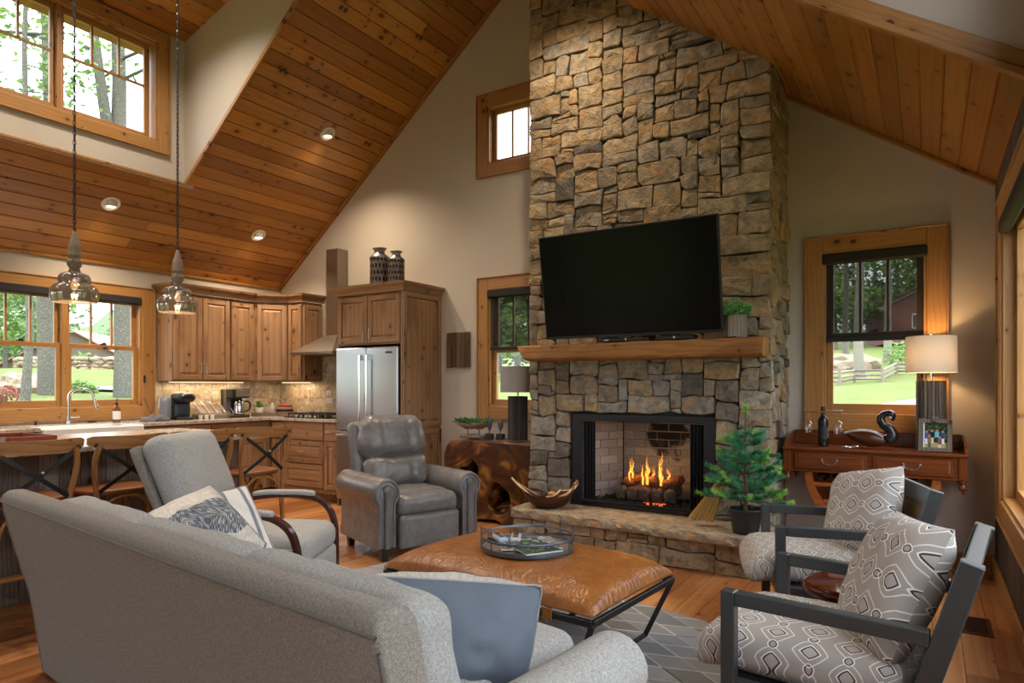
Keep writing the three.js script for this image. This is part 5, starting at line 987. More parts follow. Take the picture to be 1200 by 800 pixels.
// island
{
  const t = thing('kitchen_island', 'island base clad in vertical weathered grey boards', 'kitchen island', [0, 0, 0]);
  obj('carcass', bb(-5.57, -4.70, 0.0, CT - 0.036, -3.27, -0.35), M.deck, t);
  srand(530); let z = -3.27; while (z < -0.36) { const w = Math.min(RR(0.10, 0.17), -0.35 - z); part('board', wud(bb(-4.70, -4.682 + RR(0, 0.004), 0.002, CT - 0.037, z + 0.0015, z + w - 0.0015, 0.002)), pick(M.barn), t); z += w; }
  let x = -5.57; while (x < -4.70) { const w = Math.min(RR(0.11, 0.17), -4.69 - x); part('board', wud(bb(x + 0.0015, x + w - 0.0015, 0.002, CT - 0.037, -3.288 - RR(0, 0.003), -3.27, 0.002)), pick(M.barnDark), t); x += w; }
  M.islandTop = phys({ map: M.granite.map, color: lin(0.85, 0.86, 0.88), roughness: 0.2 });
  tag(obj('island_countertop', uvm(bb(-5.65, -4.40, CT - 0.035, CT, -3.36, -0.3, 0.006), 'z'), M.islandTop), 'polished granite island countertop mirroring the windows', 'countertop');
  const tr = thing('wooden_tray', 'reddish brown wooden box tray on the island', 'tray', [-4.93, CT + 0.001, -1.84]); obj('tray', [wud(bb(-0.25, 0.25, 0, 0.018, -0.14, 0.14, 0.003), 'x'), wud(bb(-0.25, 0.25, 0.018, 0.06, 0.12, 0.14, 0.003), 'x'), wud(bb(-0.25, 0.25, 0.018, 0.06, -0.14, -0.12, 0.003), 'x'), wud(bb(0.23, 0.25, 0.018, 0.06, -0.12, 0.12, 0.003), 'z'), wud(bb(-0.25, -0.23, 0.018, 0.06, -0.12, 0.12, 0.003), 'z')], mat({ map: oakTex, color: lin(0.75, 0.30, 0.18), roughness: 0.5 }), tr);
  const v = thing('hydrangea_vase', 'pink and cream hydrangea heads in a glazed vase', 'flowers', [-5.25, CT + 0.001, -1.72]); obj('vase', lathe([[0, 0], [0.05, 0], [0.07, 0.05], [0.075, 0.12], [0.05, 0.18], [0.045, 0.2], [0.04, 0.2], [0.045, 0.17], [0, 0.16]], 24), M.ceramic, v);
  const head = (x, y, z, r, m) => { const p = []; for (let i = 0; i < 90; i++) { const a = Math.acos(RR(-0.6, 1)), b = R() * 6.283, d = V(Math.sin(a) * Math.cos(b), Math.cos(a), Math.sin(a) * Math.sin(b)), c = V(x, y, z).addScaledVector(d, r); for (let k = 0; k < 4; k++) { const u = V(RR(-1, 1), RR(-1, 1), RR(-1, 1)).cross(d).normalize(), w = d.clone().cross(u), q = c.clone().addScaledVector(u, 0.013), e = q.clone().addScaledVector(w, 0.008).addScaledVector(d, 0.004), f = q.clone().addScaledVector(w, -0.008).addScaledVector(d, 0.004), g = c.clone().addScaledVector(u, 0.02); p.push(c.x, c.y, c.z, e.x, e.y, e.z, g.x, g.y, g.z, c.x, c.y, c.z, g.x, g.y, g.z, f.x, f.y, f.z); } } obj('flower_head', polyGeo(p), m, v); obj('stem', tube([[0, 0.15, 0], [x * 0.6, y * 0.7, z * 0.6], [x, y, z]], 0.004, 12, 5), leafMat(0.1, 0.2, 0.05), v); };
  const pk = mat({ color: lin(0.78, 0.46, 0.43), roughness: 0.8, side: THREE.DoubleSide }), cr = mat({ color: lin(0.80, 0.68, 0.45), roughness: 0.8, side: THREE.DoubleSide });
  head(0.02, 0.31, -0.19, 0.062, pk); head(0.03, 0.30, -0.085, 0.06, cr); head(-0.06, 0.35, 0.0, 0.06, pk); head(0.08, 0.33, 0.06, 0.06, pk); head(-0.05, 0.31, -0.13, 0.055, cr);
}
// counter stools
{
  srand(540);
  M.stoolWood = mat({ map: oakTex, color: lin(1.15, 1.1, 0.95), roughness: 0.5, bumpMap: grainBump, bumpScale: 0.0006 });
  const t = thing('bar_stool', 'oak cross-back counter stool', 'bar stool', [0, 0, 0], 0, 'cross-back stools at the island');
  const SY = 0.69;
  // faces -z; the back is at +z
  const seat = []; for (let i = 0; i < 40; i++) { const a = i / 40 * 6.283, c = Math.cos(a), s = Math.sin(a), p = 3.2, r = Math.pow(Math.abs(c) ** p + Math.abs(s) ** p, -1 / p); seat.push([c * r * (0.205 - 0.012 * s), s * r * 0.2]); }
  obj('seat', wud(ext(seat, 0.032, 0.010, [], 0).applyMatrix4(new THREE.Matrix4().makeRotationX(Math.PI / 2).setPosition(0, SY + 0.016, 0)), 'x'), mat({ map: oakTex, color: lin(0.62, 0.42, 0.26), roughness: 0.42 }), t);
  for (const s of [-1, 1]) {
    obj('back_post', wud(tube([[s * 0.185, 0, 0.215], [s * 0.175, 0.35, 0.19], [s * 0.175, SY, 0.195], [s * 0.19, 0.80, 0.21], [s * 0.198, 0.90, 0.232], [s * 0.18, 0.985, 0.25]], 0.0155, 36, 10)), M.stoolWood, t);
    obj('front_leg', wud(tube([[s * 0.19, 0, -0.195], [s * 0.165, 0.4, -0.165], [s * 0.16, SY - 0.01, -0.16]], 0.016, 20, 10)), M.stoolWood, t);
    obj('side_bracket', wud(tube([[s * 0.17, 0.45, -0.16], [s * 0.172, 0.58, -0.12], [s * 0.172, 0.655, 0.0], [s * 0.174, 0.6, 0.12], [s * 0.176, 0.45, 0.19]], 0.010, 26, 8)), M.stoolWood, t);
    obj('side_stretcher', wud(rod([s * 0.18, 0.26, -0.175], [s * 0.178, 0.26, 0.197], 0.010), 'z'), M.stoolWood, t);
  }
  obj('back_bracket', wud(tube([[-0.168, 0.42, 0.185], [-0.14, 0.58, 0.185], [-0.06, 0.655, 0.185], [0.06, 0.655, 0.185], [0.14, 0.58, 0.185], [0.168, 0.42, 0.185]], 0.010, 30, 8)), M.stoolWood, t);
  obj('front_bracket', wud(tube([[-0.16, 0.42, -0.165], [-0.13, 0.58, -0.165], [-0.05, 0.655, -0.165], [0.05, 0.655, -0.165], [0.13, 0.58, -0.165], [0.16, 0.42, -0.165]], 0.010, 30, 8)), M.stoolWood, t);
  obj('footrest', wud(rod([-0.175, 0.22, -0.18], [0.175, 0.22, -0.18], 0.012), 'x'), M.stoolWood, t);
  obj('back_stretcher', wud(rod([-0.178, 0.3, 0.195], [0.178, 0.3, 0.195], 0.010), 'x'), M.stoolWood, t);
  const rail = []; for (let i = 0; i <= 24; i++) { const u = i / 24 * 2 - 1, x = u * 0.235, z = 0.262 - 0.045 * u * u, h = 0.037 * (1 - 0.3 * u ** 4), y = 0.992 + 0.012 * u * u, k = Math.abs(u) > 0.97 ? 0.7 : 1; rail.push([[x, y - h * k, z - 0.009], [x, y - h * k, z + 0.009], [x, y + h * k, z + 0.013], [x, y + h * k, z - 0.005]]); }
  obj('top_rail', wud(creased(loft(rail), 0.5), 'x'), M.stoolWood, t);
  for (const s of [-1, 1]) obj('cross_strap', [0, 1, 2, 3, 4, 5, 6, 7].map((i) => { const f = (k) => { const u = k / 8; return [s * mixv(-0.165, 0.205, u), mixv(SY + 0.015, 0.985, u), mixv(0.205, 0.245, u) + 0.022 * Math.sin(Math.PI * u) + s * 0.0015]; }; return bar(f(i), f(i + 1.03), 0.004, 0.024, 0.001, [s * 0.88, -0.47, 0]); }), M.iron, t);
  obj('rivet', sph(0.008, 0.02, 0.853, 0.252, 10), M.steel, t);
  const tn = turnTo(-1, 0), X = -4.27;
  const lab = ['oak cross-back counter stool beside the hydrangea end of island', 'oak cross-back counter stool partly behind the grey fabric recliner', 'oak cross-back counter stool mostly hidden behind the fabric recliner', 'oak cross-back counter stool at the kitchen range end of island'];
  [-1.61, -2.10, -2.57, -3.05].forEach((z, i) => { const o = i ? dup(t, [X, 0, z], tn, lab[i]) : t; if (!i) { t.position.set(X, 0, z); t.rotation.y = tn; t.userData.label = lab[0]; } });
}
// pendants
{
  M.smoke = phys({ color: lin(0.30, 0.28, 0.26), roughness: 0.04, metalness: 0.6, transmission: 0.9, thickness: 0, ior: 1.8, side: THREE.DoubleSide });
  M.turned = mat({ map: barnTex, color: lin(1.1, 1.0, 0.9), roughness: 0.85 });
  const mk = (label, z) => {
    const x = -5.0, y = 1.90, t = thing('pendant_lamp', label, 'pendant lamp', [x, y, z], 0, 'glass pendants over the island');
    obj('glass_shade', lathe([[0.132, 0], [0.137, 0.006], [0.138, 0.012], [0.143, 0.03], [0.147, 0.07], [0.142, 0.095], [0.118, 0.12], [0.098, 0.128], [0.096, 0.135], [0.099, 0.15], [0.098, 0.172], [0.085, 0.192], [0.055, 0.205], [0.032, 0.21]], 48), M.smoke, t);
    obj('turned_neck', lathe([[0, 0.205], [0.034, 0.205], [0.036, 0.22], [0.030, 0.235], [0.040, 0.25], [0.048, 0.275], [0.044, 0.295], [0.030, 0.305], [0.042, 0.318], [0.044, 0.335], [0.036, 0.35], [0.04, 0.375], [0.036, 0.40], [0.024, 0.44], [0.016, 0.47], [0.012, 0.49], [0, 0.492]], 28), M.turned, t);
    obj('socket', cyl(0.018, 0.018, 0.05, 0, 0.185, 0, 16), M.bronze, t);
    obj('bulb', lathe([[0, 0.085], [0.014, 0.09], [0.022, 0.11], [0.02, 0.13], [0.012, 0.155], [0.01, 0.165], [0, 0.165]], 16), mat({ color: 0, emissive: lin(1, 0.52, 0.16), emissiveIntensity: 5 }), t);
    obj('loop', tor(0.016, 0.003, 0, 0.505, 0, 0), M.iron, t);
    const top = YDC + (x - XD) * (RY - YDC) / (RX - XD) - y, ch = []; let k = 0; for (let h = 0.53; h < top; h += 0.034, k++) ch.push(T(new THREE.TorusGeometry(0.013, 0.0028, 5, 10), 0, h, 0, 0, k % 2 ? Math.PI / 2 : 0, 0, [0.75, 1.7, 1])); ch.push(tube([[0.006, 0.5, 0], [0.01, 1.4, 0.004], [0.006, top - 0.02, 0]], 0.0028, 16, 5)); obj('chain', ch, M.iron, t);
    obj('canopy', cyl(0.06, 0.05, 0.03, 0, top - 0.015, 0), M.iron, t);
    const l = new THREE.PointLight(lin(1, 0.62, 0.30), 0.45, 0, 2); l.position.set(x, y + 0.07, z); l.shadow.radius = 1.2; l.castShadow = true; l.name = 'pendant_light'; scene.add(l);
  };
  mk('smoky glass pendant lamp on a chain nearer the sink', -2.22); mk('smoky glass pendant lamp on a chain nearer the wall cabinets', -2.96);
}
// recessed lights in the sloping ceilings
function recessed(label, p, n, I, col = [1, 0.80, 0.58]) {
  const t = thing('recessed_light', label, 'ceiling light', p);
  t.quaternion.setFromUnitVectors(V(0, -1, 0), V(...n).normalize());
  obj('trim_ring', lathe([[0.062, 0.001], [0.066, -0.006], [0.082, -0.007], [0.086, -0.001], [0.086, 0.004], [0.062, 0.004]], 36), M.canInner, t);
  obj('baffle', cyl(0.064, 0.064, 0.003, 0, 0.0, 0, 30), M.canInner, t);
  const inv = t.quaternion.clone().invert(), g = cyl(0.046, 0.050, 0.05, 0, 0, 0, 28), h = cyl(0.040, 0.040, 0.006, 0, -0.0255, 0, 24), m = new THREE.Matrix4().compose(V(0, -0.004, 0), inv, V(1, 1, 1));
  obj('eyeball', g.applyMatrix4(m), M.canInner, t); obj('lamp', h.applyMatrix4(m), M.glowCan, t);
  const l = new THREE.SpotLight(lin(...col), I, 0, 68 * D2R, 0.9, 2); l.position.set(p[0] + n[0] * 0.03, p[1] - 0.04, p[2]); l.target.position.set(p[0], 0, p[2]); l.castShadow = true; l.shadow.radius = 2; l.name = 'recessed_lamp'; scene.add(l, l.target);
}
{
  const nl = [0.619, -0.785, 0], nr = [-0.564, -0.826, 0], onL = (x, z) => [x, roofY(x), z], onR = (x, z) => [x, roofY(x), z];
  recessed('recessed ceiling light over the sink side of kitchen', onL(-6.692, -3.293), nl, 9);
  recessed('recessed ceiling light over the corner wall cabinets', onL(-6.677, -4.942), nl, 9);
  recessed('recessed ceiling light above the refrigerator cabinet', onL(-5.479, -4.922), nl, 14);
  const nd = [0.253, -0.967, 0], onD = (x, z) => [x, YDC + (x - XD) * (RY - YDC) / (RX - XD), z];
  for (const [x, z, l] of [[-5.45, -2.95, 'recessed dormer ceiling light over the range end of island'], [-5.3, -1.2, 'recessed dormer ceiling light over the flower end of island'], [-4.4, -2.1, 'recessed dormer ceiling light nearer the ridge']]) recessed(l, onD(x, z), nd, 14, [1, 0.87, 0.72]);
  recessed('recessed ceiling light near the ridge before the chimney', onR(-2.55, -4.45), nr, 14);
}

// ---------------------------------------------------------------- sofa and recliners
M.tweed = mat({ map: tweedTex, color: lin(0.36, 0.325, 0.285), roughness: 0.95, bumpMap: tweedBump, bumpScale: 0.0012 });
M.tweedLight = mat({ map: tweedTex, color: lin(0.50, 0.50, 0.48), roughness: 0.95, bumpMap: tweedBump, bumpScale: 0.001 });
M.legWood = mat({ color: lin(0.02, 0.013, 0.01), roughness: 0.4 });
{
  const t = thing('sofa', 'large grey tweed sofa with flared back and rolled arms', 'sofa', [-2.2, 0, -1.095], -0.108);
  const hw = () => 1.272, lz = (y) => lerpT([[0, -0.165], [0.365, -0.118], [0.55, -0.068], [0.72, -0.028], [0.86, 0.004]], y);   // rear face of the raked back
  const rr = (w, d, r, n = 5) => { const p = []; for (const [sx, sz, a0] of [[1, 1, 0], [-1, 1, 90], [-1, -1, 180], [1, -1, 270]]) for (let i = 0; i <= n; i++) { const a = (a0 + 90 * i / n) * D2R; p.push([sx * (w - r) + Math.cos(a) * r, sz * (d - r) + Math.sin(a) * r]); } return p; };
  // subdivide the long sides so that the fabric can sag
  const dense = (p) => { const o = []; for (let i = 0; i < p.length; i++) { const a = p[i], b = p[(i + 1) % p.length], k = Math.max(1, Math.round(Math.hypot(b[0] - a[0], b[1] - a[1]) / 0.12)); for (let j = 0; j < k; j++) o.push([mixv(a[0], b[0], j / k), mixv(a[1], b[1], j / k)]); } return o; };
  const ref = dense(rr(1, 0.0625, 0.02)), rings = [];
  const ys = [0.015, 0.06, 0.2, 0.3, 0.4, 0.5, 0.6, 0.7, 0.78, 0.82, 0.843, 0.856, 0.860];
  ys.forEach((y, k) => { const w = hw(y), sh = y > 0.81 ? 1 - 0.55 * Math.pow((y - 0.81) / 0.05, 3) : 1, z0 = lz(y) - 0.0625; rings.push(ref.map(([x, z]) => { const sag = 0.012 * Math.sin(Math.PI * clamp(y / 0.86)) * (1 - x * x) * (z > 0 ? -1 : 0); return [x * (w - 0.03 * (1 - sh)), y, z0 + z * sh + sag]; }).reverse()); });
  const bk = obj('back', uvm(creased(loft(rings), 0.9)), M.tweed, t);
  const zt = (y) => lz(y);
  const pipe = []; for (let i = 0; i <= 20; i++) pipe.push([mixv(-hw(0.815), hw(0.815), i / 20), 0.815, zt(0.815) + 0.001]);
  const sideP = (s) => ys.filter((y) => y < 0.82).map((y) => [s * (hw(y) - 0.004), y, zt(y) - 0.003]);
  obj('piping', [tube(pipe, 0.0045, 60, 6), tube(sideP(1), 0.0045, 30, 6), tube(sideP(-1), 0.0045, 30, 6)], M.tweed, bk);
  obj('base', soft(2.36, 0.34, 0.80, 0.05, { n: 10, f: (x, y, z) => [x, y + 0.25, z - 0.55] }), M.tweed, t);
  for (const x of [-0.775, 0, 0.775]) obj('seat_cushion', soft(0.765, 0.15, 0.68, 0.055, { py: 0.02, f: (a, y, z) => [a + x, y + 0.465, z - 0.60] }), M.tweedLight, t);
  for (const [i, x] of [-0.79, 0, 0.79].entries()) {
    const c = obj('back_cushion', soft(0.775, 0.42, 0.19, 0.075, { n: 18, pz: 0.03, py: 0.008, noise: 0.008, nf: 5, ns: i * 9, f: (a, y, z, q) => { const d = [[-0.2, 0.07], [0.2, 0.07]].reduce((s, [u, v]) => s + Math.exp(-((a - u) ** 2 + (y - v) ** 2) / 0.002), 0); return [a + x, y + 0.607, z - 0.29 + 0.10 * (y / 0.4) + (q[2] < 0 ? 0.02 * d : 0)]; } }), M.tweedLight, t);
    obj('tuft_button', [-0.2, 0.2].map((u) => sph(0.013, x + u, 0.682, -0.365, 10, [1, 1, 0.5])), M.tweed, c);
  }
  for (const s of [-1, 1]) {
    // rolled arm: section swept along z
    const sec = []; const P = [[1.25, 0.07], [1.25, 0.25], [1.26, 0.38], [1.30, 0.43]]; for (const p of P) sec.push(p); // outer underside
    const cx = 1.355, cy = 0.515, r = 0.10; for (let i = 0; i <= 14; i++) { const a = (-115 + 255 * i / 14) * D2R; sec.push([cx + r * Math.cos(a), cy + r * Math.sin(a)]); }
    sec.push([1.225, 0.50], [1.19, 0.42], [1.175, 0.25], [1.175, 0.08]);
    const zs = [[-0.835, 0.86], [-0.825, 0.95], [-0.80, 1], [-0.6, 1], [-0.5, 1], [-0.42, 1], [-0.37, 1]];
    const rg = zs.map(([z, k]) => { const mx = 1.28, my = 0.38; return sec.map(([x, y]) => [s * (mx + (x - mx) * k), my + (y - my) * k, z + 0.02 * Math.sin(x * 3)]); });
    const g = loft(s > 0 ? rg : rg.map((q) => q.slice().reverse()));
    obj('arm', uvm(creased(g, 1.0), 'z'), M.tweedLight, t);
    obj('leg', [cbox(0.06, 0.08, 0.06, 0.006, s * 1.16, 0.04, -0.88)], M.legWood, t); obj('leg', [cbox(0.06, 0.08, 0.06, 0.006, s * 1.16, 0.04, -0.24)], M.legWood, t);
  }
}
// two-sided throw pillows: hide patches in front, velvet behind
M.velvet = phys({ color: lin(0.115, 0.14, 0.175), roughness: 0.8, sheen: 1, sheenRoughness: 0.4, sheenColor: lin(0.35, 0.42, 0.5), bumpMap: leatherBump, bumpScale: 0.002 });
M.hide = mat({ map: dataTex(256, 256, (u, v) => { const b = v + 0.03 * N2(u * 5, v * 5), h = 0.5 + 0.5 * N2(u * 60 + v * 40, v * 14); return b < 0.2 ? mix3([0.22, 0.24, 0.27], [0.86, 0.88, 0.9], Math.pow(h, 1.6)) : b < 0.36 ? mix3([0.74, 0.71, 0.66], [0.88, 0.86, 0.82], h) : mix3([0.70, 0.69, 0.67], [0.86, 0.85, 0.83], h); }, true, MIR, [0.5, 0.5]), roughness: 0.5, metalness: 0.15, bumpMap: leatherBump, bumpScale: 0.004 });
M.whiteCloth = mat({ color: lin(0.62, 0.60, 0.57), roughness: 0.9 });
function splitPillow(name, label, w, h, th, m1, m2, pos, q, seed) {
  const t = thing(name, label, 'pillow', pos); t.quaternion.copy(q);
  const g = pillowGeo(w, h, th, { seed, n: 30, wr: 0.014, round: 0.16, pw: 2.2 }), n = g.attributes.position.count / 2;
  const half = (a) => { const x = new THREE.BufferGeometry(); for (const k of ['position', 'normal', 'uv']) { const s = g.attributes[k].itemSize; x.setAttribute(k, new THREE.BufferAttribute(g.attributes[k].array.slice(a * n * s, (a + 1) * n * s), s)); } return x; };
  obj('front', half(0), m1, t); obj('backing', half(1), m2, t);
  const e = []; for (let i = 0; i < 40; i++) { const s = Math.floor(i / 10), u = (i % 10) / 10 * 2 - 1, P = [[u, -1], [1, u], [-u, 1], [-1, -u]][s], k1 = 1 - 0.07 * (1 - P[0] ** 2) * Math.abs(P[1]) ** 6, k2 = 1 - 0.07 * (1 - P[1] ** 2) * Math.abs(P[0]) ** 6; e.push([P[0] * w / 2 * k2 * Math.sqrt(1 - 0.16 * P[1] ** 2), P[1] * h / 2 * k1 * Math.sqrt(1 - 0.16 * P[0] ** 2), 0]); }
  obj('welt', tube(e, 0.0035, 90, 6, true), M.hide, t);
  return t;
}
const facing = (fx, fy, fz, roll = 0) => { // local +z looks along f, local y kept upright
  const z = V(fx, fy, fz).normalize(), x = V(0, 1, 0).cross(z).normalize(), y = z.clone().cross(x);
  return new THREE.Quaternion().setFromRotationMatrix(new THREE.Matrix4().makeBasis(x, y, z)).multiply(new THREE.Quaternion().setFromAxisAngle(V(0, 0, 1), roll));
};
splitPillow('throw_pillow', 'slate blue velvet pillow with silver hide front on sofa', 0.58, 0.46, 0.33, M.hide, M.velvet, [-1.19, 0.575, -1.49], facing(-0.60, 0.30, -0.78, 0.10), 3);
splitPillow('throw_pillow', 'silver and white hide patchwork pillow on the sofa', 0.48, 0.44, 0.17, M.hide, M.velvet, [-2.60, 0.68, -1.60], facing(0.62, 0.72, 0.30, 0.5), 8);
M.stripe = mat({ map: canvasTex(256, 64, (c, w, h) => { c.fillStyle = '#d9d6d0'; c.fillRect(0, 0, w, h); c.fillStyle = '#7d7f83'; for (const [a, b] of [[20, 34], [92, 10], [120, 40], [200, 16]]) c.fillRect(a, 0, b, h); }, [0.5, 0.5]), roughness: 0.9 });
splitPillow('throw_pillow', 'white pillow with broad grey stripes behind the hide pillow', 0.46, 0.44, 0.15, M.stripe, M.whiteCloth, [-2.74, 0.66, -1.78], facing(0.5, 0.72, 0.42, 0.35), 12);
// fabric recliner with bentwood arms
{
  const t = thing('fabric_recliner', 'pale grey fabric recliner with dark bentwood arms', 'recliner', [-3.38, 0, -2.46], turnTo(0.857, -0.515));
  M.paleFabric = mat({ map: tweedTex, color: lin(0.58, 0.585, 0.575), roughness: 0.95, bumpMap: tweedBump, bumpScale: 0.0008 });
  M.mahogany = phys({ color: lin(0.055, 0.014, 0.010), roughness: 0.22 });
  const lean = (x, y, z) => { const a = 0.40, c = Math.cos(a), s = Math.sin(a), yy = y, zz = z; return [x, 0.44 + yy * c - zz * s, 0.20 + yy * s + zz * c]; };
  obj('seat', soft(0.56, 0.17, 0.66, 0.07, { py: 0.025, n: 16, f: (x, y, z) => [x, y + 0.40, z - 0.10 ] }), M.paleFabric, t);
  obj('footrest', soft(0.55, 0.30, 0.08, 0.03, { pz: 0.01, f: (x, y, z) => [x, y + 0.19, z - 0.385] }), M.paleFabric, t);
  obj('base_box', bb(-0.27, 0.27, 0.06, 0.33, -0.35, 0.24, 0.02), M.paleFabric, t);
  const top = soft(0.61, 0.46, 0.17, 0.075, { n: 18, pz: 0.02, f: (x, y, z, q) => lean(x, y + 0.42, z) });
  obj('back', top, M.paleFabric, t);
  obj('lumbar_roll', soft(0.57, 0.23, 0.19, 0.085, { n: 16, pz: 0.025, f: (x, y, z) => lean(x, y + 0.12, z - 0.03) }), M.paleFabric, t);
  obj('back_shell', soft(0.62, 0.61, 0.05, 0.022, { n: 10, f: (x, y, z) => lean(x, y + 0.33, z + 0.105) }), M.tweed, t);
  for (const s of [-1, 1]) {
    const x = s * 0.345, pts = [[0.27, 0.50], [0.18, 0.585], [0.04, 0.615], [-0.12, 0.625], [-0.26, 0.605], [-0.345, 0.545], [-0.385, 0.45], [-0.395, 0.30], [-0.395, 0.06]];
    const cv = new THREE.CatmullRomCurve3(pts.map(([z, y]) => V(x, y, z))), rg = [];
    for (let i = 0; i <= 48; i++) { const p = cv.getPoint(i / 48), d = cv.getTangent(i / 48), n = V(0, -d.z, d.y).normalize(); rg.push([[-0.028, -0.013], [0.028, -0.013], [0.028, 0.013], [-0.028, 0.013]].map(([a, b]) => [p.x + a, p.y + n.y * b, p.z + n.z * b])); }
    obj('arm', creased(loft(rg), 0.6), M.mahogany, t);
    const pad = soft(0.062, 0.036, 0.40, 0.017, { nx: 6, ny: 6, nz: 20, f: (a, y, z) => [x + a, y + 0.638 - 0.28 * Math.max(0, Math.abs(z + 0.01) - 0.06) ** 2 * 2.0, z - 0.06] });
    obj('arm_pad', pad, M.paleFabric, t);
    obj('base_rail', [cbox(0.05, 0.045, 0.72, 0.008, x, 0.042, -0.04), bar([x, 0.05, 0.27], [x, 0.52, 0.27], 0.05, 0.03)], M.mahogany, t);
    obj('side_panel', soft(0.03, 0.26, 0.56, 0.012, { n: 6, f: (a, y, z) => [s * 0.298 + a, y + 0.30, z - 0.08] }), M.paleFabric, t);
  }
}
// leather recliner
{
  const t = thing('leather_recliner', 'grey leather recliner with scrolled arms and stitched back', 'recliner', [-3.66, 0, -4.13], turnTo(0.93, 0.36));
  M.greyLeather = phys({ map: leatherMap, color: lin(0.215, 0.21, 0.21), roughness: 0.27, bumpMap: leatherBump, bumpScale: 0.0014 });
  const lean = (x, y, z) => { const a = 0.26, c = Math.cos(a), s = Math.sin(a); return [x, 0.40 + y * c - z * s, 0.17 + y * s + z * c]; };
  const seam = (q) => 0.012 * (Math.exp(-((q - 0.38) ** 2) / 0.0012) + Math.exp(-((q + 0.38) ** 2) / 0.0012));
  obj('seat_cushion', soft(0.53, 0.16, 0.58, 0.06, { n: 18, py: 0.028, pz: 0.012, noise: 0.004, f: (x, y, z) => [x, y + 0.405, z - 0.12] }), M.greyLeather, t);
  obj('footrest', soft(0.53, 0.26, 0.07, 0.03, { n: 18, pz: 0.012, f: (x, y, z, q) => [x, y + 0.21, z - 0.385 + (q[2] < 0 ? seam(q[0]) * 0.8 : 0)] }), M.greyLeather, t);
  obj('chassis', bb(-0.29, 0.29, 0.09, 0.36, -0.34, 0.30, 0.02), M.greyLeather, t);
  obj('headrest', soft(0.60, 0.37, 0.20, 0.09, { n: 22, pz: 0.045, py: 0.01, noise: 0.007, nf: 7, f: (x, y, z, q) => lean(x * (1 - 0.06 * q[1] * (q[1] > 0 ? 1 : 0)), y + 0.49, z - 0.02 + (q[2] < 0 ? seam(q[0]) : 0)) }), M.greyLeather, t);
  obj('lumbar', soft(0.56, 0.27, 0.18, 0.08, { n: 22, pz: 0.03, noise: 0.006, nf: 8, ns: 5, f: (x, y, z, q) => lean(x, y + 0.20, z - 0.035 + (q[2] < 0 ? seam(q[0]) * 0.8 : 0)) }), M.greyLeather, t);
  obj('back_shell', soft(0.68, 0.66, 0.12, 0.05, { n: 14, f: (x, y, z) => lean(x, y + 0.33, z + 0.09) }), M.greyLeather, t);
  for (const s of [-1, 1]) {
    const cx = s * 0.365, cy = 0.520, r = 0.108, sec = [];
    for (let i = 0; i <= 16; i++) { const a = (-40 + 260 * i / 16) * D2R; sec.push([cx + r * Math.cos(a), cy + r * Math.sin(a)]); }
    sec.push([cx - 0.058, 0.41], [cx - 0.052, 0.32], [cx - 0.055, 0.20], [cx - 0.066, 0.10], [cx + 0.066, 0.10], [cx + 0.055, 0.20], [cx + 0.052, 0.32], [cx + 0.058, 0.41]);
    const rg = [[-0.40, 0.90], [-0.392, 0.97], [-0.375, 1], [-0.2, 1], [0, 1], [0.2, 1], [0.34, 1], [0.36, 0.95]].map(([z, k]) => sec.map(([x, y]) => [cx + (x - cx) * k, 0.36 + (y - 0.36) * k, z]));
    const arm = obj('arm', uvm(creased(loft(rg), 0.9), 'z'), M.greyLeather, t);
    // scroll rolls on the arm front
    const sc = (k, rad, y0) => { const p = [[cx - 0.062 * k, y0, -0.398], [cx - 0.058 * k, 0.36, -0.40]]; for (let i = 0; i <= 12; i++) { const a = (225 - 270 * i / 12) * D2R; p.push([cx + r * 0.86 * k * Math.cos(a), cy + r * 0.86 * k * Math.sin(a), -0.402]); } p.push([cx + 0.058 * k, 0.36, -0.40], [cx + 0.062 * k, y0, -0.398]); return tube(p, rad, 70, 8); };
    obj('scroll_welt', [sc(1, 0.011, 0.11)], M.greyLeather, arm);
    obj('scroll_panel', [uvm(tube([[cx, 0.11, -0.405], [cx, 0.3, -0.408], [cx, 0.44, -0.405], [cx, 0.53, -0.405]], 0.026, 30, 10)), sph(0.034, cx, 0.545, -0.403, 14, [1, 1, 0.6])], M.greyLeather, arm);
    obj('nailheads', Array.from({ length: 15 }, (_, i) => { const a = (215 - 250 * i / 14) * D2R; return sph(0.0045, cx + 0.058 * Math.cos(a), cy + 0.058 * Math.sin(a), -0.404, 6); }), M.legWood, arm);
    for (const z of [-0.34, 0.28]) obj('leg', [creased(loft([[0.001, 0.021], [0.10, 0.03]].map(([y, q]) => [[cx - q, y, z - q], [cx - q, y, z + q], [cx + q, y, z + q], [cx + q, y, z - q]])), 0.3)], M.legWood, t);
  }
}
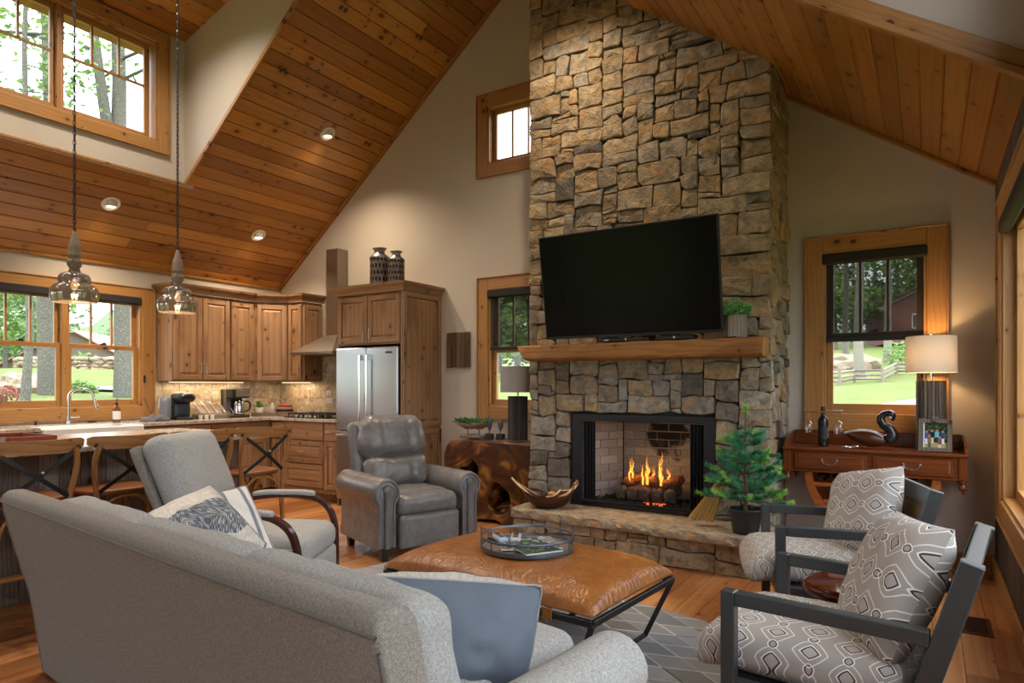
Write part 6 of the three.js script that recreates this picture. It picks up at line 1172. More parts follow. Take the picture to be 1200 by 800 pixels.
// ---------------------------------------------------------------- rug, ottoman, tray
{
  const draw = (c, w, h) => { // patches of hide sewn in long diamonds
    srand(610); c.fillStyle = '#6f6d6c'; c.fillRect(0, 0, w, h);
    const nx = 9, ny = 13, dx = w / nx, dy = h / ny;
    for (let j = -1; j <= ny * 2 + 1; j++) for (let i = -1; i <= nx + 1; i++) {
      const x = i * dx + (j & 1 ? dx / 2 : 0), y = j * dy / 2, g = RR(118, 158), wm = RR(-6, 8);
      c.fillStyle = `rgb(${g + wm | 0},${g + wm * 0.4 | 0},${g - wm * 0.5 | 0})`; c.beginPath(); c.moveTo(x, y - dy / 2); c.lineTo(x + dx / 2, y); c.lineTo(x, y + dy / 2); c.lineTo(x - dx / 2, y); c.closePath(); c.fill();
      c.strokeStyle = R() < 0.2 ? '#3c3c40' : R() < 0.6 ? '#c4c0ba' : '#a09d98'; c.lineWidth = RR(4, 9); c.beginPath(); c.moveTo(x - dx / 2, y); c.lineTo(x, y - dy / 2); c.stroke(); c.strokeStyle = R() < 0.6 ? '#c6c3bd' : '#77767a'; c.beginPath(); c.moveTo(x, y - dy / 2); c.lineTo(x + dx / 2, y); c.stroke();
      for (let k = 0; k < 7; k++) { c.strokeStyle = `rgba(${R() < 0.5 ? 40 : 190},${R() < 0.5 ? 40 : 188},${R() < 0.5 ? 44 : 186},0.16)`; c.lineWidth = 1; const a = x + RR(-0.3, 0.3) * dx, b = y + RR(-0.25, 0.25) * dy; c.beginPath(); c.moveTo(a, b); c.lineTo(a + RR(-10, 10), b + RR(4, 14)); c.stroke(); }
    }
  };
  M.rug = mat({ map: canvasTex(2048, 1536, draw, [2.75, 2.05]), roughness: 0.85, bumpMap: leatherBump, bumpScale: 0.004 });
  const g = ext(Array.from({ length: 80 }, (_, i) => { const s = Math.floor(i / 20), u = (i % 20) / 20 * 2 - 1, p = [[u, -1], [1, u], [-u, 1], [-1, -u]][s]; return [p[0] * 1.37 + 0.006 * N2(i * 0.7, 2), p[1] * 1.02 + 0.006 * N2(i * 0.7, 9)]; }), 0.012, 0.002, [], 0).applyMatrix4(new THREE.Matrix4().makeRotationX(-Math.PI / 2));
  const u = uvm(g, 'z'), a = u.attributes.uv.array; for (let i = 0; i < a.length; i += 2) { a[i] += 1.375; a[i + 1] += 1.025; }
  const r = tag(obj('area_rug', u, M.rug), 'grey patchwork hide rug with diamond pieces under the ottoman', 'rug'); r.position.set(-2.16, 0.001, -2.86); r.rotation.y = -0.2;
}
{
  const t = thing('leather_ottoman', 'tan leather cushion ottoman on a black iron frame', 'ottoman', [-1.79, 0.013, -2.96], -0.085);
  const creaseBump = grey(512, 512, (u, v) => { const w = N2(u * 3, v * 3), a = Math.abs(N2(u * 16 + w, v * 5 + w)), b = Math.abs(N2(u * 5 + 9, v * 18 + w)), f = N2(u * 70, v * 70); return 0.3 + 0.35 * Math.sqrt(a) + 0.2 * Math.sqrt(b) + 0.04 * f; }, MIR, [0.8, 0.8]);
  M.tanLeather = phys({ map: leatherMap, color: lin(0.37, 0.135, 0.028), roughness: 0.3, bumpMap: creaseBump, bumpScale: 0.009 });
  // flat underneath, full above, thin pleated edges that draw in between the corners
  const cg = (() => {
    const nx = 64, nz = 44, pos = [], idx = [], W = 0.645, D = 0.415;
    for (const up of [1, 0]) { const o = pos.length / 3; for (let j = 0; j <= nz; j++) for (let i = 0; i <= nx; i++) { const e = (t) => Math.sign(t) * Math.pow(Math.abs(t), 0.75), u = e(i / nx * 2 - 1), v = e(j / nz * 2 - 1), b = Math.pow(Math.max(0, (1 - Math.abs(u) ** 5) * (1 - Math.abs(v) ** 4)), 0.45), x = u * W * (1 - 0.022 * (1 - v * v) * u ** 6), z = v * D * (1 - 0.03 * (1 - u * u) * v ** 6), pl = Math.max(0, Math.abs(v) - 0.6) * 0.024 * Math.abs(N2(u * 16, Math.sign(v) * 5)) + Math.max(0, Math.abs(u) - 0.75) * 0.03 * Math.abs(N2(v * 12, Math.sign(u) * 5 + 20)), wr = 0.004 * N2(u * 4, v * 4) + 0.003 * N2(u * 11, v * 5); pos.push(x, up ? 0.345 + 0.112 * b - pl * b + wr * b : 0.343 - 0.006 * b, z); } for (let j = 0; j < nz; j++) for (let i = 0; i < nx; i++) { const q = o + j * (nx + 1) + i, r = q + 1, s = q + nx + 1, t2 = s + 1; up ? idx.push(q, s, t2, q, t2, r) : idx.push(q, t2, s, q, r, t2); } }
    const g = new THREE.BufferGeometry(); g.setAttribute('position', new THREE.BufferAttribute(new Float32Array(pos), 3)); g.setIndex(idx); g.computeVertexNormals();
    const f = fin(g); const p = f.attributes.position, w = f.attributes.uv; for (let i = 0; i < p.count; i++) w.setXY(i, p.getX(i), p.getZ(i)); return f;
  })();
  const cu = obj('cushion', cg, M.tanLeather, t);
  const w = []; for (let i = 0; i < 60; i++) { const s = Math.floor(i / 15), u = (i % 15) / 15 * 2 - 1, p = [[u, -1], [1, u], [-u, 1], [-1, -u]][s]; w.push([p[0] * 0.645 * (1 - 0.022 * (1 - p[1] ** 2) * (Math.abs(p[0]) > 0.99 ? 1 : 0)), 0.344, p[1] * 0.415 * (1 - 0.03 * (1 - p[0] ** 2) * (Math.abs(p[1]) > 0.99 ? 1 : 0))]); } obj('welt', tube(w, 0.004, 120, 6, true), M.tanLeather, cu);
  const X = 0.64, Z = 0.41, Y = 0.312;
  obj('top_frame', [bar([-X, Y, -Z], [X, Y, -Z], 0.022, 0.03), bar([-X, Y, Z], [X, Y, Z], 0.022, 0.03), bar([-X, Y, -Z], [-X, Y, Z], 0.022, 0.03), bar([X, Y, -Z], [X, Y, Z], 0.022, 0.03), ...Array.from({ length: 9 }, (_, i) => bar([-0.52 + i * 0.13, Y + 0.008, -Z], [-0.52 + i * 0.13, Y + 0.008, Z], 0.03, 0.006))], M.iron, t);
  for (const sx of [-1, 1]) { for (const sz of [-1, 1]) obj('leg', bar([sx * X, Y, sz * Z], [sx * (X - 0.13), 0.008, sz * (Z - 0.06)], 0.02, 0.024), M.iron, t); obj('foot_rail', bar([sx * (X - 0.13), 0.011, -(Z - 0.06)], [sx * (X - 0.13), 0.011, Z - 0.06], 0.02, 0.02), M.iron, t); }
  for (const sz of [-1, 1]) for (const x of [-0.42, 0.42]) obj('strap', [bb(x - 0.025, x + 0.025, Y - 0.022, Y + 0.03, sz * (Z + 0.013) - 0.002, sz * (Z + 0.013) + 0.002, 0.001), bb(x - 0.025, x + 0.025, Y - 0.024, Y - 0.02, sz * Z - 0.015, sz * Z + 0.015, 0.001)], M.tanLeather, t);
  const top = 0.474, tc = [-1.78, top, -2.955];
  const y = thing('round_tray', 'round grey iron gallery tray with raised handles on ottoman', 'tray', tc, 0.95);
  M.galv = mat({ color: lin(0.13, 0.15, 0.175), metalness: 0.75, roughness: 0.42 });
  obj('tray_floor', wud(cyl(0.235, 0.235, 0.012, 0, 0.007, 0, 48), 'x'), M.barn[3], y);
  const band = (r, y0, y1) => lathe([[r, y0], [r + 0.005, y0], [r + 0.005, y1], [r, y1], [r, y0]], 56);
  obj('lower_band', band(0.236, 0, 0.024), M.galv, y); obj('upper_rail', band(0.238, 0.058, 0.07), M.galv, y);
  for (const s of [-1, 1]) obj('handle', [...[-0.075, 0.075].map((z) => bar([s * Math.sqrt(0.241 ** 2 - z * z), 0.0, z], [s * Math.sqrt(0.241 ** 2 - z * z), 0.115, z], 0.012, 0.006)), bar([s * 0.231, 0.112, -0.08], [s * 0.231, 0.112, 0.08], 0.014, 0.008)], M.galv, y);
  for (const a of [0.9, 1.57, 2.24, 4.04, 4.71, 5.38]) obj('rail_post', bar([Math.cos(a) * 0.24, 0.01, Math.sin(a) * 0.24], [Math.cos(a) * 0.24, 0.06, Math.sin(a) * 0.24], 0.008, 0.005), M.galv, y);
  const mag = (label, x, z, rot, yy, tex) => { const m = thing('magazine', label, 'magazine', [tc[0] + x, top + yy, tc[2] + z], rot); obj('pages', bb(-0.1, 0.1, 0, 0.006, -0.135, 0.135, 0.001), M.white, m); obj('cover', T(new THREE.PlaneGeometry(0.199, 0.269), 0, 0.0066, 0, -Math.PI / 2), mat({ map: tex, roughness: 0.25 }), m); };
  const cover = (seed, pal) => canvasTex(256, 340, (c, w, h) => { srand(seed); c.fillStyle = pal[0]; c.fillRect(0, 0, w, h); for (let i = 0; i < 90; i++) { c.fillStyle = pick(pal); c.globalAlpha = 0.7; const s = RR(6, 40); c.fillRect(R() * w, R() * h, s, s * RR(0.4, 1.4)); } c.globalAlpha = 1; });
  mag('magazine with a grey and gold cover lying in the round tray', 0.03, -0.06, 0.75, 0.0135, cover(5, ['#8c8f94', '#4a4d52', '#b7a877', '#c8cace', '#2c2e33']));
  mag('magazine with a dark interior photo cover in round tray', -0.03, 0.03, 0.62, 0.0205, cover(9, ['#5b6068', '#2b2e34', '#9aa2aa', '#d5d8da', '#3a4450']));
  mag('magazine with a green leaf print sticking over the tray edge', 0.08, 0.08, 1.0, 0.0275, cover(14, ['#3c4a52', '#79a83a', '#b9c9c2', '#5d8f2e', '#20303a']));
  const rem = (label, x, z, rot, m, sx) => { const r = thing('remote_control', label, 'remote control', [tc[0] + x, top + 0.0205, tc[2] + z], rot); obj('case', soft(0.05 * sx, 0.024, 0.15, 0.011, { n: 8, py: 0.003, f: (a, b, c) => [a, b + 0.013, c] }), m, r); obj('keypad', [0, 1, 2, 3, 4].map((i) => bb(-0.014, 0.014, 0.026, 0.029, -0.055 + i * 0.022, -0.043 + i * 0.022, 0.001)), M.black, r); };
  rem('rounded white remote control in the round tray', -0.09, -0.03, 0.5, mat({ color: lin(0.45, 0.44, 0.42), roughness: 0.35 }), 1.1); rem('flat pale blue grey remote control in the round tray', -0.165, 0.015, 0.9, mat({ color: lin(0.36, 0.42, 0.5), roughness: 0.3 }), 1.2);
}
// ---------------------------------------------------------------- live edge root table and what stands on it
{
  srand(640);
  const t = thing('root_table', 'live edge root wood table with hollowed swirling front', 'table', [-3.62, 0, -5.43]);
  const rootTex = dataTex(512, 512, (u, v) => { const x = u - 0.5, y = v - 0.42, wx = x + 0.12 * N2(u * 2.2, v * 2.2), wy = y + 0.12 * N2(u * 2.2 + 9, v * 2.2), r = Math.hypot(wx * 1.2, wy) + 0.05 * N2(u * 5, v * 5), s = 0.5 + 0.5 * Math.sin(r * 46 + 3 * N2(u * 3, v * 3)) * (0.55 + 0.45 * N2(u * 5, v * 5)); const f = 0.5 + 0.5 * N2(u * 40, v * 40), b = sstep(-0.2, 0.6, N2(u * 3 + 4, v * 3 + 7)); return mix3(mix3([0.22, 0.13, 0.075], [0.50, 0.33, 0.18], s * 0.6 + f * 0.3), mix3([0.32, 0.20, 0.10], [0.80, 0.57, 0.28], s), b); }, true, MIR, [1.1, 0.85]);
  M.root = phys({ map: rootTex, color: lin(0.72, 0.66, 0.6), roughness: 0.3, bumpMap: grainBump, bumpScale: 0.002 });
  const out = [[-0.50, 0.005], [-0.505, 0.3], [-0.51, 0.62], [-0.48, 0.72], [-0.43, 0.775], [-0.30, 0.79], [-0.1, 0.795], [0.15, 0.785], [0.40, 0.78], [0.50, 0.775], [0.505, 0.5], [0.48, 0.2], [0.45, 0.005], [0.2, 0.005], [0.12, 0.04], [-0.05, 0.03], [-0.2, 0.005]];
  const h1 = [[-0.33, 0.45], [-0.30, 0.52], [-0.22, 0.53], [-0.17, 0.60], [-0.10, 0.55], [-0.09, 0.47], [-0.16, 0.42], [-0.22, 0.36], [-0.24, 0.22], [-0.33, 0.15], [-0.36, 0.30]];
  const h2 = [[0.05, 0.30], [0.12, 0.40], [0.20, 0.36], [0.27, 0.30], [0.28, 0.18], [0.22, 0.11], [0.10, 0.10], [0.03, 0.18]];
  const sm = (p) => new THREE.CatmullRomCurve3(p.map(([x, y]) => V(x, y, 0)), true).getPoints(70).map((v) => [v.x, v.y]);
  obj('slab', uvm(ext(out, 0.42, 0.012, [sm(h1).reverse(), sm(h2).reverse()], -0.21), 'y', 0.55, 0), M.root, t);
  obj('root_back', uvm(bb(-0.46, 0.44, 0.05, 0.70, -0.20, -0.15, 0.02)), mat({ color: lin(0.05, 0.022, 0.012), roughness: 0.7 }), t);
  const lump = (x, y, z, a, b, c, k) => { const g = mergeVertices(new THREE.IcosahedronGeometry(1, 4).deleteAttribute('uv').deleteAttribute('normal')), p = g.attributes.position; for (let i = 0; i < p.count; i++) { const v = V(p.getX(i), p.getY(i), p.getZ(i)), n = 1 + 0.28 * N3(v.x * 1.6 + k, v.y * 1.6, v.z * 1.6); p.setXYZ(i, x + v.x * a * n, y + v.y * b * n, z + v.z * c * n); } g.computeVertexNormals(); return uvm(g); };
  obj('inner_root', [lump(-0.09, 0.36, 0.02, 0.17, 0.09, 0.14, 2), lump(-0.02, 0.27, 0.05, 0.10, 0.11, 0.12, 5)], mat({ map: walnutTex, color: lin(1.0, 0.86, 0.6), roughness: 0.5 }), t);
  obj('inner_root', [lump(0.16, 0.13, 0.0, 0.14, 0.07, 0.14, 12), lump(-0.28, 0.19, 0.0, 0.09, 0.08, 0.12, 15)], M.root, t);
  const TY = 0.797;
  const lamp = (label, pos, sh, base, lit) => {
    const l = thing('table_lamp', label, 'table lamp', pos);
    const ribs = 22; for (let i = 0; i < ribs; i++) { const a = i / ribs * 6.283; part('rib', uvm(cyl(0.0155, 0.0155, base.h, Math.cos(a) * base.r, base.h / 2 + 0.002, Math.sin(a) * base.r, 8), 'y', R(), R()), pick(base.m), l); }
    obj('core', cyl(base.r - 0.004, base.r - 0.004, base.h - 0.004, 0, base.h / 2 + 0.002, 0), M.blackMatte, l);
    obj('stem', [rod([0, base.h, 0], [0, sh.y0 + 0.06, 0], 0.009), rod([0, sh.y1 - 0.02, 0], [0, sh.y1 + 0.02, 0], 0.005), sph(0.009, 0, sh.y1 + 0.02, 0, 10)], M.chrome, l);
    obj('shade', lathe([[sh.r, sh.y0], [sh.r * 0.985, sh.y1], [sh.r * 0.98, sh.y1], [sh.r * 0.994, sh.y0], [sh.r, sh.y0]], 48), sh.m, l);
    obj('shade_spider', [0, 2.09, 4.19].map((a) => rod([0, sh.y1 - 0.02, 0], [Math.cos(a) * sh.r * 0.98, sh.y1 - 0.01, Math.sin(a) * sh.r * 0.98], 0.002)), M.chrome, l);
    obj('bulb', sph(0.03, 0, (sh.y0 + sh.y1) / 2, 0, 14), lit ? mat({ color: 0, emissive: lin(1, 0.62, 0.28), emissiveIntensity: 5 }) : M.white, l);
    if (lit) { const p = new THREE.PointLight(lin(1, 0.60, 0.27), lit, 0, 2); p.position.set(pos[0], pos[1] + (sh.y0 + sh.y1) / 2, pos[2] + 0.0); p.shadow.radius = 1.5; p.castShadow = true; p.name = 'table_lamp_light'; scene.add(p); }
  };
  M.ribDark = [[0.035, 0.034, 0.036], [0.06, 0.056, 0.054], [0.022, 0.021, 0.022]].map((c) => mat({ map: barnTex, color: lin(...c.map((x) => x * 5)), roughness: 0.6 }));
  M.ribGrey = [[0.10, 0.095, 0.09], [0.2, 0.19, 0.175], [0.05, 0.048, 0.047], [0.14, 0.13, 0.12]].map((c) => mat({ map: barnTex, color: lin(...c.map((x) => x * 3)), roughness: 0.6 }));
  M.shadeLinen = phys({ color: lin(0.62, 0.60, 0.57), roughness: 0.95, transmission: 0.35, thickness: 0, side: THREE.DoubleSide, bumpMap: tweedBump, bumpScale: 0.0004 });
  M.shadeGrey = phys({ color: lin(0.36, 0.35, 0.34), roughness: 0.95, transmission: 0.25, thickness: 0, side: THREE.DoubleSide, bumpMap: tweedBump, bumpScale: 0.0004 });
  lamp('dark ribbed table lamp with grey drum shade on root table', [-3.385, TY, -5.44], { r: 0.172, y0: 0.465, y1: 0.715, m: M.shadeGrey }, { r: 0.082, h: 0.425, m: M.ribDark }, 0);
  lamp('grey ribbed table lamp with glowing drum shade on console', [0.012, 0.872, -5.52], { r: 0.158, y0: 0.545, y1: 0.80, m: M.shadeLinen }, { r: 0.076, h: 0.485, m: M.ribGrey }, 0.65);
  const p = thing('driftwood_planter', 'driftwood bowl of green succulents raised on a wood stand', 'planter', [-3.86, TY, -5.36]);
  const bowl = [[0.0, 0.10], [0.02, 0.19], [0.045, 0.23], [0.045, 0.2], [0.025, 0.15]].map(([y, r]) => { const q = []; for (let i = 0; i < 26; i++) { const a = -i / 26 * 6.283; q.push([Math.cos(a) * r * (1 + 0.12 * N2(Math.cos(a) * 2, Math.sin(a) * 2)), 0.10 + y + 0.012 * N2(Math.cos(a) * 3, Math.sin(a) * 3 + 5) + 0.03 * (Math.cos(a) ** 2) * (y > 0 ? 1 : 0), Math.sin(a) * r * 0.42]); } return q; });
  obj('bowl', uvm(loft(bowl), 'x'), mat({ map: barnTex, color: lin(1.3, 1.1, 0.85), roughness: 0.8 }), p);
  obj('stand_base', wud(soft(0.26, 0.04, 0.13, 0.016, { n: 8, noise: 0.006, f: (x, y, z) => [x, y + 0.021, z] }), 'x'), M.barn[0], p); obj('stand_rod', [rod([-0.07, 0.03, 0], [-0.07, 0.115, 0], 0.004), rod([0.07, 0.03, 0], [0.07, 0.115, 0], 0.004)], M.iron, p);
  obj('succulents', leafTuft(520, () => [RR(-0.2, 0.19), 0.155 + RR(0, 0.03), RR(-0.06, 0.06)], 0.034, 0.6), leafMat(0.07, 0.22, 0.05), p);
  const sc = (label, x, z, h, m) => { const s = thing('small_sculpture', label, 'sculpture', [x, TY, z]); obj('block', cbox(0.075, 0.06, 0.06, 0.004, 0, 0.031, 0), M.blackMatte, s); obj('rod', rod([0, 0.06, 0], [0, 0.1, 0], 0.004), M.iron, s); const rg = []; for (let i = 0; i <= 16; i++) { const u = i / 16, r = 0.034 * Math.sin(Math.PI * (0.06 + 0.92 * u)) * (1 + 0.15 * Math.sin(i * 2.4)), q = []; for (let k = 0; k < 10; k++) { const a = -k / 10 * 6.283; q.push([Math.cos(a) * r, 0.085 + u * h, Math.sin(a) * r * 0.5]); } rg.push(q); } obj('carving', loft(rg), m, s); };
  sc('taller dark carved feather sculpture on a black block', -3.645, -5.33, 0.17, mat({ color: lin(0.09, 0.08, 0.075), roughness: 0.5, metalness: 0.3 })); sc('shorter brown carved sculpture on a black block', -3.535, -5.36, 0.14, mat({ color: lin(0.14, 0.095, 0.06), roughness: 0.5, metalness: 0.3 }));
  const pk = thing('fire_poker', 'dark red iron poker leaning on the chimney side', 'fire tool', [-3.065, 0.0, -5.25]); obj('shaft', rod([0, 0.004, 0], [0.02, 0.62, -0.06], 0.009), mat({ color: lin(0.18, 0.03, 0.02), roughness: 0.4 }), pk); obj('knob', sph(0.016, 0.02, 0.63, -0.06, 12), M.bronze, pk);
}

// ---------------------------------------------------------------- armchairs
{
  const PW = 0.15, PH = 0.12;
  const draw = (c, w, h) => {
    c.fillStyle = '#a8a29b'; c.fillRect(0, 0, w, h);
    srand(700); for (let i = 0; i < 2600; i++) { c.fillStyle = R() < 0.5 ? 'rgba(255,255,255,0.07)' : 'rgba(60,50,45,0.07)'; c.fillRect(R() * w, R() * h, RR(6, 30), 1); }
    const dia = (x, y, a, b, k) => { c.beginPath(); c.moveTo(x - a, y); c.quadraticCurveTo(x - a * k, y - b * k, x, y - b); c.quadraticCurveTo(x + a * k, y - b * k, x + a, y); c.quadraticCurveTo(x + a * k, y + b * k, x, y + b); c.quadraticCurveTo(x - a * k, y + b * k, x - a, y); c.closePath(); };
    c.lineJoin = 'round';
    for (const ox of [-w, 0, w]) for (const oy of [-h, 0, h]) {
      for (const [px, py] of [[0.5, 0.25], [0, 0.75], [1, 0.75]]) { const x = px * w + ox, y = py * h + oy; dia(x, y, w * 0.46, h * 0.235, 0.62); c.strokeStyle = '#e9e6e1'; c.lineWidth = w * 0.028; c.stroke(); }
      for (const [px, py] of [[0.5, 0.25], [0, 0.75], [1, 0.75]]) { const x = px * w + ox, y = py * h + oy; dia(x, y, w * 0.235, h * 0.135, 0.56); c.strokeStyle = '#efedea'; c.lineWidth = w * 0.05; c.stroke(); dia(x, y, w * 0.20, h * 0.115, 0.60); c.fillStyle = '#b3aea8'; c.fill(); c.strokeStyle = '#3b3430'; c.lineWidth = w * 0.036; c.stroke(); }
      for (const [px, py] of [[0, 0.25], [1, 0.25], [0.5, 0.75]]) { const x = px * w + ox, y = py * h + oy; dia(x, y, w * 0.145, h * 0.07, 0.8); c.fillStyle = '#a8a29b'; c.strokeStyle = '#efedea'; c.lineWidth = w * 0.035; c.stroke(); dia(x, y, w * 0.115, h * 0.052, 0.8); c.fill(); c.strokeStyle = '#3b3430'; c.lineWidth = w * 0.028; c.stroke(); }
    }
  };
  const tex = canvasTex(384, 608, draw, [PW, PH * 2]);
  M.ogee = phys({ map: tex, color: lin(0.95, 0.95, 0.95), roughness: 0.62, sheen: 0.3, sheenRoughness: 0.5, bumpMap: tweedBump, bumpScale: 0.0005 });
  M.gunmetal = mat({ color: lin(0.07, 0.077, 0.082), metalness: 0.5, roughness: 0.34 });
  M.rattan = mat({ map: canvasTex(128, 128, (c, w, h) => { c.fillStyle = '#4a3420'; c.fillRect(0, 0, w, h); for (let j = 0; j < 8; j++) for (let i = 0; i < 8; i++) { c.fillStyle = (i + j) & 1 ? '#9a7443' : '#7c5a31'; if ((i + j) & 1) c.fillRect(i * 16, j * 16 + 3, 16, 10); else c.fillRect(i * 16 + 3, j * 16, 10, 16); } }, [0.06, 0.06]), roughness: 0.7, bumpMap: tweedBump, bumpScale: 0.002 });
  const t = thing('armchair', 'grey metal framed armchair with ogee patterned seat nearer the sofa', 'armchair', [-0.283, 0, -2.66], turnTo(-0.99, -0.10), undefined);
  const X = 0.325, tw = 0.048;
  for (const s of [-1, 1]) {
    obj('front_leg', bar([s * X, 0.001, -0.28], [s * X, 0.605, -0.28], tw, tw, 0.004, [0, 0, 1]), M.gunmetal, t);
    obj('arm', bar([s * X, 0.581, -0.2555], [s * X, 0.575, 0.32], tw - 0.001, tw, 0.004), M.gunmetal, t);
    obj('back_post', bar([s * X, 0.001, 0.185], [s * X, 0.815, 0.425], tw, 0.062, 0.004, [0, 0, 1]), M.gunmetal, t);
    obj('seat_rail', bar([s * X, 0.275, -0.28], [s * X, 0.275, 0.24], tw - 0.006, 0.05, 0.004), M.gunmetal, t);
  }
  obj('front_rail', bar([-X, 0.275, -0.28], [X, 0.275, -0.28], 0.04, 0.05, 0.004), M.gunmetal, t);
  const bp = (y, o = 0) => [y, 0.185 + (y / 0.815) * 0.24 + o];
  const hb = (y, h) => bar([-X, ...bp(y)], [X, ...bp(y)], 0.045, h, 0.004, [0, 1, 0.29]);
  obj('top_rail', hb(0.775, 0.085), M.gunmetal, t); obj('lower_back_rail', hb(0.40, 0.05), M.gunmetal, t); obj('rear_rail', hb(0.275, 0.05), M.gunmetal, t);
  const rt = cbox(0.60, 0.35, 0.016, 0.003); rt.applyMatrix4(new THREE.Matrix4().makeRotationX(Math.atan2(0.24, 0.815)).setPosition(0, 0.575, 0.185 + 0.575 / 0.815 * 0.24 + 0.004)); obj('rattan_panel', uvm(rt), M.rattan, t);
  obj('seat_deck', bb(-0.30, 0.30, 0.285, 0.30, -0.30, 0.25), M.black, t);
  const sg = soft(0.595, 0.145, 0.70, 0.062, { n: 20, py: 0.022, pz: 0.01, f: (x, y, z) => { const d = Math.max(0, -z - 0.22); return [x, y + 0.375 - d * d * 2.2, z - 0.085]; } });
  { const p = sg.attributes.position, w = sg.attributes.uv; for (let i = 0; i < p.count; i++) { const x = p.getX(i), z = p.getZ(i) + 0.085, d = 0.46 - p.getY(i); w.setXY(i, x + Math.sign(x) * d * Math.min(1, Math.abs(x) / 0.3) ** 4, z + Math.sign(z) * d * Math.min(1, Math.abs(z) / 0.35) ** 4); } }   // the cloth runs on over the edges
  obj('seat_cushion', sg, M.ogee, t);
  const t2 = dup(t, [-0.474, 0, -3.974], turnTo(-0.95, 0.30), 'grey metal framed armchair with ogee patterned seat before console table');
  t.userData.group = t2.userData.group = 'pair of grey metal armchairs';
  const pil = (label, c, f, up, seed) => {
    const n = V(f[0], 0, f[1]).normalize(), p = thing('accent_pillow', label, 'pillow', [c[0] + n.x * -0.175, 0.64, c[1] + n.z * -0.175]);
    p.quaternion.copy(facing(n.x + 0.12, 0.42, n.z + 0.42, up));
    obj('cover', pillowGeo(0.50, 0.50, 0.19, { seed, n: 24, wr: 0.008, ou: seed * 0.03, ov: 0.05 }), M.ogee, p);
    return p;
  };
  pil('ogee patterned square pillow on armchair nearer the sofa', [-0.283, -2.66], [-0.99, -0.10], 0.06, 4); pil('ogee patterned square pillow on armchair before console table', [-0.474, -3.974], [-0.95, 0.30], 0.22, 9);
  const s = thing('burl_side_table', 'low round burl side table with glossy dark edge between armchairs', 'side table', [-0.27, 0, -3.24]);
  const rg = [[0.40, 0.17], [0.41, 0.205], [0.435, 0.215], [0.452, 0.21], [0.458, 0.19]].map(([y, r]) => { const q = []; for (let i = 0; i < 40; i++) { const a = -i / 40 * 6.283; q.push([Math.cos(a) * r * (1 + 0.05 * N2(Math.cos(a) * 2, Math.sin(a) * 2)), y, Math.sin(a) * r * (1 + 0.05 * N2(Math.cos(a) * 2, Math.sin(a) * 2))]); } return q; });
  obj('top', uvm(loft(rg), 'x'), phys({ map: walnutTex, color: lin(0.34, 0.17, 0.10), roughness: 0.08 }), s);
  obj('pedestal', uvm(loft([[0.001, 0.14], [0.03, 0.13], [0.1, 0.06], [0.3, 0.05], [0.4, 0.11]].map(([y, r]) => Array.from({ length: 16 }, (_, i) => { const a = -i / 16 * 6.283; return [Math.cos(a) * r, y, Math.sin(a) * r]; }))), 'y'), mat({ map: walnutTex, color: lin(0.5, 0.3, 0.2), roughness: 0.4 }), s);
  const v = thing('floor_vent', 'dark bronze floor register in the plank floor', 'floor vent', [0.22, 0.0005, -4.42]);
  obj('plate', ext(rect(-0.07, 0.07, -0.16, 0.16), 0.005, 0.001, [rect(-0.05, 0.05, -0.14, 0.14)], 0).applyMatrix4(new THREE.Matrix4().makeRotationX(-Math.PI / 2)), M.bronze, v);
  for (let i = 0; i < 12; i++) part('louver', bb(-0.05, 0.05, 0.001, 0.004, -0.135 + i * 0.0235, -0.124 + i * 0.0235), M.bronze, v);
  obj('duct', bb(-0.05, 0.05, 0.0002, 0.0009, -0.14, 0.14), M.black, v);
}
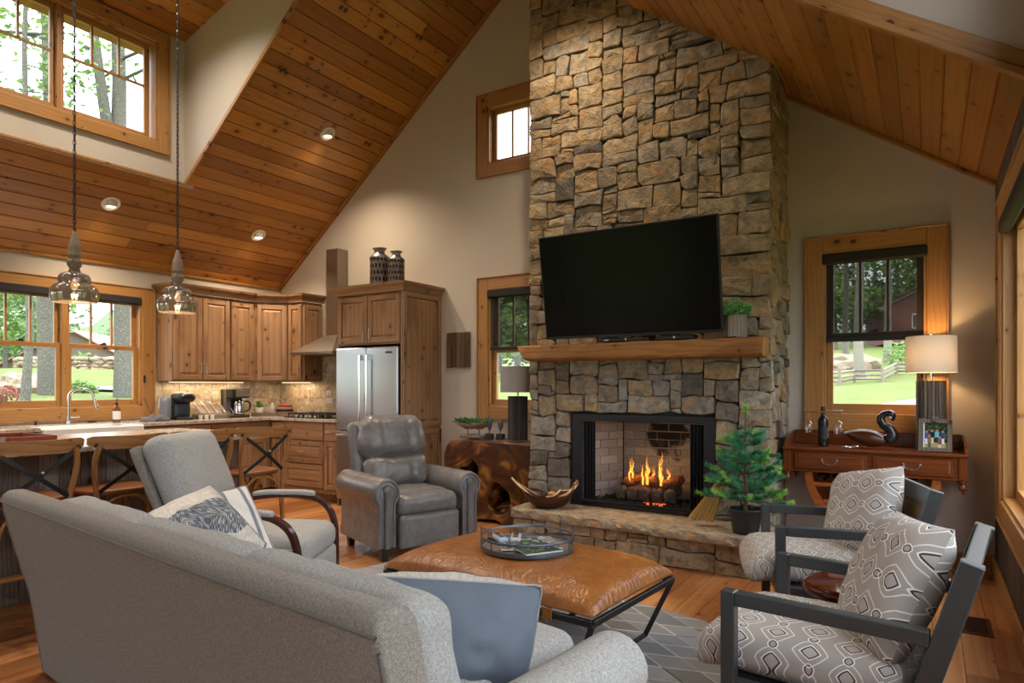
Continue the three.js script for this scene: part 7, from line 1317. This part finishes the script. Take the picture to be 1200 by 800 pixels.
// ---------------------------------------------------------------- wine console under the window
{
  srand(720);
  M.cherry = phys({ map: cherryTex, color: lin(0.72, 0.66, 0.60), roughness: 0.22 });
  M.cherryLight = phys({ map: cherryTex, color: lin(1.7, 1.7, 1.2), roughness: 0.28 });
  const t = thing('wine_console', 'cherry wood console table with curved legs and wine racks', 'console table', [-0.355, 0, -5.47]);
  const W = 0.575, Y = 0.87;
  obj('top', wud(bb(-W, W, Y - 0.022, Y, -0.23, 0.225, 0.006), 'x'), M.cherry, t);
  obj('apron', [wud(bb(-W + 0.03, W - 0.03, 0.70, Y - 0.022, -0.21, 0.195, 0.003), 'x'), wud(bb(-W + 0.02, W - 0.02, 0.69, 0.702, -0.21, 0.207, 0.003), 'x')], M.cherry, t);
  for (const s of [-1, 1]) {
    for (const z of [0.185, -0.2]) { obj('corner_post', [wud(bb(s * 0.545 - 0.025, s * 0.545 + 0.025, 0.685, Y - 0.022, z - 0.02, z + 0.022, 0.004))], M.cherry, t); const f = lathe([[0, 0.60], [0.006, 0.602], [0.009, 0.612], [0.006, 0.622], [0.02, 0.632], [0.024, 0.645], [0.018, 0.66], [0.010, 0.668], [0.018, 0.676], [0.018, 0.686], [0, 0.686]], 18); obj('finial', T(f, s * 0.545, 0, z), M.cherry, t); }
    const d = obj('drawer', wud(bb(-0.235, 0.235, -0.058, 0.058, 0, 0.014, 0.004), 'x'), M.cherry, t); d.position.set(s * 0.255, 0.772, 0.196);
    obj('drawer_field', wud(raised(0.44, 0.088, 0.0142, 0.018, 0.01), 'x'), M.cherry, d);
    obj('handle', [tube([[-0.05, 0.012, 0.03], [-0.035, -0.012, 0.036], [0, -0.02, 0.038], [0.035, -0.012, 0.036], [0.05, 0.012, 0.03]], 0.0035, 20, 6), sph(0.009, -0.05, 0.014, 0.026, 10), sph(0.009, 0.05, 0.014, 0.026, 10), sph(0.006, 0, -0.02, 0.038, 8), rod([-0.05, 0.014, 0.014], [-0.05, 0.014, 0.026], 0.004), rod([0.05, 0.014, 0.014], [0.05, 0.014, 0.026], 0.004)], M.pewter, d);
    // gallery ends with a scooped front
    const ge = ext([[-0.225, 0], [0.19, 0], [0.19, 0.02], [0.15, 0.03], [0.12, 0.055], [0.08, 0.07], [-0.225, 0.10]], 0.016, 0.003, [], 0).applyMatrix4(new THREE.Matrix4().makeRotationY(-Math.PI / 2).setPosition(s > 0 ? W - 0.004 : -W + 0.02, Y, 0)); obj('gallery_end', wud(ge, 'z'), M.cherry, t);
  }
  obj('gallery_back', wud(bb(-W + 0.02, W - 0.02, Y, Y + 0.105, -0.228, -0.212, 0.003), 'x'), M.cherry, t);
  for (const z of [0.165, -0.18]) {
    const up = [], dn = []; for (let i = 0; i <= 20; i++) { const a = Math.PI * (1 + i / 20); up.push([Math.cos(a) * 0.40, 0.69 + Math.sin(a) * 0.40, z]); const b = Math.PI * (1 - i / 20); dn.push([Math.cos(b) * 0.40, 0.012 + Math.sin(b) * 0.27, z]); }
    const sw = (pts, w) => loft(pts.map((p, i) => { const q = pts[Math.min(i + 1, pts.length - 1)], r = pts[Math.max(i - 1, 0)], d = V(q[0] - r[0], q[1] - r[1], 0).normalize(), n = V(-d.y, d.x, 0); return [[w, -0.02], [w, 0.02], [-w, 0.02], [-w, -0.02]].map(([a, c]) => [p[0] + n.x * a, p[1] + n.y * a, p[2] + c]); }));
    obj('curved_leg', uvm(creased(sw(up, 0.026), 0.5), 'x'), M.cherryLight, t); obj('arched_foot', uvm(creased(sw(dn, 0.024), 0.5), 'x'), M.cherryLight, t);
  }
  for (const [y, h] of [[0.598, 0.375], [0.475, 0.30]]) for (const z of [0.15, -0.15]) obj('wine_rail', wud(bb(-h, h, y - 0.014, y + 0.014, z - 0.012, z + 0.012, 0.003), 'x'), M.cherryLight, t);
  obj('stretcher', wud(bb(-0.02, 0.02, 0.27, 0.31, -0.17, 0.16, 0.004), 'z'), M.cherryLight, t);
  // bottles
  M.bottleGlass = phys({ color: lin(0.008, 0.010, 0.009), roughness: 0.08 });
  const foil = { dark: mat({ color: lin(0.03, 0.01, 0.015), roughness: 0.3, metalness: 0.4 }), green: mat({ color: lin(0.42, 0.46, 0.16), roughness: 0.3, metalness: 0.3 }) };
  const bprof = [[0, 0.004], [0.03, 0], [0.0365, 0.006], [0.037, 0.18], [0.033, 0.205], [0.018, 0.225], [0.0145, 0.24], [0.0145, 0.295], [0, 0.295]];
  const bottle = (label, pos, lying, m, lab, group) => {
    const b = thing('wine_bottle', label, 'wine bottle', pos, 0, group);
    obj('glass', lathe(bprof, 24), M.bottleGlass, b); obj('foil', lathe([[0.0155, 0.235], [0.0155, 0.296], [0.012, 0.298], [0, 0.298]], 16), m, b);
    if (lab) obj('label', lathe([[0.0374, 0.06], [0.0374, 0.15]], 24), lab, b);
    if (lying) b.rotation.x = Math.PI / 2;
    return b;
  };
  const paper = mat({ color: lin(0.6, 0.58, 0.52), roughness: 0.8 });
  [[-0.315, 0.651], [-0.215, 0.651], [-0.135, 0.651], [0.165, 0.651], [0.25, 0.651]].forEach(([x, y], i) => bottle(['dark wine bottle at the chimney end of upper rack', 'dark wine bottle beside the green foiled one in upper rack', 'wine bottle with a pale green foil in the upper rack', 'dark wine bottle next to last at lamp end of upper rack', 'dark wine bottle at the lamp end of upper rack'][i], [-0.355 + x, y, -5.62], true, i === 2 ? foil.green : foil.dark, paper, 'bottles in the upper wine rack'));
  [[-0.225, 0.528], [-0.14, 0.528], [0.1, 0.528]].forEach(([x, y], i) => bottle(['dark wine bottle at the chimney end of lower rack', 'dark wine bottle in the middle of lower rack', 'dark wine bottle at the lamp end of lower rack'][i], [-0.355 + x, y, -5.62], true, foil.dark, paper, 'dark bottles in the lower wine rack'));
  const labTex = mat({ map: canvasTex(256, 128, (c, w, h) => { c.fillStyle = '#241d22'; c.fillRect(0, 0, w, h); for (const o of [0, 128]) { c.fillStyle = '#8f8a8c'; c.beginPath(); c.ellipse(o + 64, 48, 22, 26, 0, 0, 7); c.fill(); c.fillStyle = '#3a3237'; c.beginPath(); c.ellipse(o + 58, 50, 11, 16, 0.4, 0, 7); c.fill(); c.fillStyle = '#a9a29f'; for (let i = 0; i < 4; i++) c.fillRect(o + 40 + i * 3, 84 + i * 9, 48 - i * 6, 3); } }), roughness: 0.6 });
  bottle('upright dark wine bottle carrying the wooden glass holder', [-0.675, 0.871, -5.45], false, foil.dark, labTex);
  const gh = thing('glass_holder', 'small wooden plank stemware holder on the bottle neck', 'glass holder', [-0.675, 1.120, -5.45]);
  obj('plank', wud(ext([[-0.125, -0.02], [0.125, -0.02], [0.125, 0.02], [-0.125, 0.02]], 0.012, 0.002, [Array.from({ length: 14 }, (_, i) => [0.0165 * Math.cos(i * 0.4488), 0.0165 * Math.sin(i * 0.4488)]).reverse()], 0).applyMatrix4(new THREE.Matrix4().makeRotationX(-Math.PI / 2)), 'x'), mat({ map: oakTex, color: lin(0.9, 0.75, 0.6), roughness: 0.6 }), gh);
  M.stemGlass = phys({ color: 0xffffff, roughness: 0.0, transmission: 1, thickness: 0, ior: 1.9, side: THREE.DoubleSide });
  for (const [dx, l] of [[-0.105, 'clear wine glass hanging upside down by the chimney side of bottle'], [0.105, 'clear wine glass hanging upside down between bottle and swan']]) { const g = thing('wine_glass', l, 'wine glass', [-0.675 + dx, 1.140, -5.45]); obj('bowl', lathe([[0.026, -0.178], [0.034, -0.15], [0.037, -0.125], [0.032, -0.10], [0.016, -0.083], [0.004, -0.078]], 28), M.stemGlass, g); obj('stem', rod([0, -0.08, 0], [0, -0.004, 0], 0.0032), M.stemGlass, g); obj('foot', lathe([[0, 0.0], [0.006, -0.003], [0.031, 0.001], [0.031, 0.003], [0, 0.003]], 24), M.stemGlass, g); }
  // swan
  const sw = thing('swan_decoy', 'carved dark swan decoy with pale edged wings on console', 'decoy', [-0.34, 0.871, -5.44]);
  M.swanDark = phys({ color: lin(0.012, 0.012, 0.014), roughness: 0.22 }); M.swanWing = phys({ map: walnutTex, color: lin(0.24, 0.16, 0.10), roughness: 0.3 });
  const body = []; for (let i = 0; i <= 18; i++) { const u = i / 18, x = mixv(-0.175, 0.10, u), r = 0.066 * Math.pow(Math.sin(Math.PI * clamp(0.03 + 0.94 * u)), 0.65), cy = 0.062 + 0.035 * Math.pow(1 - u, 2), q = []; for (let k = 0; k < 16; k++) { const a = -k / 16 * 6.283; q.push([x, Math.max(0.002, cy + Math.cos(a) * r * 0.95), Math.sin(a) * r * 0.8]); } body.push(q); }
  obj('body', loft(body.map((q) => q.slice().reverse())), M.swanWing, sw);
  const nk = [[0.085, 0.06, 0], [0.118, 0.09, 0], [0.105, 0.135, 0], [0.065, 0.17, 0], [0.045, 0.21, 0], [0.062, 0.245, 0], [0.095, 0.255, 0], [0.118, 0.235, 0], [0.12, 0.20, 0]], nc = new THREE.CatmullRomCurve3(nk.map((p) => V(...p))), nr = [];
  for (let i = 0; i <= 40; i++) { const u = i / 40, p = nc.getPoint(u), d = nc.getTangent(u), n = V(-d.y, d.x, 0), r = u < 0.7 ? mixv(0.042, 0.021, u / 0.7) : u < 0.84 ? mixv(0.021, 0.03, (u - 0.7) / 0.14) : mixv(0.03, 0.007, (u - 0.84) / 0.16), q = []; for (let k = 0; k < 12; k++) { const a = k / 12 * 6.283; q.push([p.x + n.x * Math.cos(a) * r, p.y + n.y * Math.cos(a) * r, Math.sin(a) * r]); } nr.push(q); }
  obj('neck_and_head', loft(nr), M.swanDark, sw);
  obj('wing', [0.04, -0.04].map((z) => tube([[0.06, 0.085, z], [0.0, 0.118, z * 1.1], [-0.1, 0.125, z * 0.8], [-0.19, 0.105, z * 0.25]], 0.008, 24, 6)), mat({ color: lin(0.42, 0.38, 0.33), roughness: 0.4 }), sw);
  const cheek = mat({ color: lin(0.55, 0.5, 0.44), roughness: 0.5 }); obj('cheek', [sph(0.012, 0.105, 0.228, 0.016, 10), sph(0.012, 0.105, 0.228, -0.016, 10)], cheek, sw);
  // silver bracelet, picture frame
  const br = thing('silver_bracelet', 'polished silver bracelets lying on console before swan', 'bracelet', [-0.485, 0.872, -5.345]); obj('ring', [tor(0.035, 0.006, -0.012, 0.007, 0), tor(0.03, 0.006, 0.035, 0.012, 0.008, Math.PI / 2 - 0.2)], M.chrome, br); obj('clasp', cbox(0.02, 0.012, 0.014, 0.003, -0.045, 0.008, 0.01), M.chrome, br);
  const fr = thing('picture_frame', 'grey wood picture frame with a family photo on console', 'picture frame', [0.035, 0.872, -5.355], -0.06); fr.rotation.order = 'YXZ'; fr.rotation.x = -0.16;
  obj('moulding', wud(ext(rect(-0.098, 0.098, 0, 0.225), 0.018, 0.003, [rect(-0.069, 0.069, 0.028, 0.197)], -0.009)), M.barn[1], fr);
  const photo = canvasTex(220, 270, (c, w, h) => { srand(77); c.fillStyle = '#2c3a2a'; c.fillRect(0, 0, w, h); for (let i = 0; i < 160; i++) { c.fillStyle = pick(['#39502f', '#1d2a20', '#55683f', '#6f7f58']); c.fillRect(R() * w, R() * h * 0.6, RR(6, 20), RR(6, 18)); } c.fillStyle = '#a79a6e'; c.fillRect(0, h * 0.78, w, h); for (const [x, top, shirt, legs] of [[30, 90, '#2f5a9a', '#d9dde2'], [78, 80, '#26262c', '#d8d4cc'], [124, 74, '#6fb4cc', '#243056'], [176, 86, '#2d4a8c', '#dcdcdc'], [56, 130, '#8a6a4c', '#55624a'], [150, 150, '#7d5a44', '#c9c4b8']]) { c.fillStyle = legs; c.fillRect(x - 14, top + 78, 30, 62); c.fillStyle = shirt; c.fillRect(x - 18, top + 20, 38, 62); c.fillStyle = '#b9866a'; c.beginPath(); c.arc(x + 1, top + 8, 12, 0, 7); c.fill(); } c.fillStyle = '#e9e7ee'; c.fillRect(0, 0, 12, h); });
  obj('photo', T(new THREE.PlaneGeometry(0.14, 0.171), 0, 0.1125, -0.002), mat({ map: photo, roughness: 0.2 }), fr);
  obj('easel', bar([0, 0.16, -0.01], [0, 0.012, -0.085], 0.04, 0.005), M.black, fr);
  obj('flower_ornament', [...Array.from({ length: 6 }, (_, i) => sph(0.008, 0.014 * Math.cos(i), 0.222 + 0.012 * Math.sin(i), 0.014, 8)), tube([[0, 0.222, 0.014], [0.02, 0.24, 0.014], [0.05, 0.245, 0.014]], 0.003, 12, 5), tube([[0, 0.222, 0.014], [-0.02, 0.238, 0.014], [-0.045, 0.24, 0.014]], 0.003, 12, 5)], M.pewter, fr);
}

// ---------------------------------------------------------------- outdoors
const groundY = (x, z) => {   // low by the house, climbing behind the gable, gentler beyond the kitchen, falling on the porch side
  const dx = Math.max(XL - x, 0, x - XR), dz = Math.max(ZB - z, 0, z - ZF), d = Math.hypot(dx, dz);
  const north = lerpT([[0, -0.4], [8, -0.3], [23, 0.45], [44, 1.65], [74, 4.4], [102, 7.8], [180, 16]], d), west = lerpT([[0, -0.4], [4, -0.2], [12, 0.9], [20, 1.15], [32, 2.2], [45, 1.6], [180, 2]], d), porch = -0.45 - 0.015 * d;
  const a = Math.atan2(Math.max(0, ZB - z), Math.max(0.001, XL - x)) / (Math.PI / 2), h = mixv(west, north, sstep(0.45, 0.8, z > ZB ? 0 : x > XL ? 1 : a));
  return mixv(h, porch, z > ZB && x > XL ? 1 : sstep(0, 14, x - XR) * sstep(-26, -6, z)) + 0.1 * N2(x * 0.08, z * 0.08) * clamp(d / 12);
};
const spot = (px, depth) => { const u = (px - 600) / FOCAL, a = YAW * D2R, f = [-Math.sin(a), -Math.cos(a)], r = [Math.cos(a), -Math.sin(a)]; return [depth * (f[0] + r[0] * u), depth * (f[1] + r[1] * u)]; };
M.bark = mat({ map: dataTex(256, 512, (u, v) => { const g = 0.5 + 0.3 * N2(u * 26, v * 10) + 0.2 * N2(u * 60, v * 26), l = sstep(0.2, 0.7, N2(u * 12 + 4, v * 12)); return mix3(mix3([0.36, 0.34, 0.31], [0.52, 0.50, 0.46], g), [0.62, 0.64, 0.57], l * 0.5); }, true, MIR, [0.6, 1.2]), color: lin(0.8, 0.8, 0.78), roughness: 0.95, bumpMap: stoneBump, bumpScale: 0.03 });
M.leafA = leafMat(0.11, 0.21, 0.035, { transmission: 0.4 }); M.leafB = leafMat(0.17, 0.29, 0.055, { transmission: 0.4 }); M.leafC = leafMat(0.075, 0.15, 0.04, { transmission: 0.35 });
{
  // lawn
  const g = new THREE.PlaneGeometry(320, 320, 180, 180); g.rotateX(-Math.PI / 2); g.translate(-4, 0, -8);
  const p = g.attributes.position; for (let i = 0; i < p.count; i++) p.setY(i, groundY(p.getX(i), p.getZ(i)));
  g.computeVertexNormals();
  M.grass = mat({ map: dataTex(512, 512, (u, v) => { const a = 0.5 + 0.3 * N2(u * 8, v * 8) + 0.2 * N2(u * 50, v * 50), s = 0.5 + 0.5 * N2(u * 140, v * 140); return mix3(mix3([0.36, 0.46, 0.15], [0.56, 0.62, 0.26], a), [0.62, 0.60, 0.36], s * 0.3); }, true, MIR, [14, 14]), color: lin(0.44, 0.44, 0.28), roughness: 1 });
  const lawn = tag(obj('lawn', uvm(fin(g), 'z'), M.grass), 'sunlit green lawn rising around the house', 'lawn', null, 'stuff');
  // lane past the house
  const strip = (pts, w, m, name, label, cat2) => { const tri = [], P = new THREE.CatmullRomCurve3(pts.map(([x, z]) => V(x, 0, z))).getPoints(40); for (let i = 0; i < 40; i++) { const a = P[i], b = P[i + 1], d = b.clone().sub(a).normalize(), n = V(-d.z, 0, d.x); const q = [a.clone().addScaledVector(n, w), a.clone().addScaledVector(n, -w), b.clone().addScaledVector(n, -w), b.clone().addScaledVector(n, w)].map((v) => [v.x, groundY(v.x, v.z) + 0.10, v.z]); tri.push(...q[0], ...q[2], ...q[1], ...q[0], ...q[3], ...q[2]); } return tag(obj(name, uvm(polyGeo(tri), 'z'), m), label, cat2); };
  M.gravel = mat({ color: lin(0.24, 0.235, 0.225), roughness: 1, bumpMap: stoneBump, bumpScale: 0.02 });
  strip([spot(-250, 24), spot(-60, 24), spot(60, 24.5), spot(170, 25), spot(330, 27)], 1.1, M.gravel, 'gravel_lane', 'pale gravel lane crossing the lawn beyond the sink window', 'lane');
  strip([spot(1200, 28), spot(1100, 26.5), spot(1060, 25), spot(1000, 22), spot(900, 20)], 1.1, M.gravel, 'garden_path', 'pale paved path at the foot of the sloping lawn', 'path');
}
// trees
function tree(label, px, depth, o) {
  const [x, z] = Array.isArray(px) ? px : spot(px, depth), gy = groundY(x, z) - 0.1;
  const t = thing('tree', label, 'tree', [x, gy, z], 0, o.group); srand(o.seed);
  const H = o.h, pts = []; for (let i = 0; i <= 6; i++) pts.push([(o.lx ?? 0) * i / 6 + 0.12 * N2(i * 0.5 + o.seed, 1), H * i / 6, (o.lz ?? 0) * i / 6 + 0.12 * N2(i * 0.5, o.seed)]);
  const trunk = (P, r0, r1, n) => { const c = new THREE.CatmullRomCurve3(P.map((p) => V(...p))), rg = []; for (let i = 0; i <= n; i++) { const u = i / n, p = c.getPoint(u), r = mixv(r0, r1, u) * (1 + 0.35 * Math.exp(-u * 22)), q = []; for (let k = 0; k < 12; k++) { const a = -k / 12 * 6.283; q.push([p.x + Math.cos(a) * r * (1 + 0.06 * N2(k, i * 0.7)), p.y, p.z + Math.sin(a) * r * (1 + 0.06 * N2(k, i * 0.7))]); } rg.push(q); } return uvm(loft(rg)); };
  obj('trunk', [trunk(pts, o.r, o.r * 0.4, 14), ...(o.fork ? [trunk([pts[2], [pts[3][0] + o.fork[0], pts[3][1], pts[3][2] + o.fork[1]], [pts[5][0] + o.fork[0] * 2, pts[5][1], pts[5][2] + o.fork[1] * 2]], o.r * 0.75, o.r * 0.3, 8)] : [])], o.bark ?? M.bark, t);
  const bl = [], at = []; for (let i = 0; i < (o.nb ?? 14); i++) { const u = RR(o.from ?? 0.4, 1), y = H * u, a = R() * 6.283, L = o.spread * (1.1 - 0.55 * u) * RR(0.6, 1.1), bx0 = (o.lx ?? 0) * u, bz0 = (o.lz ?? 0) * u, e = [bx0 + Math.cos(a) * L, y + L * RR(0.0, 0.5), bz0 + Math.sin(a) * L]; bl.push(rod([bx0, y, bz0], e, o.r * 0.22, o.r * 0.05, 5)); at.push([[bx0, y, bz0], e]); }
  obj('branches', bl, o.bark ?? M.bark, t);
  obj('foliage', leafTuft(o.leaves, () => { const b = pick(at), u = RR(0.35, 1.08), s = o.puff ?? 0.7; return [mixv(b[0][0], b[1][0], u) + RR(-s, s), mixv(b[0][1], b[1][1], u) + RR(-s, s) * 0.7, mixv(b[0][2], b[1][2], u) + RR(-s, s)]; }, o.leaf ?? 0.17, 0), o.m ?? M.leafA, t);
  return t;
}
{
  const paleBark = mat({ map: M.bark.map, color: lin(1.2, 1.18, 1.12), roughness: 0.95 });
  tree('thick lichen covered trunk beyond the left pane of sink window', 59, 20, { seed: 1, h: 18, r: 0.33, spread: 4.2, leaves: 700, leaf: 0.3, from: 0.55, m: M.leafB });
  tree('forked lichen covered trunk beyond the right pane of sink window', 145, 20, { seed: 2, h: 19, r: 0.27, lx: 0.3, lz: 0.5, spread: 4, leaves: 450, leaf: 0.26, from: 0.5, fork: [-0.1, 0.5], m: M.leafC });
  tree('leafy maple filling the dormer panes', 30, 17, { seed: 3, h: 13, r: 0.10, spread: 3.0, leaves: 550, from: 0.45, m: M.leafB, leaf: 0.22 });
  tree('leafy tree with pink buds beyond the dormer', -50, 18, { seed: 13, h: 14, r: 0.12, spread: 3.2, leaves: 700, from: 0.4, m: M.leafA, leaf: 0.22 });
  for (const [i, [px, d, h]] of [[-60, 50, 13], [8, 56, 14], [36, 64, 12], [-20, 42, 11], [46, 80, 12], [172, 80, 13], [215, 90, 14]].entries()) tree('bushy green tree in the woods beyond the lane', px, d, { seed: 20 + i, h, r: 0.2, spread: 4.6, leaves: 1600, from: 0.14, puff: 1.6, leaf: 0.6, m: [M.leafA, M.leafB, M.leafC][i % 3], group: 'trees beyond the lane' });
  for (const [i, [px, d, r, h]] of [[1007, 46, 0.32, 22], [1040, 62, 0.34, 23], [991, 56, 0.26, 20]].entries()) tree(['pale slender trunk nearest the rail fence on the slope', 'pale slender trunk higher up the slope behind the fence', 'thin grey trunk beside the boulders on the slope'][i], px, d, { seed: 40 + i, h, r, spread: 5, leaves: 1300, from: 0.4, puff: 1.4, m: [M.leafA, M.leafB, M.leafA][i], bark: i < 2 ? paleBark : undefined, leaf: 0.5 });
  for (const [i, [px, d, h]] of [[978, 84, 19], [1000, 96, 22], [1025, 88, 20], [1052, 98, 22], [1078, 90, 20], [958, 96, 21], [1100, 96, 21], [560, 60, 16], [585, 70, 17], [606, 58, 15], [630, 70, 17], [650, 62, 16]].entries()) tree('tree in the leafy wood above the gable side lawn', px, d, { seed: 60 + i, h, r: 0.3, spread: 5.5, leaves: 1600, from: 0.10, puff: 2.2, leaf: 0.9, m: [M.leafB, M.leafA, M.leafC][i % 3], group: 'trees above the gable side lawn' });
  for (const [i, [x, z]] of [[34, -26], [42, -12], [38, 2], [46, 14], [30, -38]].entries()) tree('broad green tree on the porch side of house', [x, z], 0, { seed: 80 + i, h: 11, r: 0.25, spread: 4.6, leaves: 1300, from: 0.15, puff: 1.5, leaf: 0.6, m: [M.leafA, M.leafB][i % 2], group: 'trees on the porch side' });
  // shrubs
  for (const [i, [px, d, s, l]] of [[1078, 58, 2.4, 'round green shrub above the rail fence'], [95, 22, 0.4, 'low green plants by the lichen covered trunk'], [100, 40, 1.4, 'green shrub by the dry stone wall']].entries()) { const [x, z] = spot(px, d), t = thing('shrub', l, 'shrub', [x, groundY(x, z) - 0.05, z]); srand(95 + i); obj('stems', [0, 1, 2].map((k) => rod([0, 0, 0], [0.2 * Math.cos(k * 2), s * 0.7, 0.2 * Math.sin(k * 2)], 0.02)), M.bark, t); obj('foliage', leafTuft(900, () => { const a = R() * 6.28, r = Math.sqrt(R()) * s * 1.1; return [Math.cos(a) * r, R() * s * (1.2 - 0.5 * r / s), Math.sin(a) * r]; }, 0.1 + 0.1 * s, 0.2), M.leafB, t); }
}
// far ridge
{
  const tri = [], n = 48, f = (i) => { const a = -i / n * 110 + 20; return a; };
  const pt = (i, k) => { const px = mixv(-500, 620, i / n), [x, z] = spot(px, 560 + k * 60), h = k * 22 * (1 + 0.35 * N2(i * 0.22, 3) + 0.12 * N2(i * 0.9, 5)) * (0.55 + 0.55 * sstep(-100, 160, px)); return [x, 30 + h * 0.9, z]; };
  for (let i = 0; i < n; i++) for (let k = 0; k < 2; k++) { const a = pt(i, k), b = pt(i + 1, k), c = pt(i + 1, k + 1), d = pt(i, k + 1); if (k === 0) { a[1] = b[1] = -10; } tri.push(...a, ...c, ...b, ...a, ...d, ...c); }
  const m = tag(obj('mountain_ridge', uvm(polyGeo(tri), 'y', 0, 0, 0.02), mat({ color: lin(0.09, 0.14, 0.055), roughness: 1 })), 'green wooded mountain ridge on the horizon', 'mountain');
}
// neighbouring houses
function house(label, px, depth, w, d, h, rh, turn, mw, mr) {
  const [x, z] = spot(px, depth), t = thing('house', label, 'house', [x, groundY(x, z) - 0.3, z], turn);
  obj('walls', uvm(ext([[-w / 2, 0], [w / 2, 0], [w / 2, h], [0, h + rh], [-w / 2, h]], d, 0)), mw, t);
  for (const s of [-1, 1]) obj('roof_slope', uvm(bar([s * (w / 2 + 0.4), h - rh * 0.8 / w + 0.02, 0], [0, h + rh + 0.14, 0], d + 0.8, 0.12, 0.01)), mr, t);
  for (const k of [-0.25, 0.2]) { const f = obj('window', bb(k * w - 0.45, k * w + 0.45, h * 0.4, h * 0.8, d / 2, d / 2 + 0.04), M.white, t); obj('pane', bb(k * w - 0.38, k * w + 0.38, h * 0.43, h * 0.77, d / 2 + 0.03, d / 2 + 0.05), M.blackGloss, f); }
  obj('chimney', uvm(bb(w * 0.15, w * 0.15 + 0.8, h * 0.7, h + rh + 0.8, -0.4, 0.4, 0.03)), M.stone[6], t);
  return t;
}
{
  house('low house with salmon metal roof beyond the dry stone wall', 108, 62, 12, 8, 1.6, 3.2, 0.75, mat({ color: lin(0.18, 0.13, 0.10), roughness: 0.9 }), mat({ color: lin(0.50, 0.26, 0.19), roughness: 0.7 }));
  house('dark red wooden house among the trees up the slope', 1096, 84, 14, 9, 4.6, 3.4, 0.3, mat({ color: lin(0.13, 0.045, 0.04), roughness: 0.9 }), mat({ color: lin(0.12, 0.09, 0.08), roughness: 0.9 }));
  // dry stone wall
  srand(900); const a = spot(18, 35), b = spot(150, 37), t = thing('dry_stone_wall', 'low dry stone wall of pale boulders across the lawn', 'stone wall', [0, 0, 0]);
  for (let i = 0; i < 150; i++) { const u = i / 150, row = i % 4, x = mixv(a[0], b[0], u) + RR(-0.15, 0.15), z = mixv(a[1], b[1], u) + RR(-0.15, 0.15), s = RR(0.15, 0.27), g = new THREE.IcosahedronGeometry(1, 1), p = g.attributes.position; for (let k = 0; k < p.count; k++) { const q = 1 + 0.25 * N3(p.getX(k) * 1.3 + i * 3, p.getY(k) * 1.3, p.getZ(k) * 1.3); p.setXYZ(k, p.getX(k) * q * s * 1.5, p.getY(k) * q * s * 0.75, p.getZ(k) * q * s); } g.computeVertexNormals(); part('stone', uvm(fin(g)), M.stone[[2, 6, 0, 3][i % 4]], t, x, groundY(x, z) + 0.08 + row * 0.19, z); }
  const rk = (px, d, s, l) => { const [x, z] = spot(px, d), g = new THREE.IcosahedronGeometry(1, 2), p = g.attributes.position; for (let k = 0; k < p.count; k++) { const q = 1 + 0.3 * N3(p.getX(k) * 1.2 + px, p.getY(k) * 1.2, p.getZ(k) * 1.2); p.setXYZ(k, p.getX(k) * q * s * 1.4, p.getY(k) * q * s * 0.7, p.getZ(k) * q * s); } g.computeVertexNormals(); const o = tag(obj('boulder', uvm(fin(g)), M.stone[6]), l, 'boulder'); o.position.set(x, groundY(x, z) + s * 0.2, z); };
  rk(25, 21, 0.7, 'grey boulder by the lane left of the lichen trunk'); rk(984, 52, 1.1, 'grey boulder low on the slope behind the fence'); rk(996, 56, 1.5, 'larger grey boulder beside the slender trunks');
  // split rail fence, zigzag
  const fn = thing('rail_fence', 'weathered zigzag split rail fence across the sloping lawn', 'fence', [0, 0, 0]), P = [[955, 42], [984, 41], [1001, 44], [1034, 43], [1050, 48], [1095, 47], [1120, 51]].map(([px, d]) => spot(px, d));
  P.forEach(([x, z]) => part('post', uvm(cyl(0.1, 0.09, 1.1, 0, 0.4, 0, 8)), M.barn[0], fn, x, groundY(x, z), z));
  for (let i = 0; i < P.length - 1; i++) for (const [k, h] of [0.25, 0.5, 0.8].entries()) { const [x0, z0] = P[i], [x1, z1] = P[i + 1]; part('rail', uvm(rod([x0, groundY(x0, z0) + h, z0], [x1, groundY(x1, z1) + h, z1], 0.085, 0.075, 6)), M.barn[(i + k) % 3], fn); }
}

renderer.render(scene, camera);
